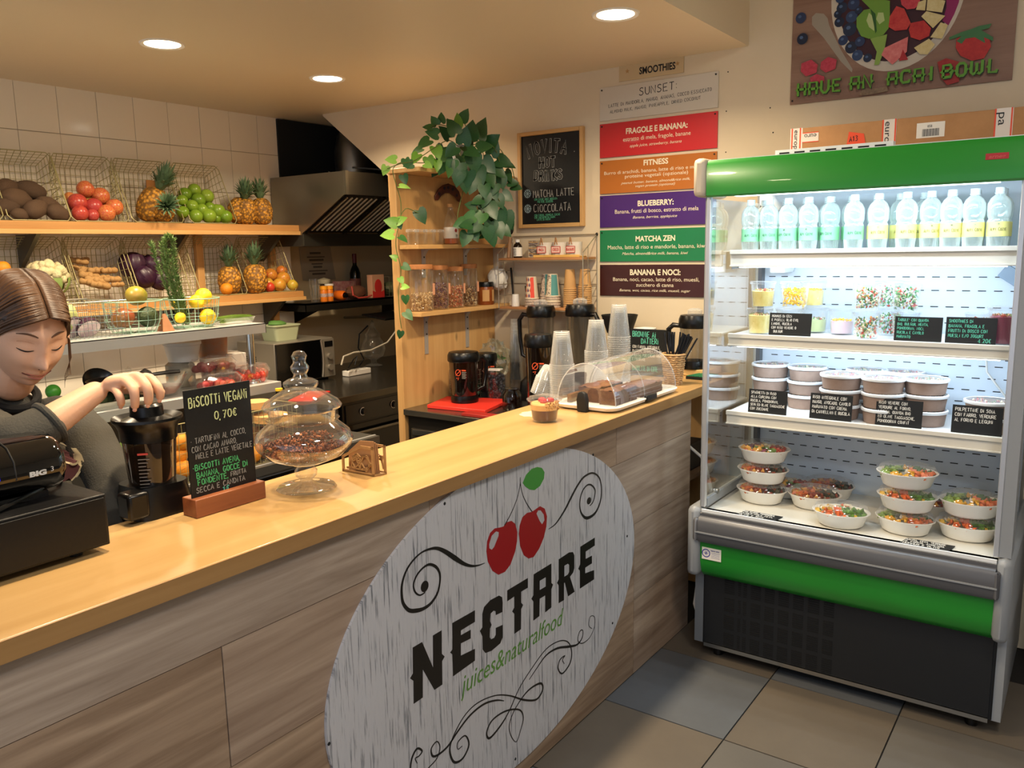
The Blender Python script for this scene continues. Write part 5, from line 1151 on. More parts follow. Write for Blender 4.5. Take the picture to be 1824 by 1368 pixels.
for z in (1.566,1.311):
    a = M(); a.box(WX0 + .004, WX1 - .004, WY, 3.688, z, z + .012); part('shelf_board', a, wood('tier_wood', '#c08a58', '#9a6840', 'X', 2,.5,9), ws, bevel=.002)
a = M(); a.ell((WX1,3.69,1.69),(.007,.007,.009),8,6); part('wall_mount', a, BLACKM, ws)
Z1s, Z2s = 1.5785,1.3235
# items on the upper tier
xx = (-2.584,-2.518,-2.443,-2.349,-2.264,-2.174)
t = thing('honey_dipper', 'wooden handled brush with black head leaning at the left of the wire shelf', 'brush', (xx[0], 3.60, Z1s))
a = M(); a.cyl((xx[0], 3.60, Z1s),(xx[0] - .004,3.62, Z1s + .12),.010,.008, n=12); part('handle', a, wood('handle_wood', '#b48a66', '#8f6a48', 'Z', 3,.5,10), t)
a = M(); a.ell((xx[0] - .006,3.63, Z1s + .155),(.018,.016,.034),14,10); part('brush_head', a, BLACKM, t)
t = thing('medicine_bottle', 'small dark bottle with white cap and white label on the wire shelf', 'bottle', (xx[1], 3.59, Z1s))
a = M(); a.lathe([(0,0),(.022,0),(.024,.004),(.024,.058),(.018,.070),(.011,.076),(.011,.082)], n=20); part('bottle_body', a, mat('dark_glass', '#1a120e', .1), t, world=False)
a = M(); a.lathe([(.0125,.080),(.0125,.094),(0,.095)], n=16); part('cap', a, WHITEP, t, world=False)
a = M(); a.lathe([(.0244,.008),(.0244,.054)], n=20); part('label_wrap', a, PAPER, t, world=False)
a = M()
for k in range(5): a.box(-.012,.008,-.0252,-.0245,.045 - k*.008,.0475 - k*.008)
part('label_print', a, INK, t, world=False, smooth=0)
t = thing('patterned_box', 'small patterned card box behind the dark bottle', 'box', (xx[2], 3.645, Z1s))
a = M(); a.box(-.032,.030,-.02,.02,0,.088); part('box_body', a, mat('pattern_card', '#d9c8a8', .6, var=(85, '#3a2c3c', .9)), t, world=False)
a = M()
for k in range(8):
    rr_ = random.Random(k); zq = .010 + k*.010; a.ribbon([(-.028 + j*.008,-.0204, zq + rr_.uniform(-.003,.003)) for j in range(8)], .003,(0,-1,0),.0003, mi=k % 3)
part('box_pattern', a, [mat('pattern_plum', '#4a2f52', .6), mat('pattern_ochre', '#b9822e', .6), mat('pattern_ink', '#26202c', .6)], t, world=False, smooth=0)
tr = thing('wooden_tray', 'long thin wooden tray under the three paper pots', 'tray', ((xx[3] + xx[5]) / 2,3.60, Z1s))
a = M(); a.box(-.135,.135,-.04,.035,0,.006); a.box(-.138,.138,-.043,-.037,0,.013); part('tray_body', a, mat('tray_wood', '#d9ab5c', .5), tr, world=False, bevel=.002)
REDL = mat('tag_red', '#b5362c', .6)
for i, (nm, w_) in enumerate((('MACA', .04),('COCCO', .045),('BANANO', .047))):
    x_ = (xx[3], xx[4] + .002, xx[5] - .002)[i]
    t = thing('paper_pot', 'white paper pot with red tag lettered %s and a small peg' % nm, 'pot', (x_, 3.60, Z1s + .0065), 'white paper pots with red tags on the wire shelf')
    a = M(); a.lathe([(0,.001),(.034,.001),(.040,.066),(.041,.069),(.039,.069),(.033,.004)], n=24); part('pot_wall', a, mat('paper_pot_white', '#ddd5c8', .6), t, world=False)
    a = M(); a.lathe([(0,.062),(.037,.062)], n=20); part('filling', a, mat('pot_filling', '#4a3626', .8), t, world=False)
    a = M(); y_ = -.0395; a.box(-.024,.024, y_ - .0015, y_, .018,.046); part('tag', a, mat('tag_pink', '#e3bfb0', .6), t, world=False)
    a = M()
    for x0, x1, z0, z1 in ((-.026,.026,.046,.049),(-.026,.026,.015,.018),(-.027,-.024,.017,.047),(.024,.027,.017,.047)): a.box(x0, x1, y_ - .002, y_, z0, z1)
    scrawl(a, nm, (-scrawl_w(nm, .013,.6) / 2, y_ - .0016,.026),(1,0,0),(0,0,1),.013, w=.0024, squeeze=.6, jit=.04)
    part('tag_print', a, REDL, t, world=False, smooth=0)
    a = M(); a.prism([(-.010,-.042,.058),(-.004,-.042,.092),(0,-.042,.092),(-.004,-.042,.058)], (0,.006,0)); a.prism([(.006,-.042,.058),(-.004,-.042,.094),(.001,-.042,.092),(.010,-.042,.058)], (0,.006,0)); part('peg', a, mat('peg_wood', '#a87c54', .6), t, world=False, fix=True)
# cups on the lower tier (rims down)
def cup_stack(name, lab, x, y, z0, r0, r1, h, n_, pitch, m, cat='cups', group=None, rim=None, extra=None, up=False):
    """n cups nested, rims down: each cup of the stack is a part"""
    t = thing(name, lab, cat, (x, y, z0), group)
    for k in range(n_):
        a = M(); z = k*pitch
        if up: a.lathe([(0, z),(r1, z),(r0, z + h),(r0 + .0022, z + h),(r0 + .0022, z + h - .004),(r0 + .0003, z + h - .005)], n=24)
        else: a.lathe([(r0 + .0005, z + .006),(r0 + .0025, z + .005),(r0 + .0025, z),(r0 - .0005, z),(r0, z + .002),(r1, z + h),(r1 - .002, z + h),(r1 - .003, z + h - .004),(0, z + h - .004)], n=24)
        part('cup', a, m[k % len(m)] if isinstance(m, list) else m, t, world=False)
    if extra: extra(t, (n_ - 1)*pitch, h, r0, r1)
    return t
KC = mat('kraft_cup', '#c79a62', .7); WHC = mat('cup_cream', '#dccbb0', .6)
def pat_red(t, z, h, r0, r1):
    a = M()
    for th0 in range(-3,4):
        for row in range(4):
            th = -PI / 2 - .25 + th0*.42 + (row % 2)*.21; zc = z + h*(.14 + row*.24); rr = r0 + (r1 - r0)*(zc - z) / h + .0008
            if th0 >= 2: continue
            P_ = [(th, zc + h*.115),(th + .17, zc),(th, zc - h*.115),(th - .17, zc)]
            a.add([(rr*math.cos(b_), rr*math.sin(b_), c_) for b_, c_ in P_], [(0,1,2,3)], (th0 + row) % 2)
    part('diamond_pattern', a, [mat('pat_orange', '#c9603c', .6), mat('pat_plum', '#6a4668', .6)], t, world=False, smooth=0)
    a = M(); n = 6; r_ = lambda k: r0 + (r1 - r0)*k + .001
    th = [-PI / 2 + .38 + .12*i for i in range(n)]
    a.add([(r_(.03)*math.cos(b_), r_(.03)*math.sin(b_), z + h*.03) for b_ in th] + [(r_(.97)*math.cos(b_), r_(.97)*math.sin(b_), z + h*.97) for b_ in th], [(i, i + 1, n + i + 1, n + i) for i in range(n - 1)])
    part('red_band', a, mat('pat_red', '#d9452f', .5), t, world=False)
def pat_teal(t, z, h, r0, r1):
    a = M(); n = 8; r_ = lambda k: r0 + (r1 - r0)*k + .001
    th = [-PI / 2 + .30 + .16*i for i in range(n)]
    a.add([(r_(.03)*math.cos(b_), r_(.03)*math.sin(b_), z + h*.03) for b_ in th] + [(r_(.97)*math.cos(b_), r_(.97)*math.sin(b_), z + h*.97) for b_ in th], [(i, i + 1, n + i + 1, n + i) for i in range(n - 1)])
    part('teal_band', a, mat('pat_teal', '#4f8a86', .6), t, world=False)
    a = M(); q_ = random.Random(5)
    for k in range(70):
        th_ = -PI / 2 - 1.2 + 1.4*q_.random(); kz = q_.uniform(.05,.95); rr = r_(kz) + .0003; s_ = .0024
        p_ = Vector((rr*math.cos(th_), rr*math.sin(th_), z + h*kz)); u_ = Vector((-math.sin(th_), math.cos(th_),0))*s_; v_ = Vector((0,0, s_*1.2))
        a.add([p_ + v_, p_ + u_, p_ - v_, p_ - u_], [(0,1,2,3)])
    part('speckle_pattern', a, mat('pat_dark', '#3d3244', .6), t, world=False, smooth=0, kind='stuff')
PAT = mat('patterned_rim', '#d9cbb6', .6, var=(140, '#8a5f50', .8))
G_ = 'stacks of paper cups on the lower tier of the wire shelf'
xs_ = (-2.436,-2.372,-2.31,-2.208,-2.126)
cup_stack('paper_cup_stack', 'stack of paper cups with orange diamond pattern and red band', xs_[0], 3.595, Z2s, .036,.025,.115,4,.014, [PAT, PAT, PAT, WHC], 'cup stack', G_, extra=pat_red)
cup_stack('paper_cup_stack', 'stack of teal patterned paper cups half behind the diamond patterned ones', xs_[1] - .004,3.645, Z2s, .034,.024,.115,5,.014, [PAT, PAT, WHC, PAT, PAT], 'cup stack', G_, extra=pat_teal)
cup_stack('paper_cup_stack', 'stack of speckled cups with teal band in the middle of the wire shelf', xs_[2] + .002,3.60, Z2s, .037,.026,.115,5,.014, [PAT, PAT, WHC, PAT, WHC], 'cup stack', G_, extra=pat_teal)
cup_stack('paper_cup_stack', 'tall stack of plain brown paper cups, left one of the two', xs_[3], 3.605, Z2s, .032,.0235,.10,10,.0105, KC, 'cup stack', G_)
cup_stack('paper_cup_stack', 'tall stack of plain brown paper cups at the right end of the wire shelf', xs_[4], 3.615, Z2s, .033,.024,.09,11,.0105, KC, 'cup stack', G_)
xw = (-2.545,-2.494,-2.593)
t = thing('white_bottle', 'short white plastic bottle at the left of the lower tier', 'bottle', (xw[0], 3.60, Z2s))
a = M(); a.lathe([(0,0),(.021,0),(.022,.004),(.019,.056),(.018,.062),(.014,.064),(0,.064)], n=20); part('bottle_body', a, WHITEP, t, world=False)
t = thing('black_cup', 'tall black cup standing between the white bottle and patterned cups', 'cup', (xw[1] + .006,3.655, Z2s))
a = M(); a.lathe([(0,0),(.017,0),(.028,.105),(.026,.105),(.016,.004),(0,.004)], n=20); part('cup_wall', a, BLACKM, t, world=False)
t = thing('black_pen', 'thin black stick leaning in the left end of the wire shelf', 'stick', (xw[2], 3.66, Z2s))
a = M(); a.cyl((xw[2] - .028,3.67, Z2s + .20),(xw[2] + .012,3.63, Z2s + .055),.0055, n=8); a.cyl((xw[2] + .012,3.63, Z2s + .055),(xw[2] + .018,3.625, Z2s),.002, n=6); part('stick_body', a, BLACKM, t)

# ================================================================ things standing on the counter
ZC = 1.0455
# ---- chalk sign in a wooden foot, lettered BISCOTTI VEGANI
t = thing('chalk_sign', 'black chalk sign lettered BISCOTTI VEGANI standing in a reddish wooden foot', 'sign', (-1.61,1.11, ZC))
yA, yB = 1.018,1.205; xf = -1.592
FOOT = wood('red_wood', '#a2623a', '#7a4226', 'Y', 2.5,.45,14)
a = M(); a.box(xf - .052, xf, yA, yB, ZC, ZC + .042); part('wooden_foot', a, FOOT, t, bevel=.002)
S0 = (-1.612,1.008,1.092); S1 = (-1.612,1.175,1.076); ztop = 1.333; ztop2 = 1.327
sy0, sy1, sz0, sz1 = 1.022,1.194, ZC + .03,(ztop + ztop2) / 2
a = M(); a.box(-1.614,-1.611, sy0, sy1, sz0, sz1); part('slate', a, CHALK, t)
H = sz1 - sz0; Wd = sy1 - sy0; xs = -1.6105
def line(mb, s, fy, fz, h, wfr, seed, ww=None, jit=.08):
    hh = H*h; w0 = scrawl_w(s, hh); scrawl(mb, s, (xs, sy0 + Wd*fy, sz0 + H*fz),(0,.9995,0),(0,0,1), hh, w=ww or hh*.1, squeeze=.72*Wd*wfr / w0, seed=seed, nrm=(1,0,0), jit=jit)
a = M(); line(a, 'BiSCOTTi VEGANi', .06,.845,.085,.90,1,.0028); line(a, '0,70€', .42,.70,.07,.36,2,.0024); part('yellow_lettering', a, CHY, t, smooth=0)
a = M(); line(a, '* TARTUFiNi AL COCCO,', .04,.525,.048,.86,3,.0016); line(a, 'CON CACAO AMARO,', .05,.452,.048,.70,4,.0016); line(a, 'MiELE E LATTE VEGETALE', .10,.385,.048,.88,5,.0016); line(a, 'FRUTTA', .60,.155,.04,.25,9,.002); line(a, 'SECCA E CANDiTA', .07,.085,.045,.76,10,.002); part('white_lettering', a, mat('soft_chalk', '#8d8c86', .85), t, smooth=0)
a = M(); line(a, '*BiSCOTTi AVENA,', .04,.285,.050,.74,6,.0023); line(a, 'BANANA, GOCCE Di', .09,.215,.050,.80,7,.0023); line(a, 'FONDENTE,', .10,.15,.050,.48,8,.0023); part('green_lettering', a, CHG, t, smooth=0)
a = M(); line(a, '1€', .46,.03,.05,.12,11,.0022); part('price_lettering', a, CHT, t, smooth=0)

# ---- footed glass jar
jx, jy, _ = (-1.563,1.305,1.045)
t = thing('glass_jar', 'large footed glass jar with domed lid holding dark brown granola biscuits', 'jar', (jx, jy, ZC))
T1 = film('thick_glass', (.95,.95,.93), refl=.16, rough=.01, body=.015)
a = M(); a.lathe([(0,.002),(.046,.002),(.053,.005),(.050,.009),(.020,.014),(.010,.020),(.012,.024),(.019,.032),(.020,.042),(.013,.052),(.010,.056)], n=40); part('foot', a, T1, t, world=False)
a = M(); a.lathe([(0,.055),(.030,.058),(.065,.074),(.082,.094),(.086,.108),(.080,.126),(.066,.140),(.058,.148),(.061,.150),(.064,.153)], n=48); part('bowl', a, T1, t, world=False)
a = M(); a.lathe([(.057,.149),(.059,.170),(.068,.176),(.069,.180),(.063,.190),(.047,.203),(.035,.212),(.026,.216),(.030,.223),(.030,.230),(.022,.236),(.013,.239),(.011,.246),(.015,.254),(.016,.262),(.011,.270),(.011,.275),(.0135,.284),(.009,.293),(0,.296)], n=48); part('lid', a, T1, t, world=False)
BRN = food('granola', '#5a2f1c', '#8a4a26', '#3a1c14', '#b0683a', '#6e3a22')
def heap(g):
    th = g.uniform(0,6.28); rr = .070*math.sqrt(g.random()); top = .098 + .020*math.sin(3 + rr*math.cos(th)*70)*.6 + .012*(1 - rr / .07)
    lo = .064 + .020*(rr / .07) ** 2
    return (rr*math.cos(th), rr*math.sin(th), max(lo, top - abs(g.gauss(0,.008)) if g.random() < .75 else g.uniform(lo, top)))
a = M(); crumbs(a, 2300, heap, .0030,5, rg_=random.Random(4)); part('granola', a, BRN, t, world=False, kind='stuff', smooth=0)
t.scale = (1.38,1.38,1.17)

# ---- pierced napkin holder
n0 = Vector((-1.502,1.475,1.045)); n1 = Vector((-1.631,1.472,1.045)); n2 = Vector((-1.498,1.508,1.045))
t = thing('napkin_holder', 'pierced wooden napkin holder standing right of the footed glass jar', 'napkin holder', (n0.x, n0.y, ZC))
NW = mat('ply_wood', '#a98254', .5, var=(20, '#8f6a40'))
u = (n1 - n0); L_ = .115; u = u.normalized(); back = Vector((.25,.97,0)).normalized()*.036; zv = Vector((0,0,1))
rn = random.Random(9)
for k, off in enumerate((Vector((0,0,0)), back)):
    o = n0 + off; o.z = ZC; nn = u.cross(zv)
    hgt = .078; a = M()
    def P2(s, z): return o + u*s + zv*z
    for s0, s1, z0, z1 in ((0, L_, 0,.007),(0,.007,0, hgt),(L_ - .007, L_, 0, hgt*.55)): a.prism([P2(s0, z0), P2(s1, z0), P2(s1, z1), P2(s0, z1)], back.normalized()*.003)
    a.prism([P2(0, hgt), P2(.045, hgt), P2(L_, hgt*.55), P2(L_, hgt*.55 - .007), P2(.042, hgt - .007), P2(0, hgt - .007)], back.normalized()*.003)
    pts = [(rn.uniform(.008, L_ - .008), rn.uniform(.008, hgt*.75)) for _ in range(26)]
    import itertools
    for (s0, z0),(s1, z1) in itertools.combinations(pts, 2):
        if math.hypot(s0 - s1, z0 - z1) < .021 and z0 < hgt*(1 - .4*max(0, s0 - .045) / .07) and z1 < hgt*(1 - .4*max(0, s1 - .045) / .07):
            d_ = Vector((s1 - s0, z1 - z0)).normalized(); w = .0013; px_, pz_ = -d_.y*w, d_.x*w
            a.prism([P2(s0 + px_, z0 + pz_), P2(s1 + px_, z1 + pz_), P2(s1 - px_, z1 - pz_), P2(s0 - px_, z0 - pz_)], back.normalized()*.003)
    part('pierced_side', a, NW, t, smooth=0, fix=True, label='pierced front side' if k == 0 else None)
a = M(); o = n0.copy(); o.z = ZC; a.prism([o, o + u*L_, o + u*L_ + back, o + back], (0,0,.004)); part('bottom', a, NW, t, fix=True)
nk = thing('paper_napkins', 'sheaf of brown paper napkins standing in the pierced holder', 'napkins', tuple(n0 + back*.5 + u*.05))
for k in range(3):
    a = M(); o2 = n0 + back*(.34 + .14*k); o2.z = ZC + .0045; pp_ = [o2 + u*.008, o2 + u*(L_ - .01), o2 + u*(L_ - .012) + zv*.05, o2 + u*.06 + zv*(.083 - .003*k), o2 + u*.012 + zv*(.086 - .004*k)]
    a.prism(pp_, back.normalized()*.003); part('napkin', a, mat('brown_napkin', '#9a7048', .8), nk, fix=True)

# ---- dessert cup
dx_, dy_, _ = (-1.508,2.292,1.045)
t = thing('dessert_cup', 'clear cup of dark chocolate dessert with granola, berries and clear lid', 'cup', (dx_, dy_, ZC))
a = M(); a.lathe([(0,.002),(.031,.002),(.033,.006),(.0395,.058),(.046,.060),(.046,.0635)], n=36); part('cup_wall', a, CLEARP2, t, world=False)
a = M(); a.lathe([(.0465,.0605),(.0475,.064),(.042,.066),(.040,.070),(.030,.073),(0,.074)], n=36); part('lid', a, CLEARP2, t, world=False)
a = M(); a.lathe([(0,.004),(.0300,.005),(.0320,.009),(.0352,.034),(.0345,.036),(0,.036)], n=36); part('chocolate_cream', a, mat('chocolate', '#4a2018', .3), t, world=False)
a = M(); a.lathe([(.035,.034),(.0372,.050),(.034,.054),(0,.055)], n=36); part('peanut_cream', a, mat('peanut_cream', '#d3a868', .5, bump=(60,.2)), t, world=False)
a = M(); crumbs(a, 190, lambda g: (lambda th, rr: (rr*math.cos(th), rr*math.sin(th), g.uniform(.036,.056)))(g.uniform(-.9,1.0),.037 - .006*g.random()),.0032,3, rg_=random.Random(8)); part('granola', a, food('crunch', '#b07a3a', '#8a5526', '#d9a860'), t, world=False, kind='stuff', smooth=0)
for (x, y) in ((.006,-.012),(-.010,.004),(.012,.010)):
    a = M(); a.ell((x, y, .059),(.011,.011,.008),12,8, nz=.1, sc=9); part('berry', a, mat('raspberry', '#b5202a', .4, bump=(220,.5)), t, world=False)

t.scale = (1.28,1.28,1.2)
# ---- cake dome with tray
TX0, TX1, TY0, TY1 = -1.618,-1.352,2.50,3.06
t = thing('cake_dome', 'white tray with clear half round acrylic dome and black handles, holding cake', 'cake dome', ((TX0 + TX1) / 2,(TY0 + TY1) / 2, ZC))
def rrect(x0, x1, y0, y1, r, n=6):
    out = []
    for cx_, cy_, a0 in ((x1 - r, y1 - r, 0),(x0 + r, y1 - r, PI / 2),(x0 + r, y0 + r, PI),(x1 - r, y0 + r, 1.5*PI)):
        for i in range(n + 1): an = a0 + i*PI / 2 / n; out.append((cx_ + r*math.cos(an), cy_ + r*math.sin(an)))
    return out
def loft(mb, secs, close0=True, close1=True, mi=None):
    """sections: list of (polygon, z)"""
    n = len(secs[0][0]); vs = []; fs = []
    for P_, z in secs: vs += [(x, y, z) for x, y in P_]
    for k in range(len(secs) - 1):
        for i in range(n): fs.append((k*n + i, k*n + (i + 1) % n, (k + 1)*n + (i + 1) % n, (k + 1)*n + i))
    if close0: fs.append(tuple(range(n - 1,-1,-1)))
    if close1: fs.append(tuple(range((len(secs) - 1)*n, len(secs)*n)))
    mb.add(vs, fs, mi)
a = M(); loft(a, [(rrect(TX0 + .03, TX1 - .03, TY0 + .03, TY1 - .03,.03), ZC),(rrect(TX0 + .008, TX1 - .008, TY0 + .008, TY1 - .008,.045), ZC + .006),(rrect(TX0, TX1, TY0, TY1,.05), ZC + .018),(rrect(TX0 + .003, TX1 - .003, TY0 + .003, TY1 - .003,.048), ZC + .022),(rrect(TX0 + .012, TX1 - .012, TY0 + .012, TY1 - .012,.04), ZC + .018),(rrect(TX0 + .018, TX1 - .018, TY0 + .018, TY1 - .018,.035), ZC + .010)])
part('tray', a, WHITEP, t)
ACR = film('acrylic', (.96,.97,.98), refl=.15, rough=.015, body=.03)
cx_, rx_, hz = (TX0 + TX1) / 2,(TX1 - TX0) / 2 - .012,.150
a = M(); n = 28; vs = []; z0 = ZC + .019
for y in (TY0 + .03, TY0 + .28, TY1 - .03):
    for i in range(n + 1): an = PI*i / n; vs.append((cx_ + rx_*math.cos(an), y, z0 + hz*math.sin(an)))
fs = [(k*(n + 1) + i, k*(n + 1) + i + 1,(k + 1)*(n + 1) + i + 1,(k + 1)*(n + 1) + i) for k in range(2) for i in range(n)]
a.add(vs, fs); part('dome_shell', a, ACR, t)
for y, k_ in ((TY0 + .03,1),(TY0 + .265,.96),(TY1 - .03,1)):
    a = M(); P_ = [(cx_ + rx_*k_*math.cos(PI*i / n), y, z0 + hz*k_*math.sin(PI*i / n)) for i in range(n + 1)]
    if k_ == 1: a.add(P_, [tuple(range(n + 1))]); part('dome_end', a, ACR, t)
    a = M(); a.tube(P_, .0018,6); part('dome_rim', a, film('acrylic_edge', (.9,.93,.95), refl=.25, rough=.05, body=.25, bcol=(.85,.9,.95)) if 'ae' not in MT else MT['ae'], t)
hx, hy = -1.478, TY0 - .006
a = M(); loft(a, [(rrect(hx - .020, hx + .020, hy - .010, hy + .012,.006), ZC + .002),(rrect(hx - .021, hx + .021, hy - .012, hy + .012,.006), ZC + .045),(rrect(hx - .016, hx + .016, hy - .012, hy + .010,.006), ZC + .066),(rrect(hx - .008, hx + .008, hy - .010, hy + .006,.005), ZC + .072)]); part('handle', a, BLACKM, t, label='black end handle')
a = M(); a.box(TX1 - .010, TX1 + .004,2.745,2.83, ZC + .006, ZC + .030); part('handle', a, BLACKP, t, bevel=.004, label='black side grip')
# cakes
CAKE = mat('chocolate_cake', '#6a4226', .85, bump=(60,.5), var=(50, '#4a2a18')); CRUST = mat('cake_crust', '#8a5c3a', .9, bump=(80,.6), var=(60, '#5a3622'))
def cake(lab, x0, x1, y0, y1, h, seed, nm='cake'):
    c = thing(nm, lab, 'cake', ((x0 + x1) / 2,(y0 + y1) / 2, ZC + .0105), 'cakes under the acrylic dome')
    a = M(); nx, ny = 10,10; zt = ZC + .0105
    vs = []; 
    for j in range(ny + 1):
        for i in range(nx + 1):
            x = x0 + (x1 - x0)*i / nx; y = y0 + (y1 - y0)*j / ny; vs.append((x, y, zt + h + .007*noise.noise(Vector((x*60, y*60, seed)))))
    fs = [(j*(nx + 1) + i, j*(nx + 1) + i + 1,(j + 1)*(nx + 1) + i + 1,(j + 1)*(nx + 1) + i) for j in range(ny) for i in range(nx)]
    a.add(vs, fs); part('crust', a, CRUST, c)
    a = M(); N_ = 12
    ring = [(x0 + (x1 - x0)*i / N_, y0) for i in range(N_)] + [(x1, y0 + (y1 - y0)*i / N_) for i in range(N_)] + [(x1 - (x1 - x0)*i / N_, y1) for i in range(N_)] + [(x0, y1 - (y1 - y0)*i / N_) for i in range(N_)]
    loft(a, [([(x + .003*noise.noise(Vector((x*90, y*90, z*200 + seed))), y + .003*noise.noise(Vector((x*80, y*80,5 + z*200)))) for x, y in ring], zt + z) for z in (0, h*.33, h*.66, h*.97)]); part('crumb', a, CAKE, c)
cake('brown crumbly cake slab under the dome, nearest to the black handle', -1.47,-1.40,2.60,2.76,.052,1)
cake('tall dark brownie block in the middle of the dome', -1.570,-1.48,2.62,2.80,.056,2)
cake('low brown cake piece at the far end under the dome', -1.50,-1.40,2.80,2.98,.040,3)
cake('flat pale brown cake slice at the left under the dome', -1.595,-1.588 + .01,2.58,2.75,.03,4)

# ---- stacks of clear cups behind the dome
def clear_stack(lab, x, y, z0, r0, r1, h, n_, pitch, name='plastic_cup_stack', up=False, tint=CLEARP):
    return cup_stack(name, lab, x, y, z0, r0, r1, h, n_, pitch, tint, 'cup stack', 'stacks of clear plastic cups on the counter', up=up)
for lab, (x, y, _), top, r0, r1, h, ptc, lowfr in (
  ('stack of upturned clear plastic cups nearest the dessert cup', (-1.668,2.66,0),0,.046,.030,.13,.0084,17),
  ('stack of upturned clear cups behind the dome, middle one of the three', (-1.668,2.925,0),0,.046,.030,.13,.0083,20),
  ('tallest stack of upturned clear cups, next to the chalk sign for brownies', (-1.668,3.12,0),0,.047,.031,.14,.0094,22)):
    clear_stack(lab, x, y, ZC, r0, r1, h, lowfr, ptc)
# tilted stack of clear bowls
kx, ky, _ = (-1.736,2.621,1.046)
t = thing('plastic_bowl_stack', 'leaning stack of small clear plastic bowls behind the dessert cup', 'bowl stack', (kx - .01, ky + .03, ZC + .034), rot=(0,.35,.6))
for k in range(11):
    a = M(); z = k*.0065; a.lathe([(0, z + .03),(.030, z + .03),(.034, z + .025),(.045, z - .02),(.048, z - .02),(.048, z - .023)], n=28); part('bowl', a, CLEARP, t, world=False)
# ---- brownie chalk sign
yS = 3.36
sx0, sx1, szt = -1.74,-1.559,1.257
t = thing('chalk_sign', 'rounded black chalk sign lettered BROWNIE AI DATTERI behind the cake dome', 'sign', ((sx0 + sx1) / 2, yS, ZC))
a = M(); a.prism([(x, yS, z) for x, z in rrect(sx0, sx1, ZC + .001, szt, .008)], (0,.004,0)); part('slate', a, CHALK, t, fix=True)
a = M(); a.box(sx0 + .03, sx1 - .03, yS + .004, yS + .05, ZC + .0005, ZC + .006); part('stand', a, CHALK, t)
w_ = sx1 - sx0; Hs = szt - ZC; a = M()
scrawl(a, 'BROWNiE Ai', (sx0 + w_*.08, yS - .0005, szt - .036),(1,0,0),(0,0,1),.024, w=.003, squeeze=.6, seed=2, nrm=(0,-1,0)); scrawl(a, 'DATTERi', (sx0 + w_*.32, yS - .0005, szt - .066),(1,0,0),(0,0,1),.024, w=.003, squeeze=.6, seed=3, nrm=(0,-1,0)); scrawl(a, 'BARRETTE Di COTE', (sx0 + w_*.08, yS - .0005, szt - .19),(1,0,0),(0,0,1),.022, w=.0028, squeeze=.42, seed=9, nrm=(0,-1,0))
part('teal_lettering', a, CHT, t, smooth=0)
a = M()
for i, s in enumerate(('CON FARiNA iNTEGRALE,', 'DATTERi, MARMELLATA Di', 'FRUTTA, PUR CACAO AMARO', 'E FONDENTE')):
    k = .0125; scrawl(a, s, (sx0 + w_*.08, yS - .0005, szt - .087 - i*.019),(1,0,0),(0,0,1), k, w=.0018, squeeze=.72*w_*.84*(len(s) / 23) / scrawl_w(s, k), seed=20 + i, nrm=(0,-1,0))
part('white_lettering', a, CHW, t, smooth=0)
# ---- basket of straws
bx_, by_ = -1.452,3.20
t = thing('woven_basket', 'small round woven straw basket standing at the end of the counter', 'basket', (bx_, by_, ZC))
WEV = mat('woven_straw', '#c9a678', .7, var=(70, '#a37a4c')); a = M()
nw = 22; rows_ = 13
for j in range(rows_):
    z = .004 + j*.0095; R = .030 + .0012*j + .002
    pts = [((R + (.0026 if (i + j) % 2 else -.0018))*math.cos(2*PI*i / nw),(R + (.0026 if (i + j) % 2 else -.0018))*math.sin(2*PI*i / nw), z + (.002 if i % 2 else -.001)) for i in range(nw)]
    a.tube(pts, .0046,6, closed=True)
part('weave', a, WEV, t, world=False)
a = M(); a.tube([((.047 + .001)*math.cos(2*PI*i / 24),.048*math.sin(2*PI*i / 24),.129) for i in range(24)], .005,6, closed=True); part('rim', a, WEV, t, world=False)
a = M(); a.lathe([(0,.002),(.029,.002)], n=20); part('bottom', a, WEV, t, world=False)
rs = random.Random(12)
STW = mat('black_straw', '#101013', .3)
s0 = None
for k in range(24):
    th = rs.uniform(0,6.28); r_ = rs.uniform(0,.022); lean = Vector((rs.uniform(.05,.50) if k > 6 else rs.uniform(-.25,.0), rs.uniform(.0,.25),1)).normalized(); L_ = rs.uniform(.20,.225)
    b_ = Vector((r_*math.cos(th) - lean.x*.04, r_*math.sin(th) - lean.y*.04,.012))
    lab = 'black drinking straw standing in the small woven basket'
    tt = M(); tt.cyl((0,0,0),(0,0,.21),.0036, n=8)
    if s0 is None: s0 = part('drinking_straw', tt, STW); tag(s0, lab, 'straw', 'black straws in the woven basket'); o = s0
    else: o = s0.copy(); COL.objects.link(o)
    q_ = Vector((0,0,1)).rotation_difference(lean); o.rotation_mode = 'QUATERNION'; o.rotation_quaternion = q_; o.location = Vector((bx_, by_, ZC)) + b_
# ---- white tub behind the chalk sign
wx, wy = -1.719,3.47
t = thing('white_tub', 'plain white plastic tub behind the brownie chalk sign', 'tub', (wx, wy, ZC))
a = M(); a.lathe([(0,0),(.040,0),(.050,.19),(.052,.195),(.052,.205),(.048,.205),(.044,.17),(0,.168)], n=28); part('tub_wall', a, WHITEP, t, world=False)
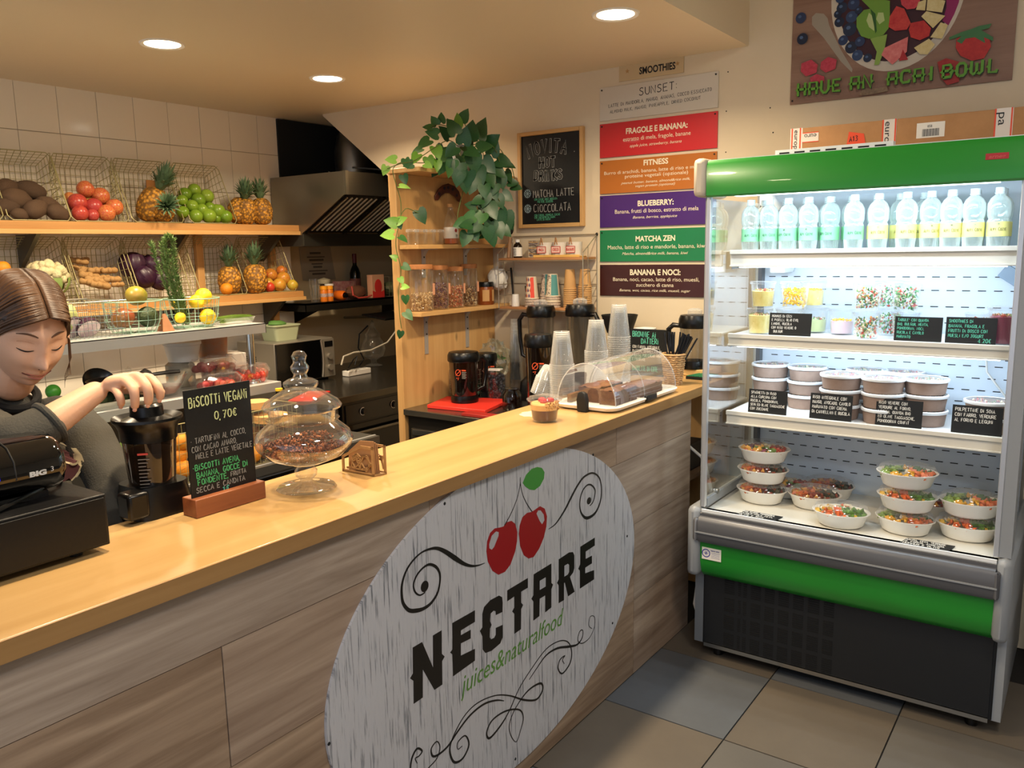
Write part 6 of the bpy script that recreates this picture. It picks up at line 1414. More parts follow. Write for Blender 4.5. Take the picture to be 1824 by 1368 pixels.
# ---- blender behind the straws
bx2, by2 = -1.487,3.50
def jug(nm, lab, x, y, z0, R, H_, body, lidh=.045, handle=None, logo=None, base=True, cap=True, group=None, contents=None):
    t = thing(nm, lab, 'blender jug', (x, y, z0), group)
    S4 = dict(n=8 if False else 28)
    a = M(); a.lathe([(0,.004),(R*.80,.004),(R*.84,.02),(R*1.0, H_*.96),(R*1.03, H_)], n=28); part('jug_wall', a, body, t, world=False)
    a = M(); a.lathe([(R*1.05, H_ - .012),(R*1.10, H_ - .006),(R*1.08, H_ + lidh*.6),(R*.98, H_ + lidh),(R*.5, H_ + lidh + .004),(0, H_ + lidh + .004)], n=28); part('lid', a, BLACKP, t, world=False)
    if cap:
        a = M(); a.lathe([(R*.52, H_ + lidh),(R*.50, H_ + lidh + .022),(R*.3, H_ + lidh + .03),(0, H_ + lidh + .031)], n=24); part('lid_cap', a, cap if not isinstance(cap, bool) else BLACKP, t, world=False)
    if base:
        a = M(); a.lathe([(0,0),(R*.92,0),(R*.94,.012),(R*.88,.035)], n=28); part('base_ring', a, BLACKP, t, world=False)
    if handle is not None:
        an = handle; c_, s_ = math.cos(an), math.sin(an)
        P_ = [(R*.9, H_*.98),(R*1.45, H_*1.0),(R*1.75, H_*.9),(R*1.72, H_*.6),(R*1.55, H_*.30),(R*1.0, H_*.24)]
        a = M(); a.tube([(r_*c_, r_*s_, z_) for r_, z_ in P_], [.010,.012,.012,.011,.010,.010], 10); part('handle', a, BLACKP, t, world=False)
    if contents:
        a = M(); a.lathe([(0,.006),(R*.80,.008),(R*.90, H_*.5),(0, H_*.5)], n=24); part('contents', a, contents, t, world=False)
    if logo:
        a = M(); o_ = Vector((R*.93*math.cos(logo), R*.93*math.sin(logo), H_*.72))*1.0; u_ = Vector((-math.sin(logo), math.cos(logo),0)); n_ = Vector((math.cos(logo), math.sin(logo),0)); o_ += n_*.004
        ring = [o_ + u_*(.013*math.cos(k*PI / 8)) + Vector((0,0,.015*math.sin(k*PI / 8))) for k in range(17)]; a.ribbon(ring, .003, n_); a.ribbon([o_ - u_*.013 - Vector((0,0,.014)), o_ + u_*.015 + Vector((0,0,.014))], .003, n_)
        a.ribbon([o_ - u_*.01 - Vector((0,0,.028)), o_ - Vector((0,0,.024)) + u_*.004, o_ - u_*.002 - Vector((0,0,.036))], .003, n_)
        a.ribbon([o_ + u_*.020 + Vector((0,0,.012)), o_ + u_*.042 + Vector((0,0,.012))], .006, n_)
        part('warning_mark', a, mat('orange_mark', '#d9562c', .5), t, world=False, smooth=0)
        a = M()
        for k in range(6): a.ribbon([o_ + u_*.020 + Vector((0,0,.003 - k*.006)), o_ + u_*(.044 - .004*(k % 2)) + Vector((0,0,.003 - k*.006))], .0016, n_)
        part('small_print', a, mat('grey_print', '#a8a49c', .6), t, world=False, smooth=0)
    return t
jug('blender_jug', 'clear square blender jug with black lid and handle between signs and refrigerator', bx2, by2, ZC + .03,.066,.195, SMOKE, handle=PI + .35, cap=CLEARP)
a = M(); a.box(bx2 - .07, bx2 + .085, by2 - .05, by2 + .12, ZC, ZC + .0295); o = part('cutting_board', a, mat('light_board', '#d7b173', .5), None, bevel=.003); tag(o, 'thick light wooden board under the blender jug at the counter end', 'board')
# green striped rack lying on the board
t = thing('green_drying_rack', 'small green striped rack lying at the end of the counter by the refrigerator', 'rack', (-1.41,3.42, ZC))
for k in range(8):
    a = M(); a.cyl((-1.462 + k*.011,3.365, ZC + .012),(-1.435 + k*.011,3.46, ZC + .014),.0035, n=6); part('rack_bar', a, mat('rack_green', '#2f7a52', .4), t)
a = M(); a.box(-1.465,-1.350,3.36,3.367, ZC, ZC + .012); a.box(-1.44,-1.34,3.458,3.465, ZC, ZC + .012); part('rack_frame', a, BLACKM, t)

# ---- paper doily beside the dessert
t = thing('napkin', 'crumpled pale paper napkin behind the dessert cup', 'napkin', tuple(Vector((-1.622,2.392,1.046))))
a = M(); c_ = (-1.609,2.373,1.046); ring = [(c_[0] + (.045 + .006*math.sin(i*2.7))*math.cos(i*PI / 10), c_[1] + (.055 + .006*math.sin(i*3.1))*math.sin(i*PI / 10)) for i in range(20)]
loft(a, [(ring, ZC + .0003),([(c_[0] + (x - c_[0])*.8, c_[1] + (y - c_[1])*.8) for x, y in ring], ZC + .003)]); part('paper_sheet', a, mat('doily', '#d9c9a0', .8, bump=(90,.4)), t)

# ---- cash register and receipt printer
t = thing('cash_box', 'matte black metal cash drawer on small feet at the near end of the counter', 'cash register drawer', (-1.69,.55, ZC))
GB = mat('register_black', '#0c0c0d', .38, bump=(120,.06))
a = M(); a.box(-1.90,-1.562,.20,.806, ZC + .014, ZC + .118); part('drawer_case', a, GB, t, bevel=.003)
a = M(); a.box(-1.562,-1.558,.20,.800, ZC + .020, ZC + .112); part('drawer_front', a, GB, t, bevel=.001)
for x in (-1.60,-1.69):
    for y in (.27,.755):
        a = M(); a.cyl((x, y, ZC),(x, y, ZC + .015),.012,.014, n=14); part('rubber_foot', a, BLACKM, t)
t = thing('cash_register', 'glossy black receipt printer with small blue display standing on the cash drawer', 'cash register', (-1.72,.45, ZC + .12))
GL = mat('piano_black', '#060607', .06, spec=.7, coat=.6)
zr = ZC + .1185; yE = .765
# profile in XZ swept along Y : rounded drum leaning back
prof = [(-1.86, zr + .012),(-1.65, zr + .012),(-1.622, zr + .028),(-1.608, zr + .055),(-1.612, zr + .085),(-1.635, zr + .108),(-1.67, zr + .118),(-1.80, zr + .110),(-1.86, zr + .095)]
a = M(); secs = [(.15,1.),(yE - .02,1.),(yE - .005,.97),(yE, .90)]
cxp, czp = -1.74, zr + .06; vs = []; fs = []; n = len(prof)
for y, k in secs: vs += [(cxp + (x - cxp)*k, y, czp + (z - czp)*k) for x, z in prof]
for s in range(len(secs) - 1): fs += [(s*n + i, s*n + (i + 1) % n, (s + 1)*n + (i + 1) % n, (s + 1)*n + i) for i in range(n)]
fs += [tuple(range(n)), tuple(range(len(vs) - n, len(vs)))]
a.add(vs, fs); part('printer_case', a, GL, t, fix=True, bevel=.004, smooth=60)
a = M(); a.box(-1.85,-1.64,.15, yE - .03, zr, zr + .013); part('printer_base', a, GL, t)
a = M(); a.tube([(-1.609,.668, zr + .052),(-1.6118,.668, zr + .085),(-1.635,.668, zr + .109),(-1.67,.668, zr + .119),(-1.80,.668, zr + .1115)], .0016,6); part('cover_seam', a, BLACKM, t)
a = M(); a.prism([(-1.6085,.50, zr + .058),(-1.6085,.640, zr + .058),(-1.6125,.640, zr + .082),(-1.6125,.50, zr + .082)], (.0015,0,0)); part('display', a, mat('blue_display', '#0a14c8', .2, emit='#1020ff', es=1.3), t, fix=True)
a = M()
for k in range(2): a.ribbon([(-1.6068,.622 + k*.006, zr + .064),(-1.6068,.622 + k*.006, zr + .069),(-1.6068,.625 + k*.006, zr + .069),(-1.6068,.625 + k*.006, zr + .064),(-1.6068,.622 + k*.006, zr + .064)], .0007,(1,0,0))
part('display_digits', a, mat('digit_glow', '#8fa4ff', .4, emit='#8fa4ff', es=1), t, smooth=0)
a = M(); text_mesh(a, 'BIG', (-1.6070,.690, zr + .053),(0,1,0),(.10,0,1),.0095, bold=.06, fit=.031); text_mesh(a, '3', (-1.6075,.7285, zr + .0555),(0,1,0),(.10,0,1),.010, bold=.0, fit=.006); part('lettering', a, mat('register_white', '#d8d8d2', .5), t, smooth=0)
a = M(); a.prism([(-1.628,.52, zr + .018),(-1.628,.615, zr + .018),(-1.6215,.615, zr + .030),(-1.6215,.52, zr + .030)], (.001,0,0)); part('type_plate', a, mat('type_plate_grey', '#8f8d88', .4), t, fix=True)
a = M(); a.tube([(-1.60,.2, zr + .004),(-1.585,.45, zr + .004),(-1.60,.62, zr + .006),(-1.64,.72, zr + .016),(-1.70,.79, zr + .018),(-1.76,.812, zr - .02),(-1.775,.83, zr - .118)], .0045,8); o = part('black_cable', a, BLACKP); tag(o, 'thin black cable trailing over the cash drawer and down behind the counter', 'cable')

# ================================================================ recess: hood, stove bench, hanging shelf
HST = mat('hood_steel', '#8d8a80', .33,.9, bump=(5,.02)); HDK = mat('hood_dark', '#2c2b27', .4,.7); BAF = mat('baffle_steel', '#d9d2be', .4,.3)  # baffles pale and mostly matt: reflected light put into their colour
hd = thing('range_hood', 'large brushed steel extractor hood with slanted baffle filters', 'range hood', (-4.05,3.9,1.67))
A_, B_ = (-4.385,2.100),(-3.715,2.100); C2, D2, E2, F2 = (-3.715,1.965),(-4.112,1.745),(-4.112,1.667),(-4.385,1.667)
a = M(); a.prism([(x, 3.515, z) for x, z in (A_, B_, C2, D2, E2, F2)], (0,.012,0)); part('side_plate', a, HST, hd, fix=True)
a = M(); a.prism([(x, 4.55, z) for x, z in (A_, B_, C2, D2, E2, F2)], (0,.012,0)); part('side_plate', a, HST, hd, fix=True)
a = M(); a.box(-3.727,-3.712,3.527,4.55,1.965,2.10); a.box(-4.385,-3.72,3.527,4.55,2.088,2.10); part('front_panel', a, HST, hd, bevel=.002)
a = M(); a.box(-3.725,-3.700,3.516,3.54,1.963,2.103); part('corner_post', a, HST, hd)
a = M(); a.box(-4.385,-4.112,3.527,4.55,1.667,1.672); a.box(-4.118,-4.110,3.527,4.55,1.667,1.745); part('grease_gutter', a, mat('gutter_steel', '#6f6d64', .35,.9), hd)
sl = Vector((C2[0] - D2[0], 0, C2[1] - D2[1])); nn = Vector((sl.z, 0,-sl.x)).normalized()
for fi, y0 in enumerate((3.535,3.865,4.195)):
    a = M(); o = Vector((D2[0], y0, D2[1])) + sl*.02 - nn*.004; a.prism([o, o + sl*.96, o + sl*.96 + Vector((0,.322,0)), o + Vector((0,.322,0))], -nn*.006)
    f_ = part('filter_panel', a, HDK, hd, fix=True)
    a = M(); a.prism([o + Vector((0,.0,0)), o + sl*.96, o + sl*.96 + Vector((0,.012,0)), o + Vector((0,.012,0))], nn*.010); a.prism([o + Vector((0,.31,0)), o + sl*.96 + Vector((0,.31,0)), o + sl*.96 + Vector((0,.322,0)), o + Vector((0,.322,0))], nn*.010); part('filter_frame', a, HDK, f_, fix=True)
    for k in range(7):
        a = M(); p_ = o + Vector((0,.028 + k*.0415,0)) + sl*.06; a.prism([p_, p_ + sl*.84, p_ + sl*.84 + Vector((0,.009,0)), p_ + Vector((0,.009,0))], nn*.006); part('baffle', a, BAF, f_, fix=True)
t = thing('exhaust_duct', 'round steel exhaust duct rising from the hood into the dark corner', 'duct', (-4.22,4.10,2.10))
a = M(); a.lathe([(.155,0),(.150,.05),(.132,.055),(.132,.20),(.11,.30),(.06,.37),(0,.37)], n=32); part('duct_pipe', a, HST, t, world=False)
a = M(); a.box(-.30,-.10,-.05,.01,0,.05); part('junction_box', a, mat('junction_white', '#a8a598', .5), t, world=False)
a = M(); a.tube([(-.38,-.32,-.0),(-.36,-.33,.10),(-.26,-.30,.13),(-.2,-.10,.09),(-.1,-.06,.03)], .006,6); a.tube([(.10,-.12,.08),(.2,.1,.07),(.3,.25,.03)], .006,6); part('hood_cable', a, mat('grey_cable', '#8a8a84', .5), t, world=False, kind='stuff')
# notice on the recess wall
Pn = ((3.823,1.666),(4.108,1.664),(4.145,1.432),(3.845,1.436))
a = M(); a.prism([(-4.516, y, z) for y, z in Pn], (.002,0,0)); t = thing('paper_notice', 'grey paper notice with lines of writing on the recess wall under the hood', 'notice', (-4.515, Pn[0][0], Pn[3][1])); part('sheet', a, mat('notice_paper', '#a9a08c', .7), t, fix=True)
a = M(); cyn = (Pn[0][0] + Pn[1][0]) / 2
for k, w_ in enumerate((.10,.16,.13,.10,.08,.17,.12)): a.box(-4.5135,-4.5128, cyn - w_ / 2 + k*.004, cyn + w_ / 2 + k*.004, Pn[0][1] - .05 - k*.024, Pn[0][1] - .042 - k*.024 + (.006 if k % 2 == 0 else 0))
part('writing', a, mat('notice_ink', '#5f5c52', .8), t, smooth=0)
# hanging shelf
hs = thing('hanging_shelf', 'dark steel wall shelf under the hood crowded with small goods', 'shelf', (-4.3,4.0,1.25))
DS = mat('shelf_dark_steel', '#3b3934', .35,.8)
a = M(); a.box(-4.395,-4.10,3.50,4.9,1.296,1.308); a.box(-4.104,-4.10,3.50,4.9,1.255,1.308); a.box(-4.39,-4.10,3.50,3.504,1.255,1.308); part('shelf_pan', a, DS, hs)
for y in (3.72,4.6):
    a = M(); a.prism([(-4.515, y, 1.14),(-4.515, y, 1.296),(-4.14, y, 1.296),(-4.14, y, 1.28)], (0,.004,0)); part('bracket', a, DS, hs, fix=True)
zh = 1.3085
yh = (3.634,3.71,3.759,3.833,3.853,4.006,4.189,4.33,3.843,3.996)
t = thing('tumbler_stack', 'two nested clear tumblers at the left end of the hanging shelf', 'tumblers', (-4.16, yh[0], zh))
for k in range(2):
    a = M(); a.lathe([(0,.004 + k*.04),(.026,.004 + k*.04),(.034,.11 + k*.04),(.032,.11 + k*.04)], n=20); part('tumbler', a, GLASS, t, world=False)
OR = mat('orange_pack', '#e08a1e', .4, var=(40, '#d86a1a')); ORC = mat('orange_cap', '#f0a020', .4)
for k in range(2):
    t = thing('spice_jar', 'orange spice jar with orange cap on the hanging shelf, %s of the pair' % ('left', 'right')[k], 'jar', (-4.16, yh[1 + k], zh), 'orange spice jars')
    a = M(); a.lathe([(0,0),(.024,0),(.025,.004),(.025,.07),(.022,.076)], n=20); part('jar_wall', a, OR, t, world=False)
    a = M(); a.lathe([(.023,.076),(.025,.078),(.025,.10),(0,.102)], n=20); part('cap', a, ORC, t, world=False)
    a = M(); a.lathe([(.0254,.03),(.0254,.052)], n=20); part('label_wrap', a, mat('spice_label', '#d9c3b0', .6, var=(80, '#5a3b6a')), t, world=False)
t = thing('blue_tin', 'dark blue tin with pale lid on the hanging shelf', 'tin', (-4.22, yh[3] - .02, zh)); a = M(); a.lathe([(0,0),(.030,0),(.030,.10)], n=20); part('tin_body', a, mat('tin_blue', '#26324f', .4), t, world=False); a = M(); a.lathe([(.031,.098),(.031,.11),(0,.112)], n=20); part('lid', a, WHITEP, t, world=False)
t = thing('orange_bottle', 'orange bottle with black cap lying on the hanging shelf', 'bottle', (-4.15, yh[4], zh + .032)); a = M(); a.lathe([(0,-.07),(.025,-.068),(.032,-.05),(.032,.02),(.022,.035)], n=20, axis='X'); part('bottle_body', a, mat('bottle_orange', '#d9691c', .25), t, world=False); a = M(); a.lathe([(.016,.035),(.016,.048),(0,.049)], n=16, axis='X'); part('cap', a, BLACKP, t, world=False)
t = thing('brown_sack', 'brown paper sack with red trim slumped on the hanging shelf', 'sack', (-4.17, yh[5], zh)); a = M(); a.ell((0,0,.044),(.05,.085,.048),16,10, nz=.28, sc=2.2, seed=2); part('sack_body', a, mat('sack_brown', '#5f3a26', .8), t, world=False); a = M(); a.tube([(.045,-.08,.09),(.05,-.075,.03),(.052,-.03,.008),(.055,.05,.010),(.05,.10,.02)], .006,6); part('red_trim', a, mat('trim_red', '#b8463a', .6), t, world=False)
t = thing('red_box', 'red and cream box with an egg shaped print on the hanging shelf', 'box', (-4.16, yh[6], zh)); a = M(); a.box(-.025,.025,-.058,.058,0,.158); part('box_body', a, mat('box_cream', '#cf9a7a', .5), t, world=False, bevel=.001)
a = M(); a.ell((.0252,0,.075),(.0012,.036,.052),20,12); a.prism([(.0255,-.058,0),(.0255,.058,0),(.0255,.058,.05),(.0255,0,.03),(.0255,-.058,.05)], (.0004,0,0)); part('box_print', a, mat('print_red', '#c9302c', .5), t, world=False, fix=True)
t = thing('wine_bottle', 'dark wine bottle with red neck foil at the back of the hanging shelf', 'bottle', (-4.36,4.189, zh)); a = M(); a.lathe([(0,0),(.037,0),(.038,.004),(.038,.17),(.028,.20),(.015,.225),(.014,.255)], n=24); part('bottle_body', a, mat('wine_glass', '#10140e', .1), t, world=False); a = M(); a.lathe([(.0155,.24),(.0155,.305),(0,.306)], n=20); part('neck_foil', a, mat('foil_red', '#5a1a1c', .4), t, world=False); a = M(); a.lathe([(.0386,.04),(.0386,.13)], n=24); part('label_wrap', a, mat('wine_label', '#7a4a44', .6), t, world=False)
t = thing('pink_box', 'small printed box behind the brown sack on the hanging shelf', 'box', (-4.29, yh[5] + .01, zh)); a = M(); a.box(-.03,.03,-.08,.08,0,.12); part('box_body', a, mat('pink_print', '#9a7a72', .6, var=(30, '#7a3a44')), t, world=False)
t = thing('sieve', 'small pale strainer lying on the goods at the back of the hanging shelf', 'strainer', (-4.30, yh[8], zh)); a = M(); a.lathe([(0,.10),(.04,.11),(.045,.135),(0,.15)], n=18); part('strainer_bowl', a, mat('sieve_cream', '#a89f86', .5), t, world=False); a = M(); a.lathe([(0,0),(.03,0),(.03,.10),(0,.10)], n=18); part('pot', a, mat('pot_brown', '#5a3a26', .5), t, world=False)
t = thing('wire_basket', 'small wire basket with bagged leaves at the right end of the hanging shelf', 'basket', (-4.20, yh[7] + .06, zh))
a = M()
for k in range(7): a.tube([(.07,-.10 + k*.033,.0),(.075,-.10 + k*.033,.14)], .0015,4)
for z in (.003,.07,.14): a.tube([(.072,-.10, z),(.072,.10, z),(-.07,.10, z),(-.07,-.10, z)], .0015,4, closed=True)
part('wire_mesh', a, W_, t, world=False); a = M(); a.ell((0,0,.052),(.06,.085,.05),14,8, nz=.3, sc=3); part('bagged_leaves', a, mat('dark_leaves', '#3a4a2c', .6, var=(30, '#7a7a5a')), t, world=False)

# stove bench with oven
sb_ = thing('cooking_bench', 'dark steel cooking bench with built-in black oven', 'bench', (-3.9,3.9,0))
BST = mat('bench_steel', '#4a4842', .22,.85, bump=(20,.02))
a = M(); a.box(-4.395,-3.35,2.80,4.95,.80,.84); part('bench_top', a, BST, sb_, bevel=.003)
a = M(); a.box(-4.38,-3.40,2.82,3.09,.0,.80); part('cabinet', a, mat('cabinet_grey', '#57534a', .5), sb_)
a = M(); a.box(-4.38,-3.38,3.10,3.92,.10,.795); ov = part('oven', a, mat('oven_black', '#0c0c0d', .3), sb_)
a = M(); a.box(-3.38,-3.372,3.12,3.90,.68,.78); part('control_panel', a, mat('oven_panel', '#141415', .2), ov)
a = M(); a.box(-3.38,-3.37,3.12,3.90,.14,.665); part('oven_door', a, mat('oven_glass', '#050506', .08), ov)
a = M(); a.tube([(-3.37,3.16,.62),(-3.34,3.17,.62),(-3.34,3.85,.62),(-3.37,3.86,.62)], .009,8); part('oven_handle', a, DSTEEL, ov)
for y in (3.25,3.50,3.75):
    a = M(); a.cyl((-3.372, y, .73),(-3.352, y, .73),.016, n=16); part('knob', a, BLACKP, ov)
    a = M(); a.tube([(-3.3715, y + .022*math.cos(k*PI / 8),.73 + .022*math.sin(k*PI / 8)) for k in range(3,14)], .0012,4); part('dial_mark', a, WHITEP, ov)
# microwave
mw = thing('microwave', 'silver microwave oven with black door and two knobs on the cooking bench', 'microwave', (-4.1,3.33,.84))
MG = mat('microwave_grey', '#8a857a', .35,.5)
a = M(); a.box(-4.28,-3.93,3.10,3.555,.852,1.10); part('case', a, MG, mw, bevel=.004)
a = M(); a.box(-3.93,-3.918,3.105,3.45,.858,1.094); part('door', a, mat('microwave_glass', '#050505', .12), mw, bevel=.002)
a = M(); pts = [(-3.914,3.445 + .012*math.sin(PI*k / 8),.862 + .228*k / 8) for k in range(9)]; a.tube(pts, .006,6); part('door_handle', a, MG, mw)
a = M(); a.box(-3.93,-3.917,3.462,3.552,.858,1.094); part('control_panel', a, MG, mw)
a = M(); a.box(-3.918,-3.915,3.475,3.54,1.045,1.08); part('clock_display', a, BLACKP, mw)
for z in (.915,.985):
    a = M(); a.cyl((-3.918,3.508, z),(-3.900,3.508, z),.019, n=18); part('knob', a, MG, mw)
for k in range(2):
    a = M(); a.box(-4.25,-3.96,3.12 + k*.38,3.15 + k*.38,.8405,.853); part('foot', a, BLACKM, mw)
a = M()
for k in range(6): a.box(-4.22,-4.10,3.0985,3.101,.95 + k*.012,.955 + k*.012)
part('vent_slot', a, SLOT, mw, smooth=0)
t = thing('plastic_tub', 'pale green translucent tub of leaves on top of the microwave', 'tub', (-4.10,3.286,1.1005))
a = M(); loft(a, [(rrect(-.07,.07,-.08,.08,.02),0),(rrect(-.08,.08,-.10,.10,.025),.085),(rrect(-.086,.086,-.106,.106,.025),.088),(rrect(-.086,.086,-.106,.106,.025),.094)]); part('tub_wall', a, mat('milky_green', '#a9b394', .4, trans=.0), t, world=False)
a = M(); a.ell((0,-.02,.10),(.05,.06,.02),12,6, nz=.3, sc=3); part('leaves', a, mat('tub_leaf', '#4f7a3a', .6), t, world=False)
# power strip, tablet, cables, decanter
Pp = (-3.85,3.59,.905)
t = thing('power_strip', 'white power strip lying on the bench beside the microwave', 'power strip', (-3.90,3.72,.8405)); a = M(); a.box(-.03,.03,-.10,.10,0,.035); part('strip_body', a, WHITEP, t, world=False, bevel=.004)
for k in range(3):
    a = M(); a.cyl((0,-.06 + k*.06,.035),(0,-.06 + k*.06,.037),.018, n=14); part('socket', a, mat('socket_grey', '#b5b2aa', .5), t, world=False)
T_ = ((-3.95,3.862,1.159),(-3.95,4.126,1.114),(-3.95,4.195,1.155),(-3.95,4.074,1.172))
t = thing('tablet_screen', 'thin black tablet fixed on an arm above the cooking bench', 'tablet', (-3.95,4.0,1.15)); a = M(); a.obox((-3.98,4.12,1.19),(.22,.30,.012),(0,.12,0)); part('screen_body', a, BLACKP, t, bevel=.003); a = M(); a.cyl((-4.45,4.15,1.16),(-4.02,4.12,1.185),.010, n=8); part('support_arm', a, DSTEEL, t)
a = M(); a.tube(((-3.9,3.838,1.148),(-3.9,3.759,1.1),(-3.9,3.743,1.011),(-3.9,3.788,.932),(-3.9,3.745,.893),(-3.9,3.636,.878)) + ((-3.9,3.78,.86),),.005,6); a.tube(((-3.85,3.659,.914),(-3.85,3.682,.969),(-3.85,3.651,.951),(-3.85,3.6,.904)),.004,6); o = part('black_power_cable', a, BLACKP, kind=None); tag(o, 'black cable looping from the tablet down to the power strip', 'cable')
a = M(); a.tube(((-3.9,4.144,1.199),(-3.9,4.099,1.088),(-3.9,4.013,1.02),(-3.9,3.853,.984),(-3.9,3.702,.986),(-3.9,3.613,.971),(-3.9,3.59,.919)),.006,6); o = part('white_power_cable', a, mat('cable_cream', '#b9b2a2', .5)); tag(o, 'pale cable sagging from the partition to the power strip', 'cable')
dq = (-4,3.957,.887)
t = thing('glass_decanter', 'tall footed clear glass jar on the cooking bench behind the cables', 'jar', (-4.10, dq[1] + .12,.8405)); a = M(); a.lathe([(0,.002),(.06,.004),(.02,.02),(.02,.04),(.07,.07),(.085,.12),(.07,.17),(.05,.20),(.055,.22),(.03,.25),(.012,.28),(.015,.30),(0,.32)], n=28); part('jar_wall', a, GLASS, t, world=False)
t = thing('red_tray', 'red plastic board lying on the near corner of the cooking bench', 'board', (-3.50,2.98,.8405)); a = M(); a.obox((0,0,.006),(.13,.30,.012),(0,0,.5)); part('board_slab', a, REDP, t, world=False, bevel=.003)

# ================================================================ pine shelves on the tiled wall
for nm, z1, th, y1, lab in (('upper', 1.797,.060,3.515, 'long pine wall shelf carrying the upper row of wire baskets'),('lower', 1.388,.056,3.52, 'long pine wall shelf carrying the lower row of wire baskets')):
    t = thing('wall_shelf', lab, 'shelf', (-4.26,2.3, z1))
    a = M(); a.box(-4.392,-4.135,.4, y1, z1 - th*.62, z1); part('shelf_board', a, wood('shelf_%s_wood' % nm, '#c9965a', '#b07f48', 'Y', 2.2,.45,10), t, bevel=.002)
    a = M(); a.box(-4.16,-4.126,.4, y1 + .012, z1 - th, z1 - th*.62); part('front_batten', a, PINEY, t, bevel=.001)
    for y in (1.0,1.95,2.75,3.40):
        a = M(); a.prism([(-4.392, y, z1 - .22),(-4.380, y, z1 - .22),(-4.18, y, z1 - th),(-4.20, y, z1 - th),(-4.392, y, z1 - th)], (0,.022,0)); part('bracket', a, DSTEEL, t, fix=True)
    if nm == 'lower':
        for y in (2.93,3.46): a = M(); a.box(-4.392,-4.365, y, y + .045,.9,1.737); part('upright', a, PINE, t)
# ---- wire baskets
def basket(lab, y0, y1, zb, zt=.335, m=BRASSW, xb=-4.385, xf=-4.145):
    t = thing('wire_basket', lab, 'basket', ((xb + xf) / 2,(y0 + y1) / 2, zb), 'wire baskets on the wall shelves')
    zt = zb + zt; r = .0016; nS = 9; nV = 8
    # rim: slanted opening from the shelf edge up to the wall; base: upright grid against the wall
    def rim(s, v): return Vector((xf + (-4.30 - xf)*v, y0 + (y1 - y0)*s, zb + .003 + (zt - zb)*v))
    def base(s, v): return Vector((xb, y0 + .03 + (y1 - y0 - .06)*s, zb + .004 + (zt - zb)*.82*v))
    a = M()
    rr_ = [rim(s, v) for s, v in ((0.06,0),(.94,0),(1,.06),(1,.94),(.94,1),(.06,1),(0,.94),(0,.06))]; a.tube(rr_, .0026,6, closed=True); part('rim', a, m, t)
    a = M()
    for i in range(nS + 1):
        s = i / nS; a.tube([rim(s, 0), base(s, 0), base(s, 1), rim(s, 1)], r, 4)
    for k in range(nV + 1):
        v = k / nV
        for s in (0,1): a.tube([rim(s, v), base(s, v)], r, 4)
        a.tube([base(0, v), base(1, v)], r, 4)
    for k in (1,2,3,4):
        f = k / 5
        for v in (0,1): a.tube([rim(0, v).lerp(base(0, v), f), rim(1, v).lerp(base(1, v), f)], r, 4)
        for s in (0,1): a.tube([rim(s, 0).lerp(base(s, 0), f), rim(s, 1).lerp(base(s, 1), f)], r, 4)
    part('wire_mesh', a, m, t, smooth=60)
    return t
for lab, y0, y1 in (('wire basket at the left edge of the upper shelf', 1.50,1.80),('wire basket of dark brown potatoes on the upper shelf', 1.82,2.108),('wire basket of red and yellow apples on the upper shelf', 2.112,2.408),('wire basket of pineapples on the upper shelf', 2.426,2.726),('wire basket of green apples on the upper shelf', 2.765,3.069)): basket(lab, y0, y1,1.7975)
for lab, y0, y1 in (('wire basket behind the woman at the left of the lower shelf', 1.47,1.77),('wire basket with cauliflower on the lower shelf', 1.80,2.11),('wire basket of ginger on the lower shelf', 2.13,2.42),('wire basket of red cabbages on the lower shelf', 2.44,2.74),('nearly empty wire basket with a pineapple on the lower shelf', 2.80,3.11),('wire basket of apples at the right end of the lower shelf', 3.17,3.48)): basket(lab, y0, y1,1.3885)

# ---- fruit and vegetables
def fruit(nm, lab, cat, p, r, m, sh=(1,1,1), nz=0., sc=3, stem=None, group=None, rot=None, seed=0, dimple=True, nu=18):
    t = thing(nm, lab, cat, p, group, rot=rot)
    a = M(); R = (r*sh[0], r*sh[1], r*sh[2])
    if dimple:
        prof = []
        for k in range(13):
            an = -PI / 2 + PI*k / 12; rr = R[0]*math.cos(an); z = R[2]*math.sin(an)
            if rr < R[0]*.35: z *= .80 + .25*rr / (R[0]*.35)*.8
            prof.append((max(rr, 0) if 0 < k < 12 else 0, z))
        a.lathe(prof, n=nu)
    else: a.ell((0,0,0), R, nu, 12, nz=nz, sc=sc, seed=seed)
    part('flesh', a, m, t, world=False, smooth=80)
    if stem: a = M(); a.cyl((0,0, R[2]*.74),(.002,0, R[2]*1.12),.0018, n=5); part('stem', a, stem, t, world=False)
    return t
STEM = mat('fruit_stem', '#5a4426', .8)
APL = rnd('apple_skin', ['#c9b050', '#cf8a4a', '#bb4a38', '#a5333a', '#c96a50'], .3, fine=9); GRN = rnd('green_apple_skin', ['#5c801e', '#749428', '#8aa63a'], .3); POT = rnd('potato_skin', ['#4a382a', '#5c4634', '#3c2c22'], .85, bump=(70,.4)); MIXA = rnd('mixed_apple_skin', ['#b9b23c', '#c98a34', '#c8402c', '#b52a2a'], .3, fine=7)
def scatter(nm, cat, group, src_args, pts, labf, X0):
    """pts: (x, y, z, r) copies of one fruit with its parts; each one labelled on its own"""
    src = None; rq = random.Random(len(pts)*7)
    for i, (x, y, z, r) in enumerate(pts):
        rot = (rq.uniform(-1,1), rq.uniform(-1,1), rq.uniform(0,6))
        if src is None: src = fruit(nm, labf(i), cat, (x, y, z),1., group=group, rot=rot, **src_args); src.scale = (r,)*3; 
        else: dup(src, (x, y, z), labf(i), rot=rot, scale=r)
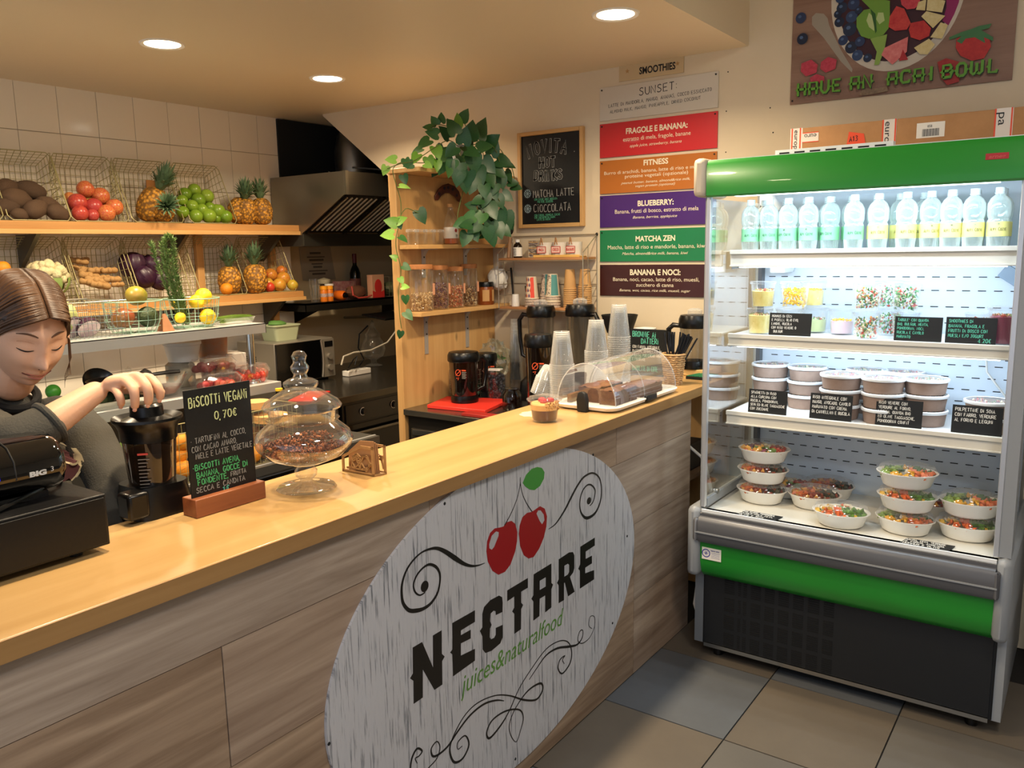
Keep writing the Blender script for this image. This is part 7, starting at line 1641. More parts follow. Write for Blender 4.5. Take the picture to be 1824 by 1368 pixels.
AP = ((-4.25,2.246,1.964,.043),(-4.24,2.315,1.93,.046),(-4.2,2.254,1.875,.043),(-4.18,2.351,1.875,.043),(-4.22,2.183,1.891,.048),(-4.17,2.165,1.83,.039),(-4.17,2.227,1.826,.031),(-4.16,2.295,1.833,.043),(-4.27,2.172,1.92,.028),(-4.28,2.257,1.918,.034))
pw = ['top', 'upper middle', 'centre', 'right', 'left', 'lower left', 'bottom middle', 'lower right', 'far upper left', 'rear']
scatter('apple', 'apple', 'apples in the upper wire basket', dict(m=APL, stem=STEM), [(x, y, max(z, 1.80 + r), r) for x, y, z, r in AP], lambda i: 'red and yellow apple in the upper apple basket, %s of the pile' % pw[i], 0)
GA = ((-4.26,2.877,1.988,.038),(-4.25,2.947,1.956,.042),(-4.26,2.814,1.963,.038),(-4.22,2.87,1.929,.041),(-4.22,2.767,1.923,.034),(-4.19,2.808,1.895,.035),(-4.18,2.863,1.875,.035),(-4.2,2.929,1.89,.032),(-4.18,2.965,1.871,.042),(-4.16,2.807,1.835,.038),(-4.16,2.89,1.84,.041),(-4.16,3,1.833,.039),(-4.18,2.95,1.826,.029),(-4.19,2.748,1.86,.034))
gw = ['topmost', 'upper right', 'upper left', 'below the topmost', 'far left', 'centre left', 'centre', 'centre right', 'right', 'bottom left', 'bottom middle', 'bottom right', 'small low', 'lowest left']
scatter('green_apple', 'apple', 'green apples in the upper wire basket', dict(m=GRN, stem=STEM), [(x, y, max(z, 1.80 + r), r) for x, y, z, r in GA], lambda i: 'green apple in the basket beside the pineapples, %s one' % gw[i], 0)
PO = ((-4.27,1.881,1.953,.059),(-4.25,1.975,1.946,.06),(-4.22,1.897,1.897,.069),(-4.18,1.959,1.855,.059),(-4.22,2.032,1.877,.055),(-4.17,2.054,1.836,.052),(-4.17,1.88,1.826,.037),(-4.2,1.836,1.863,.052))
qw = ['top left', 'top right', 'large middle', 'low middle', 'rear right', 'lower right', 'lowest', 'leftmost']
src = None
for i, (x, y, z, r) in enumerate(PO):
    rot = (rg.uniform(-.4,.4), rg.uniform(-.3,.3), rg.uniform(-.5,.5)); lab = 'large dark brown potato in the upper basket, %s one' % qw[i]
    if src is None: src = fruit('potato', lab, 'potato', (x, y, max(z, 1.80 + r*.75)),1., POT, (.8,1.15,.75), nz=.12, sc=1.6, dimple=False, group='dark potatoes in the upper wire basket', rot=rot); src.scale = (r,)*3
    else: dup(src, (x, y, max(z, 1.80 + r*.75)), lab, rot=rot, scale=r)
# pineapples
PIN = mat('pineapple_skin', '#c98a2c', .6); nt = PIN.node_tree; N = nt.nodes; tc = N.new('ShaderNodeTexCoord'); vo = N.new('ShaderNodeTexVoronoi'); vo.inputs['Scale'].default_value = 4.2; cr = N.new('ShaderNodeValToRGB'); cr.color_ramp.elements[0].color = lin('#d89a34') + (1,); cr.color_ramp.elements[1].color = lin('#7d5826') + (1,); cr.color_ramp.elements[0].position = .25; cr.color_ramp.elements[1].position = .62; nt.links.new(tc.outputs['Object'], vo.inputs['Vector']); nt.links.new(vo.outputs['Distance'], cr.inputs[0]); nt.links.new(cr.outputs[0], N['Principled BSDF'].inputs['Base Color'])
PLF = mat('pineapple_leaf', '#4c6a4a', .55, var=(8, '#6f8a66'))
def pineapple(lab, p, r, rot):
    """body of staggered bumps plus a crown of pointed leaves; unit radius 1"""
    t = thing('pineapple', lab, 'pineapple', p, 'pineapples on the wall shelves', rot=rot); t.scale = (r,)*3
    a = M(); nu, nv = 28,18; vs = []; fs = []
    for j in range(nv + 1):
        ph = -PI / 2 + PI*j / nv
        for i in range(nu):
            th = 2*PI*(i + .5*(j % 2)) / nu; k = 1 + (.055 if (i + j // 2) % 2 == 0 else -.035)
            cr_ = math.cos(ph) ** .62 if abs(ph) < PI / 2 - 1e-3 else 0.01
            vs.append((cr_*k*math.cos(th), cr_*k*math.sin(th),1.28*math.sin(ph)))
    for j in range(nv):
        for i in range(nu): fs.append((j*nu + i, j*nu + (i + 1) % nu, (j + 1)*nu + (i + 1) % nu, (j + 1)*nu + i))
    a.add(vs, fs); part('fruit_body', a, PIN, t, world=False, smooth=15)
    a = M(); rq = random.Random(3)
    for k in range(46):
        f = k / 46; th = k*2.4; L_ = 1.15 + .75*f; out = .95*(1 - f) + .10; w = .17
        d = Vector((math.cos(th), math.sin(th),0)); s_ = Vector((-math.sin(th), math.cos(th),0)); b0_ = Vector((0,0,1.18 + f*.35)) + d*.12
        P_ = [b0_, b0_ + d*out*.35*L_ + Vector((0,0, L_*.45)), b0_ + d*out*.75*L_ + Vector((0,0, L_*.85 - out*.25)), b0_ + d*out*1.05*L_ + Vector((0,0, L_*1.1 - out*.6))]
        a.add([P_[0] - s_*w, P_[0] + s_*w, P_[1] - s_*w*.8, P_[1] + s_*w*.8, P_[2] - s_*w*.45, P_[2] + s_*w*.45, P_[3]], [(0,1,3,2),(2,3,5,4),(4,5,6)])
    part('leaf_crown', a, PLF, t, world=False, smooth=0)
    return t
pa = None
for lab, P_, r, rot in (
  ('pineapple lying in the upper basket, its dark leaf crown pointing up left', (-4.22,2.588,1.887),.075,(-.3,.35,0)),
  ('small pineapple low at the right inside the upper basket', (-4.17,2.616,1.85),.055,(.3,1.2,0)),
  ('pineapple leaning left beside the green apples on the upper shelf', (-4.22,3.133,1.88),.060,(-.45,.1,0)),
  ('golden pineapple in the middle of the trio at the end of the upper shelf', (-4.19,3.165,1.864),.060,(.25,0,1)),
  ('rightmost golden pineapple standing at the end of the upper shelf', (-4.19,3.279,1.873),.062,(-.1,.1,2)),
  ('dark pineapple inside the nearly empty lower basket', (-4.24,3.054,1.47),.065,(0,.05,0)),
  ('upright pineapple between the last two baskets on the lower shelf', (-4.18,3.193,1.471),.068,(0,0,1.4))):
    zb = 1.7975 if P_[2] > 1.6 else 1.3885
    P2_ = (P_[0], P_[1], max(P_[2], zb + r*(1.05 if abs(rot[1]) > 1 else 1.28)))
    if pa is None: pa = pineapple(lab, P2_, r, rot)
    else: dup(pa, P2_, lab, rot=rot, scale=r)
a = M(); P_ = (-4.36,2.703,1.982); a.box(-4.372,-4.368, P_[1] - .05, P_[1] + .05,1.80,2.04); o = part('cardboard_sheet', a, mat('kraft_sheet', '#b07a42', .8)); tag(o, 'brown cardboard sheet standing behind the pineapples against the tiles', 'cardboard')
# lower shelf produce
AL = ((-4.28,3.476,1.513,.036),(-4.27,3.379,1.491,.042),(-4.22,3.437,1.468,.043),(-4.2,3.302,1.439,.038),(-4.18,3.37,1.419,.042),(-4.18,3.472,1.421,.036),(-4.27,3.315,1.497,.035),(-4.17,3.288,1.402,.031))
lw = ['topmost', 'upper left', 'bright red centre', 'lower left', 'low middle', 'greenish right', 'far left', 'lowest']
scatter('apple', 'apple', 'apples on the lower shelf', dict(m=MIXA, stem=STEM), [(x, y, max(z, 1.39 + r), r) for x, y, z, r in AL], lambda i: 'apple in the last lower basket, %s one' % lw[i], 0)
CAB = mat('red_cabbage_skin', '#2a1526', .35, var=(5, '#401f38')); CAU = mat('cauliflower_curd', '#cfc49a', .75, bump=(60,.8)); CAL = mat('cauliflower_leaf', '#8fa860', .55)
def cabbage(lab, P_, r, rot, zb):
    t = thing('red_cabbage', lab, 'cabbage', (P_[0], P_[1], max(P_[2], zb + r)), 'red cabbages on the lower shelf', rot=rot)
    a = M(); a.ell((0,0,0),(r*.94, r*.94, r*.94),20,12); part('heart', a, CAB, t, world=False)
    for k in range(5):
        a = M(); th = k*1.26; n_ = 8; vs = []; fs = []
        for j in range(6):
            for i in range(n_ + 1):
                u_ = th + (-.85 + 1.7*i / n_)*(1 - .25*(j / 5)); v_ = -1.3 + 2.1*j / 5; rr = r*(1.0 + .035*math.sin(i*2.1 + k) + (.03*j / 5))
                vs.append((rr*math.cos(v_)*math.cos(u_), rr*math.cos(v_)*math.sin(u_), rr*math.sin(v_)))
        for j in range(5):
            for i in range(n_): fs.append((j*(n_ + 1) + i, j*(n_ + 1) + i + 1,(j + 1)*(n_ + 1) + i + 1,(j + 1)*(n_ + 1) + i))
        a.add(vs, fs); part('leaf', a, CAB, t, world=False, smooth=60)
    return t
for k, (P_, r) in enumerate((((-4.3,2.493,1.577),.075),((-4.29,2.604,1.574),.062),((-4.22,2.507,1.516),.062),((-4.21,2.588,1.495),.058))): cabbage('dark red cabbage in the lower basket, %s one' % ['rear left', 'rear right', 'front left', 'front right'][k], P_, r, (rg.uniform(-.6,.6), rg.uniform(-.6,.6),0),1.39)
def cauli(lab, P_, r):
    t = thing('cauliflower', lab, 'cauliflower', P_)
    a = M(); rq = random.Random(2); a.ell((0,0,0),(r*.82, r*.82, r*.75),16,10)
    for k in range(60):
        z = rq.uniform(-.15,1); th = k*2.4; c_ = math.sqrt(max(0,1 - z*z)); s = r*rq.uniform(.17,.26); a.ell((r*.80*c_*math.cos(th), r*.80*c_*math.sin(th), r*.74*z),(s, s, s),8,5, nz=.25, sc=4, seed=k)
    part('curd', a, CAU, t, world=False, smooth=60)
    for k in range(6):
        a = M(); th = k*PI / 3; vs = []; fs = []
        for j in range(5):
            for i in range(5):
                u_ = th + (-.5 + i*.25)*(1 - .12*j); v_ = -1.2 + .30*j; rr = r*(1.0 + .06*(i % 2)); vs.append((rr*math.cos(v_)*math.cos(u_), rr*math.cos(v_)*math.sin(u_), rr*math.sin(v_)))
        fs = [(j*5 + i, j*5 + i + 1,(j + 1)*5 + i + 1,(j + 1)*5 + i) for j in range(4) for i in range(4)]
        a.add(vs, fs); part('leaf', a, CAL, t, world=False, smooth=60)
P_ = (-4.22,1.997,1.526); cauli('pale cauliflower in the lower wire basket above the woman', (P_[0], P_[1], max(P_[2], 1.39 + .085)),.098)
# ginger
GIN = mat('ginger_skin', '#b9925c', .7, var=(14, '#9a7444'), bump=(40,.3)); src = None
GI = (((-4.3,2.2,1.604),.063,.2),((-4.31,2.241,1.612),.041,.6),((-4.27,2.162,1.577),.029,1.2),((-4.25,2.227,1.549),.075,-.15),((-4.27,2.209,1.561),.058,.5),((-4.23,2.252,1.554),.069,.3),((-4.2,2.198,1.527),.08,-.25),((-4.22,2.314,1.552),.064,.25),((-4.17,2.215,1.504),.08,0),((-4.2,2.27,1.516),.058,.4),((-4.16,2.174,1.497),.068,.1),((-4.16,2.292,1.507),.064,.1),((-4.15,2.219,1.481),.074,-.1),((-4.15,2.314,1.48),.052,.3))
for i, (P_, L_, an) in enumerate(GI):
    lab = 'piece of ginger root in the lower basket, %s' % ['topmost', 'small top knob', 'leftmost', 'upper centre', 'behind the centre', 'centre right', 'long middle', 'upper right', 'low centre', 'behind low right', 'low left', 'right', 'lowest centre', 'lowest right'][i]
    P2_ = (P_[0], P_[1], max(P_[2], 1.39 + .016)); rot = (0,0, PI / 2 + an) if i % 2 else (.1,.2, PI / 2 - an)
    if src is None:
        src = thing('ginger_root', lab, 'ginger', P2_, 'ginger roots on the lower shelf', rot=rot); a = M()
        a.tube([(-1,0,0),(-.85,.02,.02),(-.45,.08,.0),(-.1,-.05,.02),(.3,.06,0),(.7,-.04,.02),(.95,0,.0),(1.05,0,0)], [.10,.32,.28,.38,.29,.35,.24,.06], 10); a.tube([(-.1,-.05,0),(-.2,-.38,.05),(-.22,-.48,.06)], [.3,.26,.08], 8); part('root', a, GIN, src, world=False, smooth=70); src.scale = (L_*.75,)*3
    else: dup(src, P2_, lab, rot=rot, scale=L_*.75)
ORG = mat('orange_peel', '#e08a1c', .45, bump=(220,.3))
for lab, P_, r in (('orange at the edge of the lower shelf in front of the nearly empty basket', (-4.16,2.971,1.405),.036),('half seen orange on the lower shelf above the hair of the woman', (-4.2,1.79,1.578),.036)): fruit('orange', lab, 'orange', (P_[0], P_[1], max(P_[2], 1.39 + r)), r, ORG)

# ================================================================ steel prep station
ps = thing('prep_station', 'steel prep station with an overshelf on round legs', 'prep station', (-3.4,1.8,0))
SX_0, SX_1, SY1 = -3.58,-3.215,2.498; zt = 1.300
SST = mat('station_steel', '#c2c4c4', .42,.55, bump=(30,.02))
a = M(); a.box(SX_0, SX_1,.35, SY1, zt - .004, zt); a.box(SX_1 - .003, SX_1,.35, SY1, zt - .045, zt); a.box(SX_0, SX_1, SY1 - .003, SY1, zt - .045, zt); part('overshelf', a, SST, ps)
for x, y in ((-3.25,2.43),(-3.53,2.43),(-3.25,.6),(-3.53,.6)):
    a = M(); a.cyl((x, y, 1.022),(x, y, zt - .004),.018, n=16); part('leg', a, CHROME, ps)
    a = M(); a.lathe([(.018,0),(.032,0),(.030,.008),(.018,.012)], (x, y, 1.021),20); part('leg_flange', a, CHROME, ps)
a = M(); a.box(-3.62,-3.17,.35,2.53,.975,1.020); part('middle_deck', a, SST, ps, bevel=.002)
a = M(); a.box(-3.62,-3.40,.35,2.50,.60,.975); a.box(-3.14,-2.90,.35,2.9,.675,.712); part('bench_body', a, mat('bench_shade', '#5f5d58', .4,.6), ps)
a = M(); a.box(-2.935,-2.925,.35,2.9,.655,.715); part('bench_edge', a, SST, ps)
a = M(); a.box(-3.6,-2.95,.35,2.88,.0,.655); part('cabinet', a, DSTEEL, ps)
# mint baskets on the overshelf
MINT = mat('mint_coated_wire', '#9fc4b0', .35,.3); zo = zt + .0005
def round_basket(lab, P_, r0, r1, h, m=MINT):
    t = thing('wire_bowl', lab, 'basket', (P_[0], P_[1], zo)); a = M(); n_ = 18
    for k in range(n_):
        th = 2*PI*k / n_; c_, s_ = math.cos(th), math.sin(th); a.tube([(0,0,.002),(r0*c_, r0*s_, .002),((r0 + .4*(r1 - r0))*c_*1.1,(r0 + .4*(r1 - r0))*s_*1.1, h*.35),(r1*c_, r1*s_, h)], .0013,4)
    for f, z in ((r0,.002),(r0*1.22, h*.2),(r0*1.35, h*.42),(r0 + (r1 - r0)*.85, h*.7)): a.tube([(f*math.cos(PI*k / 12), f*math.sin(PI*k / 12), z) for k in range(24)], .0013,4, closed=True)
    part('wire_mesh', a, m, t, world=False, smooth=60); a = M(); a.tube([(r1*math.cos(PI*k / 16), r1*math.sin(PI*k / 16), h) for k in range(32)], .0028,6, closed=True); part('rim', a, m, t, world=False)
    return t
B1 = (-3.36,1.929,1.311); B2 = (-3.36,2.209,1.307)
round_basket('mint green wire bowl holding mangoes and an avocado on the steel overshelf', B1,.085,.118,.135); round_basket('mint green wire bowl holding lemons and rosemary on the steel overshelf', B2,.085,.122,.130)
MGO = mat('mango_green', '#7f8a2e', .35, var=(7, '#9a7a34')); MGR = mat('mango_red', '#8a2f22', .3, var=(6, '#6a5a2a')); AVO = mat('avocado_skin', '#24331c', .5, bump=(140,.5), var=(30, '#35451f')); LEM = mat('lemon_peel', '#e6c21e', .4, bump=(180,.25))
for nm, lab, P_, r, m, sh, rot in (('mango', 'green mango lying on top in the left wire bowl', (-3.36,1.95,1.456),.052, MGO, (.85,.98,.80),(0,.2,.6)),('mango', 'dark red mango low at the left in the wire bowl', (-3.33,1.865,1.367),.052, MGR, (.8,1.0,.8),(.3,0,.3)),('avocado', 'dark green avocado low at the right in the left wire bowl', (-3.34,1.981,1.365),.050, AVO, (.78,1.0,.88),(0,0,.4))):
    fruit(nm, lab, nm, (P_[0], P_[1], max(P_[2], zo + r*.85)), r, m, sh, nz=.05, sc=1.3, dimple=False, rot=rot)
src = None
for i, (P_, r) in enumerate((((-3.4,2.3,1.433),.044),((-3.33,2.216,1.414),.038),((-3.3,2.247,1.346),.041),((-3.4,2.162,1.405),.023),((-3.3,2.109,1.352),.027))):
    lab = 'yellow lemon in the right wire bowl, %s one' % ['topmost large', 'second large', 'low right', 'upper left', 'low left'][i]; rot = (rg.uniform(-.6,.6),1.2, rg.uniform(0,3)); z = max(P_[2], zo + r*.95)
    if src is None:
        src = thing('lemon', lab, 'lemon', (P_[0], P_[1], z), 'lemons in the wire bowl', rot=rot); a = M(); a.lathe([(0,-1.25),(.14,-1.2),(.25,-1.08),(.62,-.86),(.92,-.4),(1,0),(.92,.4),(.6,.86),(.22,1.10),(.16,1.2),(0,1.24)], n=20); part('peel', a, LEM, src, world=False, smooth=80); src.scale = (r*.88,)*3
    else: dup(src, (P_[0], P_[1], z), lab, rot=rot, scale=r*.88)
# rosemary bunch
t = thing('rosemary_bunch', 'tall bunch of fresh rosemary standing in the lemon bowl', 'herbs', (B2[0], B2[1], zo + .02)); RSM = mat('rosemary_needle', '#4a6a34', .6, var=(9, '#6f8a48'))
SP = ((-3.34,2.162,1.316),(-3.34,2.141,1.388),(-3.34,2.121,1.464),(-3.34,2.103,1.538),(-3.34,2.091,1.612),(-3.34,2.084,1.679)); rq = random.Random(6)
for k in range(7):
    off = Vector((rq.uniform(-.03,.03), rq.uniform(-.035,.035),0)); n_ = 6 - (k % 2); pts = [Vector(SP[i]) + off*(.5 + i*.18) for i in range(n_)]
    pts = [Vector(SP[0]).lerp(Vector(SP[0]) + off, .4)] + pts[1:]
    if k % 3 == 0: pts.append(pts[-1] + Vector((rq.uniform(-.02,.02), rq.uniform(-.03,.03),.03)))
    a = M(); a.tube(pts, .0022,5); part('stem', a, mat('herb_stem', '#5a5a34', .7) if k == 0 else bpy.data.materials['herb_stem'], t)
    a = M(); 
    for s_ in range(len(pts) - 1):
        for j in range(80):
            if s_ == 0 and j % 2: continue
            b_ = pts[s_].lerp(pts[s_ + 1], j / 80); d = Vector((rq.uniform(-1,1), rq.uniform(-1,1), rq.uniform(.1,1.1))).normalized(); w = d.orthogonal().normalized()*.0026; L_ = rq.uniform(.016,.028); a.add([b_ - w, b_ + w, b_ + d*L_], [(0,1,2)])
    part('needles', a, RSM, t, kind='stuff', smooth=0)
# chrome crate with cabbage pieces
CR = (-3.36,1.713,1.326); t = thing('chrome_wire_crate', 'rectangular chrome wire crate with cut cabbages on the steel overshelf', 'crate', (-3.40, CR[1], zo)); cy0, cy1 = 1.42,1.83
a = M()
for k in range(25):
    y = cy0 + (cy1 - cy0)*k / 24
    a.tube([(-3.255, y, zo + .145),(-3.255, y, zo + .004),(-3.54, y, zo + .004),(-3.54, y, zo + .145)], .0011,4)
for z in (.006,.034,.062,.09,.118): a.tube([(-3.255, cy0, zo + z),(-3.255, cy1, zo + z),(-3.54, cy1, zo + z),(-3.54, cy0, zo + z)], .0012,4, closed=True)
for x in (-3.31,-3.36,-3.41,-3.46,-3.50): a.tube([(x, cy0, zo + .004),(x, cy1, zo + .004),(x, cy1, zo + .145)], .0011,4)
part('wire_mesh', a, CHROME, t, smooth=60); a = M(); a.tube([(-3.255, cy0, zo + .146),(-3.255, cy1, zo + .146),(-3.54, cy1, zo + .146),(-3.54, cy0, zo + .146)], .0035,6, closed=True); part('rim', a, CHROME, t)
P_ = (-3.38,1.628,1.4); fruit('white_cabbage', 'pale green cabbage in the chrome wire crate, partly behind the hair', 'cabbage', (-3.40, P_[1], zo + .085),.078, mat('white_cabbage_leaf', '#b3b87a', .5, var=(4, '#8fa05a')),(1,1,1), nz=.06, sc=2, dimple=False)
for lab, P_, r in (('half of a red cabbage in the chrome wire crate, left piece', (-3.34,1.658,1.376),.055),('half of a red cabbage in the chrome wire crate, showing its pale cut face', (-3.32,1.718,1.354),.048)):
    t = thing('cut_red_cabbage', lab, 'cabbage', (P_[0], P_[1], zo + .006)); a = M(); a.lathe([(r, .0),(r*.96, r*.3),(r*.7, r*.72),(r*.3, r*.95),(0, r)], n=20, tilt=(0,-.9,0), c=(-.01,0, r*.6)); part('outer_leaves', a, CAB, t, world=False); a = M(); a.lathe([(0,.0),(r*.95,-.001)], n=20, tilt=(0,-.9,0), c=(-.01,0, r*.6)); k_ = M()
    part('cut_face', a, mat('cabbage_cut', '#a88aa0', .5, var=(45, '#e0d4cc')), t, world=False)
P_ = (-3.3,2.032,1.336); t = thing('price_tent', 'small folded brown card between the two wire bowls', 'card', (P_[0], P_[1], zo)); a = M(); a.prism([(-.015,-.028,0),(-.015,.028,0),(.0,0 + .008,.075),(.0,-.008,.075)], (.002,0,0)); a.prism([(.03,-.028,0),(.03,.028,0),(.002,.008,.075),(.002,-.008,.075)], (-.002,0,0)); part('folded_card', a, mat('brown_card', '#9a6a48', .8), t, world=False, fix=True)
P_ = (-3.36,2.428,1.309); t = thing('chive_tray', 'open clear tray of chives at the right end of the steel overshelf', 'tray', (P_[0], P_[1], zo)); a = M(); loft(a, [(rrect(-.05,.05,-.075,.075,.015),.001),(rrect(-.06,.06,-.085,.085,.015),.028)], close1=False); part('tray_wall', a, CLEARP, t, world=False)
a = M()
for k in range(42):
    x = rq.uniform(-.045,.045); z = rq.uniform(.006,.034); a.tube([(x, -.09 + rq.uniform(-.02,.01), z),(x + rq.uniform(-.01,.01),0, z + .006),(x + rq.uniform(-.015,.015),.075, z + rq.uniform(-.002,.006))], .0014,4)
part('chives', a, mat('chive_green', '#6f8f34', .5), t, world=False, kind='stuff')
# ---- things on the middle deck
zm_ = 1.0205
def punnet(lab, P_, sx_, sy_, h, fm, n_, r, seed, dark=False):
    t = thing('berry_punnet', lab, 'punnet', (P_[0], P_[1], P_[2]), 'clear punnets of red fruit', rotz=.1*seed - .2); rq = random.Random(seed)
    a = M(); loft(a, [(rrect(-sx_*.85, sx_*.85,-sy_*.85, sy_*.85,.015),0),(rrect(-sx_, sx_, -sy_, sy_, .02), h*.6),(rrect(-sx_*1.05, sx_*1.05,-sy_*1.05, sy_*1.05,.02), h*.62),(rrect(-sx_*.9, sx_*.9,-sy_*.9, sy_*.9,.03), h*.95),(rrect(-sx_*.7, sx_*.7,-sy_*.7, sy_*.7,.03), h)]); part('clear_box', a, CLEARP2, t, world=False)
    a = M()
    for k in range(n_): a.ell((rq.uniform(-sx_*.68, sx_*.68), rq.uniform(-sy_*.72, sy_*.72), r + rq.random()*(h*.72 - 2*r)),(r, r, r*1.12),10,7, rot=(rq.uniform(0,3), rq.uniform(0,3),0))
    part('berries', a, fm, t, world=False, kind='stuff'); 
    return t
STR = mat('strawberry_red', '#a8282c', .35, bump=(150,.3)); TOM = mat('tomato_red', '#c4321e', .22); DKB = mat('dark_strawberry', '#6f1c20', .4)
PA = (-3.378,2.206,1.02); PB = (-3.312,2.353,1.02); PC = (-3.567,2.449,1.02)
punnet('clear punnet of strawberries at the left front of the steel deck', (-3.25, PA[1] + .02, zm_),.07,.10,.075, STR, 30,.017,1); punnet('clear punnet of small tomatoes at the right front of the steel deck', (-3.27, PB[1] + .06, zm_),.07,.085,.090, TOM, 40,.014,2); punnet('clear punnet of pale red fruit between the strawberries and tomatoes', (-3.33, PC[1] + .055, zm_),.055,.055,.08, mat('pale_strawberry', '#a8503c', .4),24,.016,3); punnet('dark clear punnet of strawberries stacked on top of the left one', (-3.26, PA[1] + .02, zm_ + .076),.065,.09,.07, DKB, 26,.018,4); punnet('clear punnet stacked at the back of the steel deck behind the strawberries', (-3.42, PA[1] + .20, zm_),.06,.09,.14, DKB, 22,.018,5)
def simple(nm, lab, cat, P_, pn, prof, m, **k):
    t = thing(nm, lab, cat, P_); a = M(); a.lathe(prof, n=28, **k); part(pn, a, m, t, world=False); return t
BL_ = (-3.3,2.006,1.081); t = simple('glass_bowl', 'wide clear glass bowl with pinkish batter behind the hand', 'bowl', (-3.30, BL_[1], zm_), 'bowl_wall', [(0,.002),(.05,.002),(.085,.06),(.10,.095),(.097,.095),(.08,.06),(.04,.008),(0,.008)], GLASS); a = M(); a.lathe([(0,.012),(.045,.012),(.070,.045),(0,.047)], n=24); part('batter', a, mat('pink_batter', '#9a6a58', .6), t, world=False)
q_ = (-3.5,2.222,1.142); t = simple('white_yogurt_tub', 'white lidded tub standing on a clear jar under the overshelf', 'tub', (-3.48, q_[1], zm_ + .115), 'tub_wall', [(0,0),(.065,0),(.080,.075),(.085,.078),(.085,.090),(0,.092)], WHITEP); t = simple('clear_jar', 'squat clear jar supporting the white tub on the steel deck', 'jar', (-3.48, q_[1] - .02, zm_), 'jar_wall', [(0,0),(.06,0),(.065,.01),(.065,.10),(.05,.113),(0,.114)], mat('cloudy_plastic', '#a09a8a', .3))
q_ = (-3.52,2.397,1.12); t = simple('orange_salad_tub', 'clear tub with orange contents under the overshelf beside the white tub', 'tub', (-3.50, q_[1], zm_), 'tub_wall', [(0,0),(.06,0),(.07,.20),(.073,.21),(0,.212)], mat('orange_tub', '#b8764a', .4, var=(20, '#9a8a7a')))
a = M(); q_ = (-3.45,2.487,1.113); a.box(-3.50,-3.42, q_[1] - .06, q_[1] + .04, zm_, zm_ + .125); o = part('white_carton', a, WHITEP, bevel=.003); tag(o, 'white rectangular carton between the legs of the overshelf', 'carton')
q_ = (-3.4,1.793,1.163); simple('black_bowl', 'round black bowl leaning at the back of the steel deck', 'bowl', (-3.45, q_[1], zm_ + .06), 'bowl_wall', [(0,-.01),(.05,.0),(.07,.03),(.072,.032),(.05,.01),(0,.0)], BLACKP, tilt=(0,.9,0)); simple('glass_lid_knob', 'small glass lid with knob on the steel deck', 'lid', (-3.50,1.96, zm_), 'lid_dome', [(.04,0),(.045,.05),(.03,.07),(.012,.08),(.014,.11),(0,.12)], GLASS)
a = M(); q_ = (-3.5,2.023,1.165); a.obox((-3.5, q_[1], zm_ + .05),(.05,.09,.06),(.5,.2,0)); o = part('white_phone_box', a, mat('white_black_print', '#b9b5aa', .5, var=(30, '#1a1a1a')), bevel=.003); tag(o, 'small white and black package tilted on the steel deck', 'package')
# serving tray with avocados and a pan
q_ = (-3.2,1.725,1.147); ty0, ty1 = 1.483,1.884; t = thing('steel_tray', 'long shallow steel tray of dark avocados on the steel deck', 'tray', (-3.28,(ty0 + ty1) / 2, zm_))
a = M(); loft(a, [(rrect(-3.37,-3.20, ty0 + .02, ty1 - .02,.03), zm_ + .0005),(rrect(-3.40,-3.185, ty0, ty1,.04), zm_ + .030),(rrect(-3.392,-3.193, ty0 + .008, ty1 - .008,.035), zm_ + .029),(rrect(-3.365,-3.205, ty0 + .025, ty1 - .025,.03), zm_ + .004)]); part('tray_wall', a, CHROME, t)
src = None
for i in range(7):
    y = ty0 + .05 + (ty1 - ty0 - .1)*i / 6; lab = 'dark avocado in the steel tray, %s from the left' % order[i]; P2_ = (-3.27 + .03*(i % 2) - .01, y, zm_ + .034)
    if src is None: src = fruit('avocado', lab, 'avocado', P2_, 1., AVO, (.72,1.05,.75), dimple=False, group='avocados in the steel tray', rot=(0,0,.5)); src.scale = (.035,)*3
    else: dup(src, P2_, lab, rot=(0,0, i*.8), scale=.035)
fruit('lime', 'bright green lime at the left end of the steel tray', 'lime', (-3.30, ty0 + .055, zm_ + .088),.028, mat('lime_peel', '#3f8a2c', .35), dimple=False)
pn0, pn1 = (-3.12,1.665,1.214),(-3.12,1.978,1.166); t = thing('frying_pan', 'dark shallow pan with long black handle lying across the steel tray', 'pan', (-3.26, pn0[1] + .10, zm_ + .085)); a = M(); a.lathe([(0,-.001),(.085,0),(.105,.022),(.108,.022),(.088,-.004),(0,-.005)], n=32); part('pan_body', a, mat('pan_black', '#1a1716', .3,.5), t, world=False)
a = M(); L_ = pn1[1] - pn0[1] - .20; a.tube([(0,.10,.018),(.02,.14,.024),(.04,.13 + L_*.8,.026),(.045,.13 + L_*1.2,.024)], [.006,.007,.009,.008], 8); part('pan_handle', a, BLACKP, t, world=False)
# ---- lower bench things: oranges, lettuce, cork lid jars
zb_ = .7125
def wire_tub(lab, x, y, sx_, sy_, h):
    t = thing('wire_basket', lab, 'basket', (x, y, zb_)); a = M()
    for k in range(11):
        yy_ = -sy_ + 2*sy_*k / 10; a.tube([(sx_, yy_, h),(sx_*.9, yy_, .003),(-sx_*.9, yy_, .003),(-sx_, yy_, h)], .0011,4)
    for k in range(6): z = .003 + (h - .003)*k / 5; f = .9 + .1*k / 5; a.tube([(sx_*f, -sy_, z),(sx_*f, sy_, z),(-sx_*f, sy_, z),(-sx_*f, -sy_, z)], .0011,4, closed=True)
    part('wire_mesh', a, BRASSW, t, world=False, smooth=60); a = M(); a.tube([(sx_, -sy_, h),(sx_, sy_, h),(-sx_, sy_, h),(-sx_, -sy_, h)], .0025,6, closed=True); part('rim', a, BRASSW, t, world=False)
O1 = (-3.02,1.884,.841); wire_tub('wire basket of oranges on the bench between the blender and the chalk sign', -3.03, O1[1] + .04,.09,.16,.21)
src = None
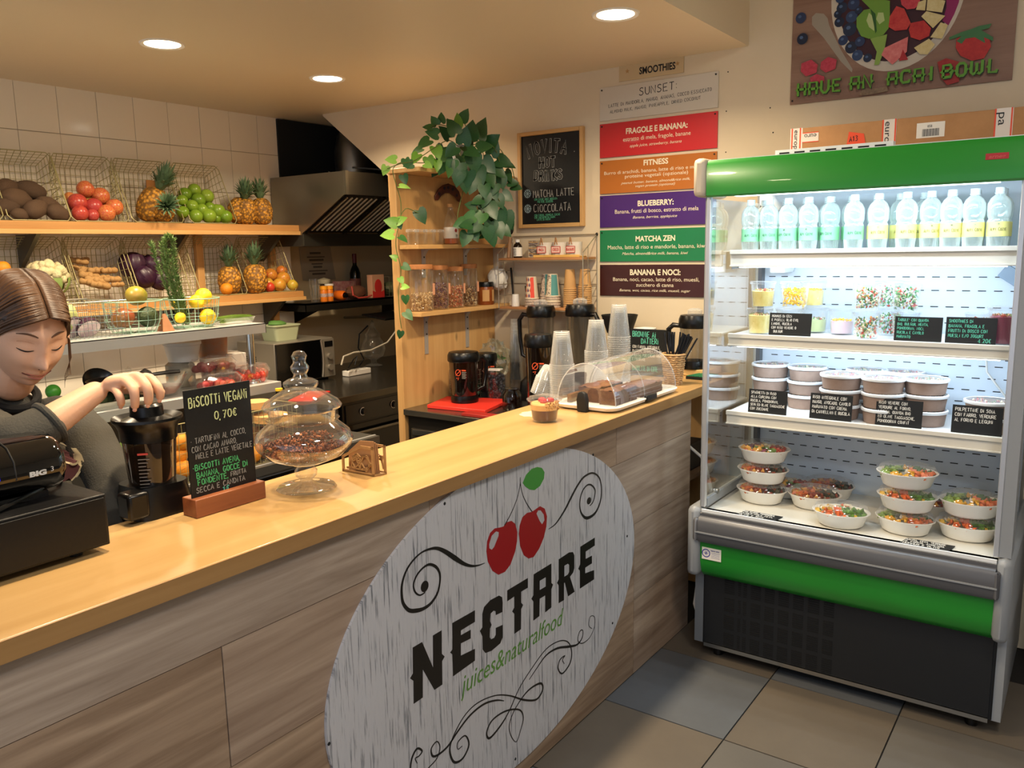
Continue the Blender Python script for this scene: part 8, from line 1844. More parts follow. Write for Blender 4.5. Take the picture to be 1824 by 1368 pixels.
for i, (P_) in enumerate(((-3.02,1.886,.871),(-3,1.874,.763),(-3.03,1.877,.813),(-3.03,1.941,.828),(-3,2.215,.685),(-3.03,2.286,.755))):
    lab = 'orange on the lower bench, %s' % ['upper one beside the blender', 'lowest one beside the blender', 'rear one beside the blender', 'half hidden behind the chalk sign', 'low one right of the chalk sign', 'upper one right of the chalk sign'][i]; P2_ = (P_[0], P_[1], max(P_[2], zb_ + .036))
    if src is None: src = fruit('orange', lab, 'orange', P2_, 1., ORG, group='oranges on the lower bench'); src.scale = (.037,)*3
    else: dup(src, P2_, lab, scale=.037)
O2 = (-3.02,2.273,.811); wire_tub('wire basket right of the chalk sign on the bench', -3.03, O2[1] + .02,.09,.13,.24)
LT_ = (-3.02,1.649,.89); t = thing('lettuce_bag', 'bagged green lettuce on the bench left of the blender', 'lettuce', (-3.03, LT_[1], zb_)); a = M(); rq = random.Random(4)
for k in range(34):
    c_ = Vector((rq.uniform(-.06,.06), rq.uniform(-.08,.08), rq.uniform(.05,.20))); R_ = Euler((rq.uniform(0,6), rq.uniform(0,6), rq.uniform(0,6))).to_matrix(); n_ = 9
    vs = [c_ + R_ @ Vector((.04*math.cos(i*2*PI / n_)*(1 + .15*(i % 2)),.03*math.sin(i*2*PI / n_),.012*(i % 2))) for i in range(n_)] + [c_]; a.add(vs, [(i, (i + 1) % n_, n_) for i in range(n_)])
part('lettuce_leaves', a, mat('lettuce', '#8fb04a', .5, var=(20, '#c4d08a')), t, world=False, kind='stuff')
J1 = (-3,2.358,.939); J2 = (-3.1,2.34,.985)
for k, (lab, P_, r, h) in enumerate((('wide glass jar with large cork lid behind the chalk sign', (-3.02, J1[1] - .02,.7125),.075,.195),('second cork lidded jar further back behind the chalk sign', (-3.08, J2[1] - .03,.7125),.06,.255))):
    t = thing('cork_jar', lab, 'jar', P_); a = M(); a.lathe([(0,.003),(r - .004,.003),(r, .01),(r, h - .03)], n=32); part('jar_wall', a, JAR, t, world=False); a = M(); a.lathe([(r*.95, h - .032),(r*1.03, h - .03),(r*1.03, h),(0, h + .001)], n=32); part('cork_lid', a, mat('cork_pale', '#cf9f64', .7, bump=(60,.3)), t, world=False); a = M(); a.lathe([(0,.006),(r - .008,.007),(r - .008, h*.5),(0, h*.52)], n=24); part('contents', a, mat('jar_brown_%d' % k, '#8a5a34', .7, bump=(70,.6)), t, world=False)
q_ = (-3.06,2.387,1.02); t = thing('sauce_bottle', 'small dark bottle with yellow banded cap behind the glass jar', 'bottle', (-3.10,2.428 + .03,.7125)); a = M(); a.lathe([(0,0),(.03,0),(.032,.18),(.014,.23),(.014,.25)], n=20); part('bottle_body', a, mat('sauce_dark', '#1c140e', .15), t, world=False); a = M(); a.lathe([(.0165,.25),(.0165,.285),(0,.287)], n=16); part('cap', a, BLACKP, t, world=False); a = M(); a.lathe([(.0172,.278),(.0172,.289),(0,.290)], n=16); part('cap_band', a, mat('cap_yellow', '#d9b82c', .4), t, world=False)

# ================================================================ refrigerated work table under the pine shelves
wt = thing('work_table', 'low steel refrigerated work table in the corner behind the counter', 'work table', (-2.3,3.3,0))
a = M(); a.box(-2.755,-1.74,2.925,3.69,.828,.858); part('table_top', a, mat('table_steel', '#7d7a72', .25,.9), wt, bevel=.003)
a = M(); a.box(-2.745,-1.75,2.95,3.68,.06,.828); part('cabinet', a, mat('table_dark', '#26231f', .4,.6), wt)
a = M(); a.box(-2.72,-2.25,2.938,2.951,.42,.765); a.box(-2.235,-1.77,2.938,2.951,.42,.765); part('door_panel', a, mat('table_door', '#5f5a50', .3,.8), wt, bevel=.003)
a = M(); a.box(-2.70,-2.27,2.925,2.940,.735,.765); a.box(-2.215,-1.79,2.925,2.940,.735,.765); part('door_grip', a, STEEL, wt, bevel=.002)
for x in (-2.70,-1.80):
    for y in (3.0,3.62): a = M(); a.cyl((x, y, 0),(x, y, .06),.018, n=12); part('foot', a, BLACKP, wt)
zw = .8585
t = thing('red_cutting_board', 'bright red cutting board on the steel work table under the smoked jug', 'cutting board', (-2.60,3.2, zw)); a = M(); a.prism([(x, y, zw) for x, y in ((-2.735,3.235),(-2.665,3.00),(-2.33,3.03),(-2.40,3.33))], (0,0,.018)); part('board_slab', a, REDP, t, bevel=.003, fix=True)
t = thing('red_cutting_board', 'second darker red board peeking out at the front right of the work table', 'cutting board', (-2.3,3.02, zw)); a = M(); a.box(-2.40,-2.20,2.94,3.0, zw, zw + .014); part('board_slab', a, mat('dark_red_board', '#a02a24', .4), t, bevel=.002)
JG = 'smoked blender jugs and jars behind the counter'
q_ = (-2.56,3.142,.922); jug('blender_jug', 'smoked brown jug with black screw lid standing on the red cutting board', -2.555,3.16, zw + .0185,.074,.215, AMBER, lidh=.035, handle=1.2, cap=False, group=JG, logo=-1.3, contents=mat('jug_dark', '#1c120b', .3))
q_ = (-2.615,3.42,.995); t = jug('blender_cup', 'black covered blender cup with red mark behind the smoked jug', q_[0], 3.42, zw + .03,.055,.17, BLACKP, lidh=.03, cap=False, group=JG, logo=-.9); a = M(); a.lathe([(0,-.03),(.05,-.03),(.05,0),(0,0)], n=20); part('motor_base', a, BLACKM, t, world=False)
q_ = (-2.082,3.1,1.125); t = jug('blender_jug', 'tall smoked jug with black lid and orange warning mark behind the dessert cup', q_[0], 3.12, zw, .062,.335, AMBER, handle=2.6, cap=False, group=JG, logo=-1.25, contents=mat('jug_dark2', '#20130a', .3))
def tall(lab, x, y, h, hdl, R=.068):
    t = jug('blender_jug', lab, x, y, zw + .135, R, h, SMOKE, handle=hdl, cap=CLEARP, group=JG); a = M(); loft(a, [(rrect(-.09,.09,-.10,.10,.03),-.135),(rrect(-.085,.085,-.09,.09,.03),-.04),(rrect(-.055,.055,-.055,.055,.03),-.001)]); part('motor_base', a, BLACKP, t, world=False)
tall('tall grey blender with black lid and left handle under the wire shelf', -2.318,3.50,.30, PI + .2); tall('tall grey blender with black lid and right handle under the wire shelf', -2.098,3.52,.31,-.2)
q_ = (-1.879,3.5,1.253); t = simple('black_funnel', 'wide black funnel on a stand behind the tall cup stacks', 'funnel', (q_[0], 3.52, zw), 'funnel_cone', [(.05,0),(.05,.30),(.055,.36),(.085,.445),(.088,.445),(.06,.36)], BLACKM)
wb = (-2.66,3.063,.954); t = thing('wire_crate', 'square wire basket with pink and mint plastic bowls against the pine panel', 'basket', (-2.68,3.36, zw)); a = M()
for k in range(9): y = -.085 + .17*k / 8; a.tube([(.07, y, .15),(.07, y, .003),(-.065, y, .003),(-.065, y, .15)], .0013,4); x = -.065 + .135*k / 8; a.tube([(x, -.085,.15),(x, -.085,.003),(x, .085,.003),(x, .085,.15)], .0013,4)
for k in range(7): z = .003 + .147*k / 6; a.tube([(.07,-.085, z),(.07,.085, z),(-.065,.085, z),(-.065,-.085, z)], .0013,4, closed=True)
part('wire_mesh', a, mat('crate_wire', '#8f8a7c', .4,.7), t, world=False, smooth=60)
for lab, c_, m, tl in (('pink plastic bowl standing on edge in the square wire basket', (-2.68,3.345, zw + .105), mat('pink_plastic', '#cf6f62', .45),(.2,1.2,0)),('mint plastic bowl standing on edge in the square wire basket', (-2.665,3.36, zw + .060), mat('mint_plastic', '#6fa08c', .45),(-.2,.5,0))):
    o = thing('plastic_bowl', lab, 'bowl', c_); a = M(); a.lathe([(0,.02),(.03,.018),(.052,-.005),(.056,-.022),(.053,-.022),(.028,.013),(0,.014)], n=24, tilt=tl); part('bowl_wall', a, m, o, world=False)
q_ = (-2.491,3.36,.953); t = simple('blueberry_jug', 'clear jug full of blueberries between the smoked jug and tall jug', 'jug', (q_[0], 3.34, zw), 'jug_wall', [(0,.002),(.040,.002),(.044,.01),(.055,.14),(.070,.155),(.070,.158)], GLASS); a = M(); rq = random.Random(1)
for k in range(150): th = rq.uniform(0,6.28); rr = .040*rq.random() ** .35; z = rq.uniform(.012,.135); a.ell((rr*math.cos(th), rr*math.sin(th), z),(.0085,)*3,8,5)
part('blueberries', a, mat('blueberry_skin', '#23232e', .5), t, world=False, kind='stuff'); a = M(); a.obox((.0,-.01,.162),(.07,.05,.006),(0,0,.3)); part('white_scoop', a, WHITEP, t, world=False)
q_ = (-2.292,3.2,.936); t = simple('brown_jar', 'square clear jar of brown spread beside the blueberries', 'jar', (q_[0], 3.20, zw), 'jar_wall', [(0,0),(.045,0),(.048,.008),(.048,.07),(.034,.09),(.034,.10),(0,.101)], AMBER); a = M(); a.lathe([(0,.003),(.043,.004),(.043,.06),(0,.062)], n=20); part('contents', a, mat('brown_spread', '#6a3a1a', .4), t, world=False)
q_ = (-2.533,3.5,1.169); t = thing('plastic_cup_stack', 'thin tall stack of clear cups in the corner under the pine shelf', 'cup stack', (q_[0], 3.58, zw)); 
for k in range(14): a = M(); z = k*.019 if k < 13 else k*.019; a.lathe([(.040 - k*.0004, z),(.030 - k*.0003, z + .15),(0, z + .148)], n=20); part('cup', a, CLEARP2 if k < 9 else CLEARP, t, world=False)
q_ = (-2.597,3.52,1.104); t = thing('salad_bag', 'crinkled clear bag with green leaves in the corner behind the black blender cup', 'bag', (q_[0] - .02,3.50, zw + .0)); a = M(); a.ell((0,0,.19),(.085,.06,.10),24,16, nz=.35, sc=3.2, seed=5); part('clear_bag', a, film('crinkle_film', (.8,.82,.76), refl=.22, rough=.12, body=.12, bcol=(.6,.62,.5)), t, world=False, smooth=30); a = M(); rq = random.Random(8)
for k in range(16): c_ = Vector((rq.uniform(-.04,.05), rq.uniform(-.03,.03),.17 + rq.uniform(-.05,.06))); R_ = Euler((rq.uniform(0,6), rq.uniform(0,6),0)).to_matrix(); a.add([c_ + R_ @ Vector(v) for v in ((0,0,0),(.02,.01,.004),(.045,0,0),(.02,-.012,.004))], [(0,1,2,3)])
part('leaves', a, mat('bag_leaves', '#47702f', .5), t, world=False, kind='stuff', smooth=0); a = M(); a.cyl((0,0,0),(0,0,.10),.05,.06, n=20); part('bag_bottom', a, mat('bag_dark', '#4a4034', .6), t, world=False)

# ================================================================ the woman behind the counter
SKIN = mat('skin', '#deb090', .5, sss=.12, bump=(160,.05), var=(9, '#d6a080', .5))
SWEAT = mat('grey_sweater', '#4a4740', .9, bump=(240,.25), var=(5, '#3d3b35'))
def skin_mesh(chains, sub=2):
    """chains: lists of (key, position, radius); equal keys are the same joint"""
    ids = {}; vs = []; rs_ = []; es = []
    for ch in chains:
        prev = None
        for key, p_, r_ in ch:
            if key not in ids: ids[key] = len(vs); vs.append(tuple(p_)); rs_.append(r_)
            if prev is not None: es.append((ids[prev], ids[key]))
            prev = key
    me = bpy.data.meshes.new('skel'); me.from_pydata(vs, es, []); me.update()
    ob = bpy.data.objects.new('skel', me); COL.objects.link(ob); ob.modifiers.new('skin', 'SKIN')
    sv = me.skin_vertices[0].data
    for i, r_ in enumerate(rs_):
        sv[i].radius = r_ if hasattr(r_, '__len__') else (r_, r_); sv[i].use_root = (i == 0)
    if sub: s_ = ob.modifiers.new('sub', 'SUBSURF'); s_.levels = sub; s_.render_levels = sub
    bpy.context.view_layer.update(); dg = bpy.context.evaluated_depsgraph_get(); e_ = bpy.data.meshes.new_from_object(ob.evaluated_get(dg))
    out = ([v.co.copy() for v in e_.vertices], [tuple(f.vertices) for f in e_.polygons])
    bpy.data.objects.remove(ob); return out
def fuse(lists, vox, smooth_it=3):
    a = M()
    for v_, f_ in lists: a.add(v_, f_)
    me = mesh('fuse', a, 0); ob = bpy.data.objects.new('fuse', me); COL.objects.link(ob)
    r_ = ob.modifiers.new('r', 'REMESH'); r_.mode = 'VOXEL'; r_.voxel_size = vox
    s_ = ob.modifiers.new('s', 'SMOOTH'); s_.iterations = smooth_it; s_.factor = .5
    bpy.context.view_layer.update(); dg = bpy.context.evaluated_depsgraph_get(); e_ = bpy.data.meshes.new_from_object(ob.evaluated_get(dg))
    o_ = M(); o_.v = [tuple(v.co) for v in e_.vertices]; o_.f = [tuple(f.vertices) for f in e_.polygons]; o_.fm = [0]*len(o_.f)
    bpy.data.objects.remove(ob); return o_
hc = Vector((-1.971,.874,1.457))
wm = thing('person', 'young woman with brown tied-back hair and dark grey sweater pressing down a blender lid', 'person', (hc.x - .02, hc.y + .02,0))
# head frame: x her right, y forward, z up
yaw = math.radians(-4); F0 = Vector((math.cos(yaw), math.sin(yaw),0)); Lf = Vector((-math.sin(yaw), math.cos(yaw),0)); pt = math.radians(27); rl_ = math.radians(3)
HF = F0*math.cos(pt) - Vector((0,0,1))*math.sin(pt); HU = Vector((0,0,1))*math.cos(pt) + F0*math.sin(pt); HR = -Lf
HR, HU = HR*math.cos(rl_) + HU*math.sin(rl_), HU*math.cos(rl_) - HR*math.sin(rl_)
SCL = 1.06
def hp(x, y, z): return hc + (HR*x + HF*y + HU*z)*SCL
def g2(x, z, cx, cz, sx, sz): return math.exp(-((x - cx) / sx) ** 2 - ((z - cz) / sz) ** 2)
def head_surf(th, ph):
    """th around (0 = her right, 90 deg = forward), ph from chin up"""
    x, y, z = math.cos(ph)*math.cos(th)*.074, math.cos(ph)*math.sin(th)*.094, math.sin(ph)*.112
    k = max(0, min(1,-z / .11)); fr = max(0, math.sin(th))
    x *= 1 - .30*k ** 1.6; 
    if y < 0: y *= 1 - .45*k ** 1.2
    else: y = y*(1 - .10*(1 - k)) + .006*k*fr
    if z > .04: y *= .98
    if fr > 0.1:
        w = fr ** .6
        y -= w*.0070*(g2(x, z, -.031,.012,.017,.013) + g2(x, z, .031,.012,.017,.013))
        y += w*.0050*g2(x, z, 0,.034,.055,.014)
        y += w*(.014*g2(x, z, 0,.004,.010,.026) + .021*g2(x, z, 0,-.024,.0095,.013) + .006*g2(x, z, 0,-.028,.017,.008))
        y += w*.0075*(g2(x, z, -.038,-.022,.022,.020) + g2(x, z, .038,-.022,.022,.020))
        y += w*(.0065*g2(x, z, 0,-.054,.022,.006) + .0070*g2(x, z, 0,-.066,.018,.006) - .0045*g2(x, z, 0,-.060,.030,.0026) - .003*g2(x, z, 0,-.077,.02,.005))
        y += w*.0085*g2(x, z, 0,-.094,.022,.014)
        y += w*.0055*(g2(x, z, -.030,.008,.013,.008) + g2(x, z, .030,.008,.013,.008))
    return x, y, z
hv, hf = [], []; NU, NV = 96,80
for j in range(NV + 1):
    ph = -PI / 2 + PI*j / NV
    for i in range(NU): hv.append(hp(*head_surf(2*PI*i / NU, ph)))
for j in range(NV):
    for i in range(NU): hf.append((j*NU + i, j*NU + (i + 1) % NU, (j + 1)*NU + (i + 1) % NU, (j + 1)*NU + i))
ears = M()
for s in (-1,1):
    ears.ell(hp(.073*s, -.004,-.008),(.012*SCL, .020*SCL, .031*SCL),14,10)
nb = Vector((-2.058,.866,1.295)); nb = Vector((nb.x - .02, nb.y, nb.z))
shR = Vector((-2.066,.766,1.259)); shL = Vector((-2.041,.983,1.256))
elR = Vector((-1.766,.728,1.243)); wrR = Vector((-1.758,.928,1.343)); elL = Vector((-1.847,.976,1.089)); wrL = Vector((-1.724,.875,.953))
ch = Vector((nb.x - .03, nb.y + .0, nb.z - .17)); hipc = Vector((nb.x - .06, nb.y, .93))
J = {k: Vector(v) for k, v in {'Pm': (-1.717,.927,1.344), 'Rm': (-1.689,.938,1.36), 'Mm': (-1.678,.96,1.368), 'Im': (-1.68,.988,1.361), 'Pp': (-1.687,.921,1.33), 'Rp': (-1.654,.935,1.345), 'Mp': (-1.641,.958,1.349), 'Ip': (-1.651,.987,1.344),
 'Pd': (-1.688,.924,1.316), 'Rd': (-1.654,.936,1.321), 'Md': (-1.641,.96,1.327), 'Id': (-1.648,.992,1.328), 'Pt': (-1.702,.93,1.304), 'Rt': (-1.668,.941,1.299), 'Mt': (-1.655,.964,1.305), 'It': (-1.658,.994,1.311), 'Tm': (-1.76,.987,1.329), 'Ti': (-1.742,1.03,1.327), 'Tt': (-1.71,1.038,1.313)}.items()}
pc = wrR.lerp(J['Mm'], .55)
def skins(L): return [skin_mesh([c_], 2) for c_ in L]
body = skins([
 [('nb', nb, .050),('n1', nb.lerp(hc, .45),.048),('n2', hc - HU*.05 - HF*.02,.050)],
 [('nb', nb, .05),('ch', ch, (.115,.085))],
 [('elR', elR, .042),('f1', elR.lerp(wrR, .35),.040),('f2', elR.lerp(wrR, .72),.031),('wr', wrR, (.027,.023))],
 [('elL', elL, .040),('f4', elL.lerp(wrL, .4),.038),('wL', wrL, .026),('hL', wrL + Vector((.05,.05,-.04)),.032)]])
hand = []
hand.append(skin_mesh([[('w', wrR, (.027,.022)),('p', pc, (.032,.018)),('m', J['Mm'].lerp(J['Rm'], .5),(.026,.014))]], 2))
for a_, r0 in (('P', .0098),('R', .0112),('M', .0116),('I', .0108)):
    hand.append(skin_mesh([[('a', wrR.lerp(J[a_ + 'm'], .45), r0*1.2),('b', J[a_ + 'm'], r0*1.14),('c', J[a_ + 'm'].lerp(J[a_ + 'p'], .5), r0*.98),('d', J[a_ + 'p'], r0*1.04),('e', J[a_ + 'd'], r0*.93),('f', J[a_ + 't'], r0*.80)]], 2))
hand.append(skin_mesh([[('a', wrR.lerp(J['Tm'], .3),.016),('b', J['Tm'], .0155),('c', J['Ti'], .0118),('d', J['Tt'], .0095)]], 2))
B = fuse([(hv, hf),(ears.v, ears.f)] + body + hand, .0034,2)
part('body', B, SKIN, wm, smooth=180)
# fingernails
for a_ in 'PRMI':
    a = M(); d = (J[a_ + 't'] - J[a_ + 'd']).normalized(); tocam = (Vector((0,0,1.62)) - J[a_ + 't']).normalized(); n_ = (tocam - d*tocam.dot(d)).normalized(); s_ = d.cross(n_)
    c_ = J[a_ + 't'] + n_*(.0066 if a_ != 'P' else .0058) - d*.003; a.ell(c_, (.0046,.0062,.0016),10,6, rot=Matrix((s_, d, n_)).transposed().to_euler()); part('fingernail', a, mat('nail', '#dfa892', .25) if a_ == 'P' else bpy.data.materials['nail'], wm)
# face details laid on the head surface
def on_face(x, z, off=0):
    best = None
    # invert the surface: march over ph, th
    ph = math.asin(max(-1, min(1, z / .112))); c = math.cos(ph)*.074*(1 - .30*max(0,-z / .11) ** 1.6)
    th = math.acos(max(-1, min(1, x / c))); X_, Y_, Z_ = head_surf(th, ph); return hp(X_, Y_ + off, Z_)
LIP = mat('lips', '#bb7462', .4, sss=.05); BROW = mat('brow', '#6a4a34', .9); LASH = mat('lash', '#1c1410', .8)
for nm, z0, amp, hh in (('upper_lip', -.0582,.0018,.0024),('lower_lip', -.0638,-.0020,.0030)):
    a = M(); pts = []; rr = []
    for k in range(13):
        u_ = -1 + 2*k / 12; x = u_*.0235; z = z0 + .0065*u_*u_ + (amp*(1 - abs(u_)) if nm[0] == 'u' else amp*(1 - u_*u_)); pts.append(on_face(x, z, -.0012)); rr.append(hh*math.sqrt(max(.03,1 - u_*u_)))
    a.tube(pts, rr, 8); part(nm, a, LIP, wm)
a = M(); a.tube([on_face(-.029 + .058*k / 12,-.0608 + .0066*(-1 + 2*k / 12) ** 2,.0012) for k in range(13)], .0011,5); part('mouth_line', a, mat('mouth_dark', '#5a2620', .7), wm)
for s in (-1,1):
    a = M(); a.tube([on_face(s*(.013 + .034*k / 8),.033 + .006*math.sin(PI*(k + 1) / 10),.0006) for k in range(9)], [.0012,.0018,.0022,.0023,.0022,.0020,.0017,.0013,.0008], 6); part('eyebrow', a, BROW, wm)
    a = M(); a.tube([on_face(s*(.017 + .028*k / 8),.0045 - .0035*math.sin(PI*k / 8),.0012) for k in range(9)], [.0005,.0009,.0012,.0014,.0015,.0015,.0014,.0011,.0006], 5); part('eyelashes', a, LASH, wm)
    a = M(); a.tube([on_face(s*(.017 + .028*k / 8),.0185 + .0025*math.sin(PI*k / 8),.0002) for k in range(9)], .0005,4); part('eyelid_crease', a, mat('crease', '#a87050', .7) if s < 0 else bpy.data.materials['crease'], wm)
    a = M(); a.ell(on_face(s*.0062,-.0345,-.001),(.0026,.0022,.0018),8,6); part('nostril', a, mat('nostril_dark', '#5a2e20', .8) if s < 0 else bpy.data.materials['nostril_dark'], wm)
# hair: cap over the skull plus combed locks from a centre parting to a bun
HAIR = wood('brown_hair', '#3f2818', '#22150c', 'Y', 3.0,.42,30)
a = M(); vs = []; keep = {}; NU, NV = 56,44
def hair_edge(th):
    """height above which the cap stays, by direction"""
    s_ = math.sin(th)
    return (.074 - .036*abs(math.cos(th)) ** 1.5) if s_ > .30 else (-.07 if s_ < -.05 else -.05 + .095*(s_ + .05) / .35*.9)
for j in range(NV + 1):
    ph = -PI / 2 + PI*j / NV
    for i in range(NU):
        th = 2*PI*i / NU; x, y, z = math.cos(ph)*math.cos(th)*.0815, math.cos(ph)*math.sin(th)*.1005 - .007, math.sin(ph)*.120 + .002
        wv = .0035*math.sin(th*9 + z*40) + .003*noise.noise(Vector((x*40, y*40, z*40)))
        vs.append(hp(x*(1 + wv*8), y*(1 + wv*6), z*(1 + wv*5)))
        keep[j*NU + i] = z > hair_edge(th)
fs = []
for j in range(NV):
    for i in range(NU):
        q4 = (j*NU + i, j*NU + (i + 1) % NU, (j + 1)*NU + (i + 1) % NU, (j + 1)*NU + i)
        if all(keep[k] for k in q4): fs.append(q4)
a.add(vs, fs); hr = part('hair_cap', a, HAIR, wm, smooth=80); sd = hr.modifiers.new('solid', 'SOLIDIFY'); sd.thickness = .006; sd.offset = -1
a = M(); rq = random.Random(15)
for s in (-1,1):
    for k in range(74):
        p_top = .1235
        f = k / 73; y0 = .088 - .145*f; e_ = rq.uniform(0,.0035)
        p0 = (s*.0008, y0, p_top - 1.9*max(0, y0 + .0) ** 1.6 - .3*max(0,-y0) ** 1.5)
        lift = 1 + .04*rq.uniform(-1,1)
        pts = [p0,(s*(.036 + .006*f)*lift, y0*.99 + .006*(1 - f), p0[2] - .009 + e_),(s*(.061 + .006*f)*lift, y0*.62 - .006, p0[2] - .040 - .012*(1 - f) + e_),(s*(.080)*lift, y0*.45 - .030, p0[2] - .078 - .02*(1 - f)),(s*.076, y0*.1 - .060,.02 - .045*(1 - f)),(s*.050,-.096,-.015 + .02*f - .02*(1 - f)),(s*.012,-.112,-.010)]
        P_ = [hp(*p_) for p_ in pts]; out = []
        for i_ in range(len(P_) - 1):
            q0, q1, q2, q3 = P_[max(i_ - 1,0)], P_[i_], P_[i_ + 1], P_[min(i_ + 2, len(P_) - 1)]
            for m_ in range(4):
                t_ = m_ / 4; out.append(.5*((2*q1) + (q2 - q0)*t_ + (2*q0 - 5*q1 + 4*q2 - q3)*t_*t_ + (3*q1 - q0 - 3*q2 + q3)*t_ ** 3))
        out.append(P_[-1]); a.tube(out, [.0034 if 0 < i_ < len(out) - 1 else .001 for i_ in range(len(out))], 5)
part('hair_locks', a, mat('brown_lock', '#3a2617', .42, var=(22, '#5c3f28')), wm, smooth=180, kind='stuff')
a = M(); a.ell(hp(0,-.130,-.01),(.034,.034,.036),18,12, nz=.2, sc=4); part('hair_bun', a, HAIR, wm)
a = M()
for k in range(4): a.tube([hp(-.078,.030 - k*.003,-.005), hp(-.083,.040 - k*.004,-.045), hp(-.072 - .004*k, .050,-.085), hp(-.078,.046 - .004*k, -.12 + .01*k)], [.0012,.0010,.0007,.0003], 4)
part('loose_strands', a, bpy.data.materials['brown_lock'], wm, kind='stuff')
# sweater
up = Vector((0,0,1))
cuffR = elR.lerp(wrR, .40); backS = Vector((-.03,0,0))
sw = skins([
 [('ch', ch + Vector((0,0,.03)),(.15,.115)),('nk', nb + Vector((-.015,.0,-.05)),(.095,.08)),('nt', nb + Vector((-.004,0,.012)),(.072,.066))],
 [('ch', ch, (.148,.115)),('wa', ch.lerp(hipc, .55),(.150,.120)),('hi', hipc + Vector((0,0,.02)),(.165,.130))],
 [('ch', ch + Vector((0,-.02,.06)),.07),('sR', shR, .070),('uR', shR.lerp(elR, .5),.066),('eR', elR, .060),('cR', elR.lerp(wrR, .30),.052),('cS', elR.lerp(wrR, .52),.046)],
 [('ch', ch + Vector((0,.02,.06)),.07),('sL', shL, .070),('uL', shL.lerp(elL, .5),.064),('eL', elL, .060),('cL', elL.lerp(wrL, .75),.046)]])
S_ = fuse(sw, .009,4)
V_ = []
for p_ in S_.v:
    p_ = Vector(p_); f = noise.noise(p_*9)*.008 + noise.noise(Vector((p_.x*26 + p_.z*14, p_.y*26 - p_.z*12, p_.z*10)))*.0065
    V_.append(tuple(p_ + (p_ - (ch if (p_ - ch).length < .3 else elR if (p_ - elR).length < .2 else p_ + Vector((0,0,-1)))).normalized()*f))
S_.v = V_; so = part('sweater', S_, SWEAT, wm, smooth=180)
a = M(); cd_ = (wrR - elR).normalized(); u_ = cd_.orthogonal().normalized(); w_ = cd_.cross(u_)
a.tube([cuffR + (u_*math.cos(k*PI / 10) + w_*math.sin(k*PI / 10))*.0425 for k in range(20)], .0075,8, closed=True); part('sleeve_cuff', a, SWEAT, wm)
a = M(); nd = (hc - nb).normalized(); u_ = nd.orthogonal().normalized(); w_ = nd.cross(u_); c_ = nb + nd*.016; a.tube([c_ + (u_*math.cos(k*PI / 12) + w_*math.sin(k*PI / 12))*.0575 for k in range(24)], .010,8, closed=True); part('black_neckline', a, mat('black_tee', '#0e0e10', .85), wm)
# round maroon badge printed on the chest, pressed onto the knit
from mathutils.bvhtree import BVHTree
bv = BVHTree.FromPolygons([Vector(v) for v in V_], S_.f)
bc = Vector((-1.884,.866,1.171))
dirb = (Vector((-2.1, bc.y, bc.z)) - bc).normalized(); dirb = Vector((-1,.02,0)).normalized(); su = Vector((0,1,0)); st_ = Vector((0,0,1))
def press(u, v, off):
    o_ = bc + su*u + st_*v + Vector((.3,0,0)); h_ = bv.ray_cast(o_, Vector((-1,0,0)))
    return (h_[0] if h_[0] is not None else bc + su*u + st_*v) + Vector((off, 0,0))
def disc(r0, r1, off, n=30, cu=0, cv=0):
    a = M(); rings = 5; vs = [press(cu + (r0 + (r1 - r0)*j / rings)*math.cos(2*PI*i / n), cv + (r0 + (r1 - r0)*j / rings)*math.sin(2*PI*i / n), off) for j in range(rings + 1) for i in range(n)]
    a.add(vs, [(j*n + i, j*n + (i + 1) % n, (j + 1)*n + (i + 1) % n, (j + 1)*n + i) for j in range(rings) for i in range(n)]); return a
CRM = mat('cream_print_cloth', '#b8ab8c', .8)
part('chest_print', disc(.028,.058,.0015), mat('maroon_print', '#4f2a2e', .85), wm); part('print_outline', disc(.058,.064,.0018), CRM, wm); part('printed_letter', disc(.009,.014,.003,20,.040,-.004), CRM, wm)
# trousers down to the floor
lg = skins([[('h', hipc, (.15,.12)),('kR', hipc + Vector((.0,-.10,-.08)),.095),('mR', hipc + Vector((.02,-.11,-.46)),.062),('aR', Vector((hipc.x, hipc.y - .11,.09)),.045)], [('h', hipc, (.15,.12)),('kL', hipc + Vector((.0,.10,-.08)),.095),('mL', hipc + Vector((.02,.11,-.46)),.062),('aL', Vector((hipc.x, hipc.y + .11,.09)),.045)]])
part('trousers', fuse(lg, .012,3), mat('dark_trousers', '#1b1c22', .85), wm, smooth=180)
for s in (-1,1):
    a = M(); a.ell((hipc.x + .05, hipc.y + .11*s, .045),(.13,.048,.045),18,10); part('shoe', a, BLACKM, wm)

# ================================================================ the blender in her hand
lc = Vector((-1.733,1.005,1.264)); bx_, by_ = lc.x, lc.y
bench = M(); bench.box(-2.02,-1.722,.70,2.75,.80,.84); o = part('back_worktop', bench, DSTEEL); tag(o, 'narrow steel worktop fixed behind the counter below its top', 'worktop')
H0 = .8405; topz = lc.z
t = thing('hand_blender_jug', 'smoked brown blender jug with flared black lid held down by the woman', 'blender jug', (bx_, by_, H0))
R = .058; hh = topz - H0
a = M(); loft(a, [(rrect(-.070,.070,-.075,.075,.03),0),(rrect(-.072,.072,-.078,.078,.03),.16),(rrect(-.060,.060,-.062,.062,.035),.275)]); part('motor_base', a, BLACKP, t, world=False)
a = M(); a.lathe([(R*.86,.275),(R*.88,.29),(R*1.0, hh - .045),(R*1.02, hh - .02)], n=32); part('jug_wall', a, film('smoked_amber', (.16,.10,.06), refl=.15, rough=.05, body=.10, bcol=(.16,.09,.05)), t, world=False)
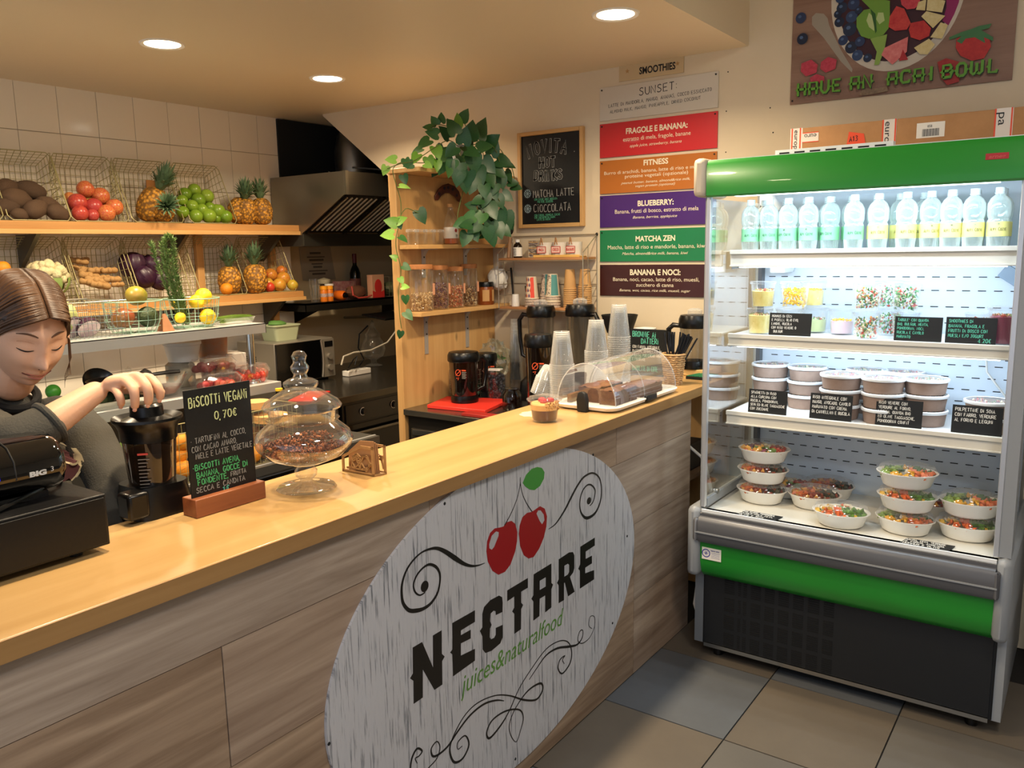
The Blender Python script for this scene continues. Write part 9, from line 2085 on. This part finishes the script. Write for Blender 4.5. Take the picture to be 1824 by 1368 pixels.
a = M(); a.lathe([(0,.277),(R*.82,.278),(R*.88, hh - .075),(0, hh - .075)], n=28); part('dark_drink', a, mat('dark_drink', '#1e120b', .35), t, world=False)
a = M(); a.lathe([(R*1.04, hh - .050),(R*1.06, hh - .028),(R*1.14, hh - .016),(R*1.30, hh - .004),(R*1.28, hh + .002),(R*1.0, hh - .010),(R*.95, hh - .004),(R*.62, hh + .004),(R*.60, hh + .026),(R*.5, hh + .032),(0, hh + .032)], n=36); part('lid', a, BLACKP, t, world=False)
a = M(); a.obox((.045,-.075,.245),(.05,.05,.06)); part('handle', a, BLACKP, t, world=False, bevel=.008)
a = M(); an = -.75; n_ = Vector((math.cos(an), math.sin(an),0)); u_ = Vector((-n_.y, n_.x, 0))
for k in range(9): zz_ = hh - .085 - k*.008; o_ = n_*(R*.985) + Vector((0,0, zz_)); a.ribbon([o_ - u_*.014, o_ + u_*(.010 - .004*(k % 3))], .0018, n_)
part('small_print', a, mat('jug_print', '#8a8178', .6), t, world=False, smooth=0); a = M(); o_ = n_*(R*1.0) + Vector((0,0, hh - .073)); a.ribbon([o_ - u_*.014, o_ + u_*.008], .0045, n_); part('red_mark', a, mat('jug_red', '#c9473a', .5), t, world=False)

# ================================================================ right edge and counter end
a = M(); a.box(-.085,-.045,3.30,3.36,0,2.0); a.box(-.045,.60,3.32,3.36,0,2.0); o = part('white_board', a, mat('white_lacquer', '#c9cbcc', .4), bevel=.004); tag(o, 'tall white board standing right behind the refrigerator', 'board')
a = M(); a.tube([(-1.50,3.45,.74),(-1.42,3.30,.76),(-1.33,3.26,.72),(-1.29,3.24,.60),(-1.285,3.20,.42),(-1.29,3.12,.25),(-1.275,3.05,.16),(-1.25,3.02,.14)], .007,8); o = part('white_cable', a, WHITEP); tag(o, 'white power cable hanging between the counter end and the refrigerator', 'cable')
a = M(); a.box(-1.60,-1.42,3.24,3.48,.642,.76); o = part('black_socket_box', a, BLACKM, bevel=.006); tag(o, 'black socket box on the inner shelf at the open end of the counter', 'socket box')

bpy.context.view_layer.update()
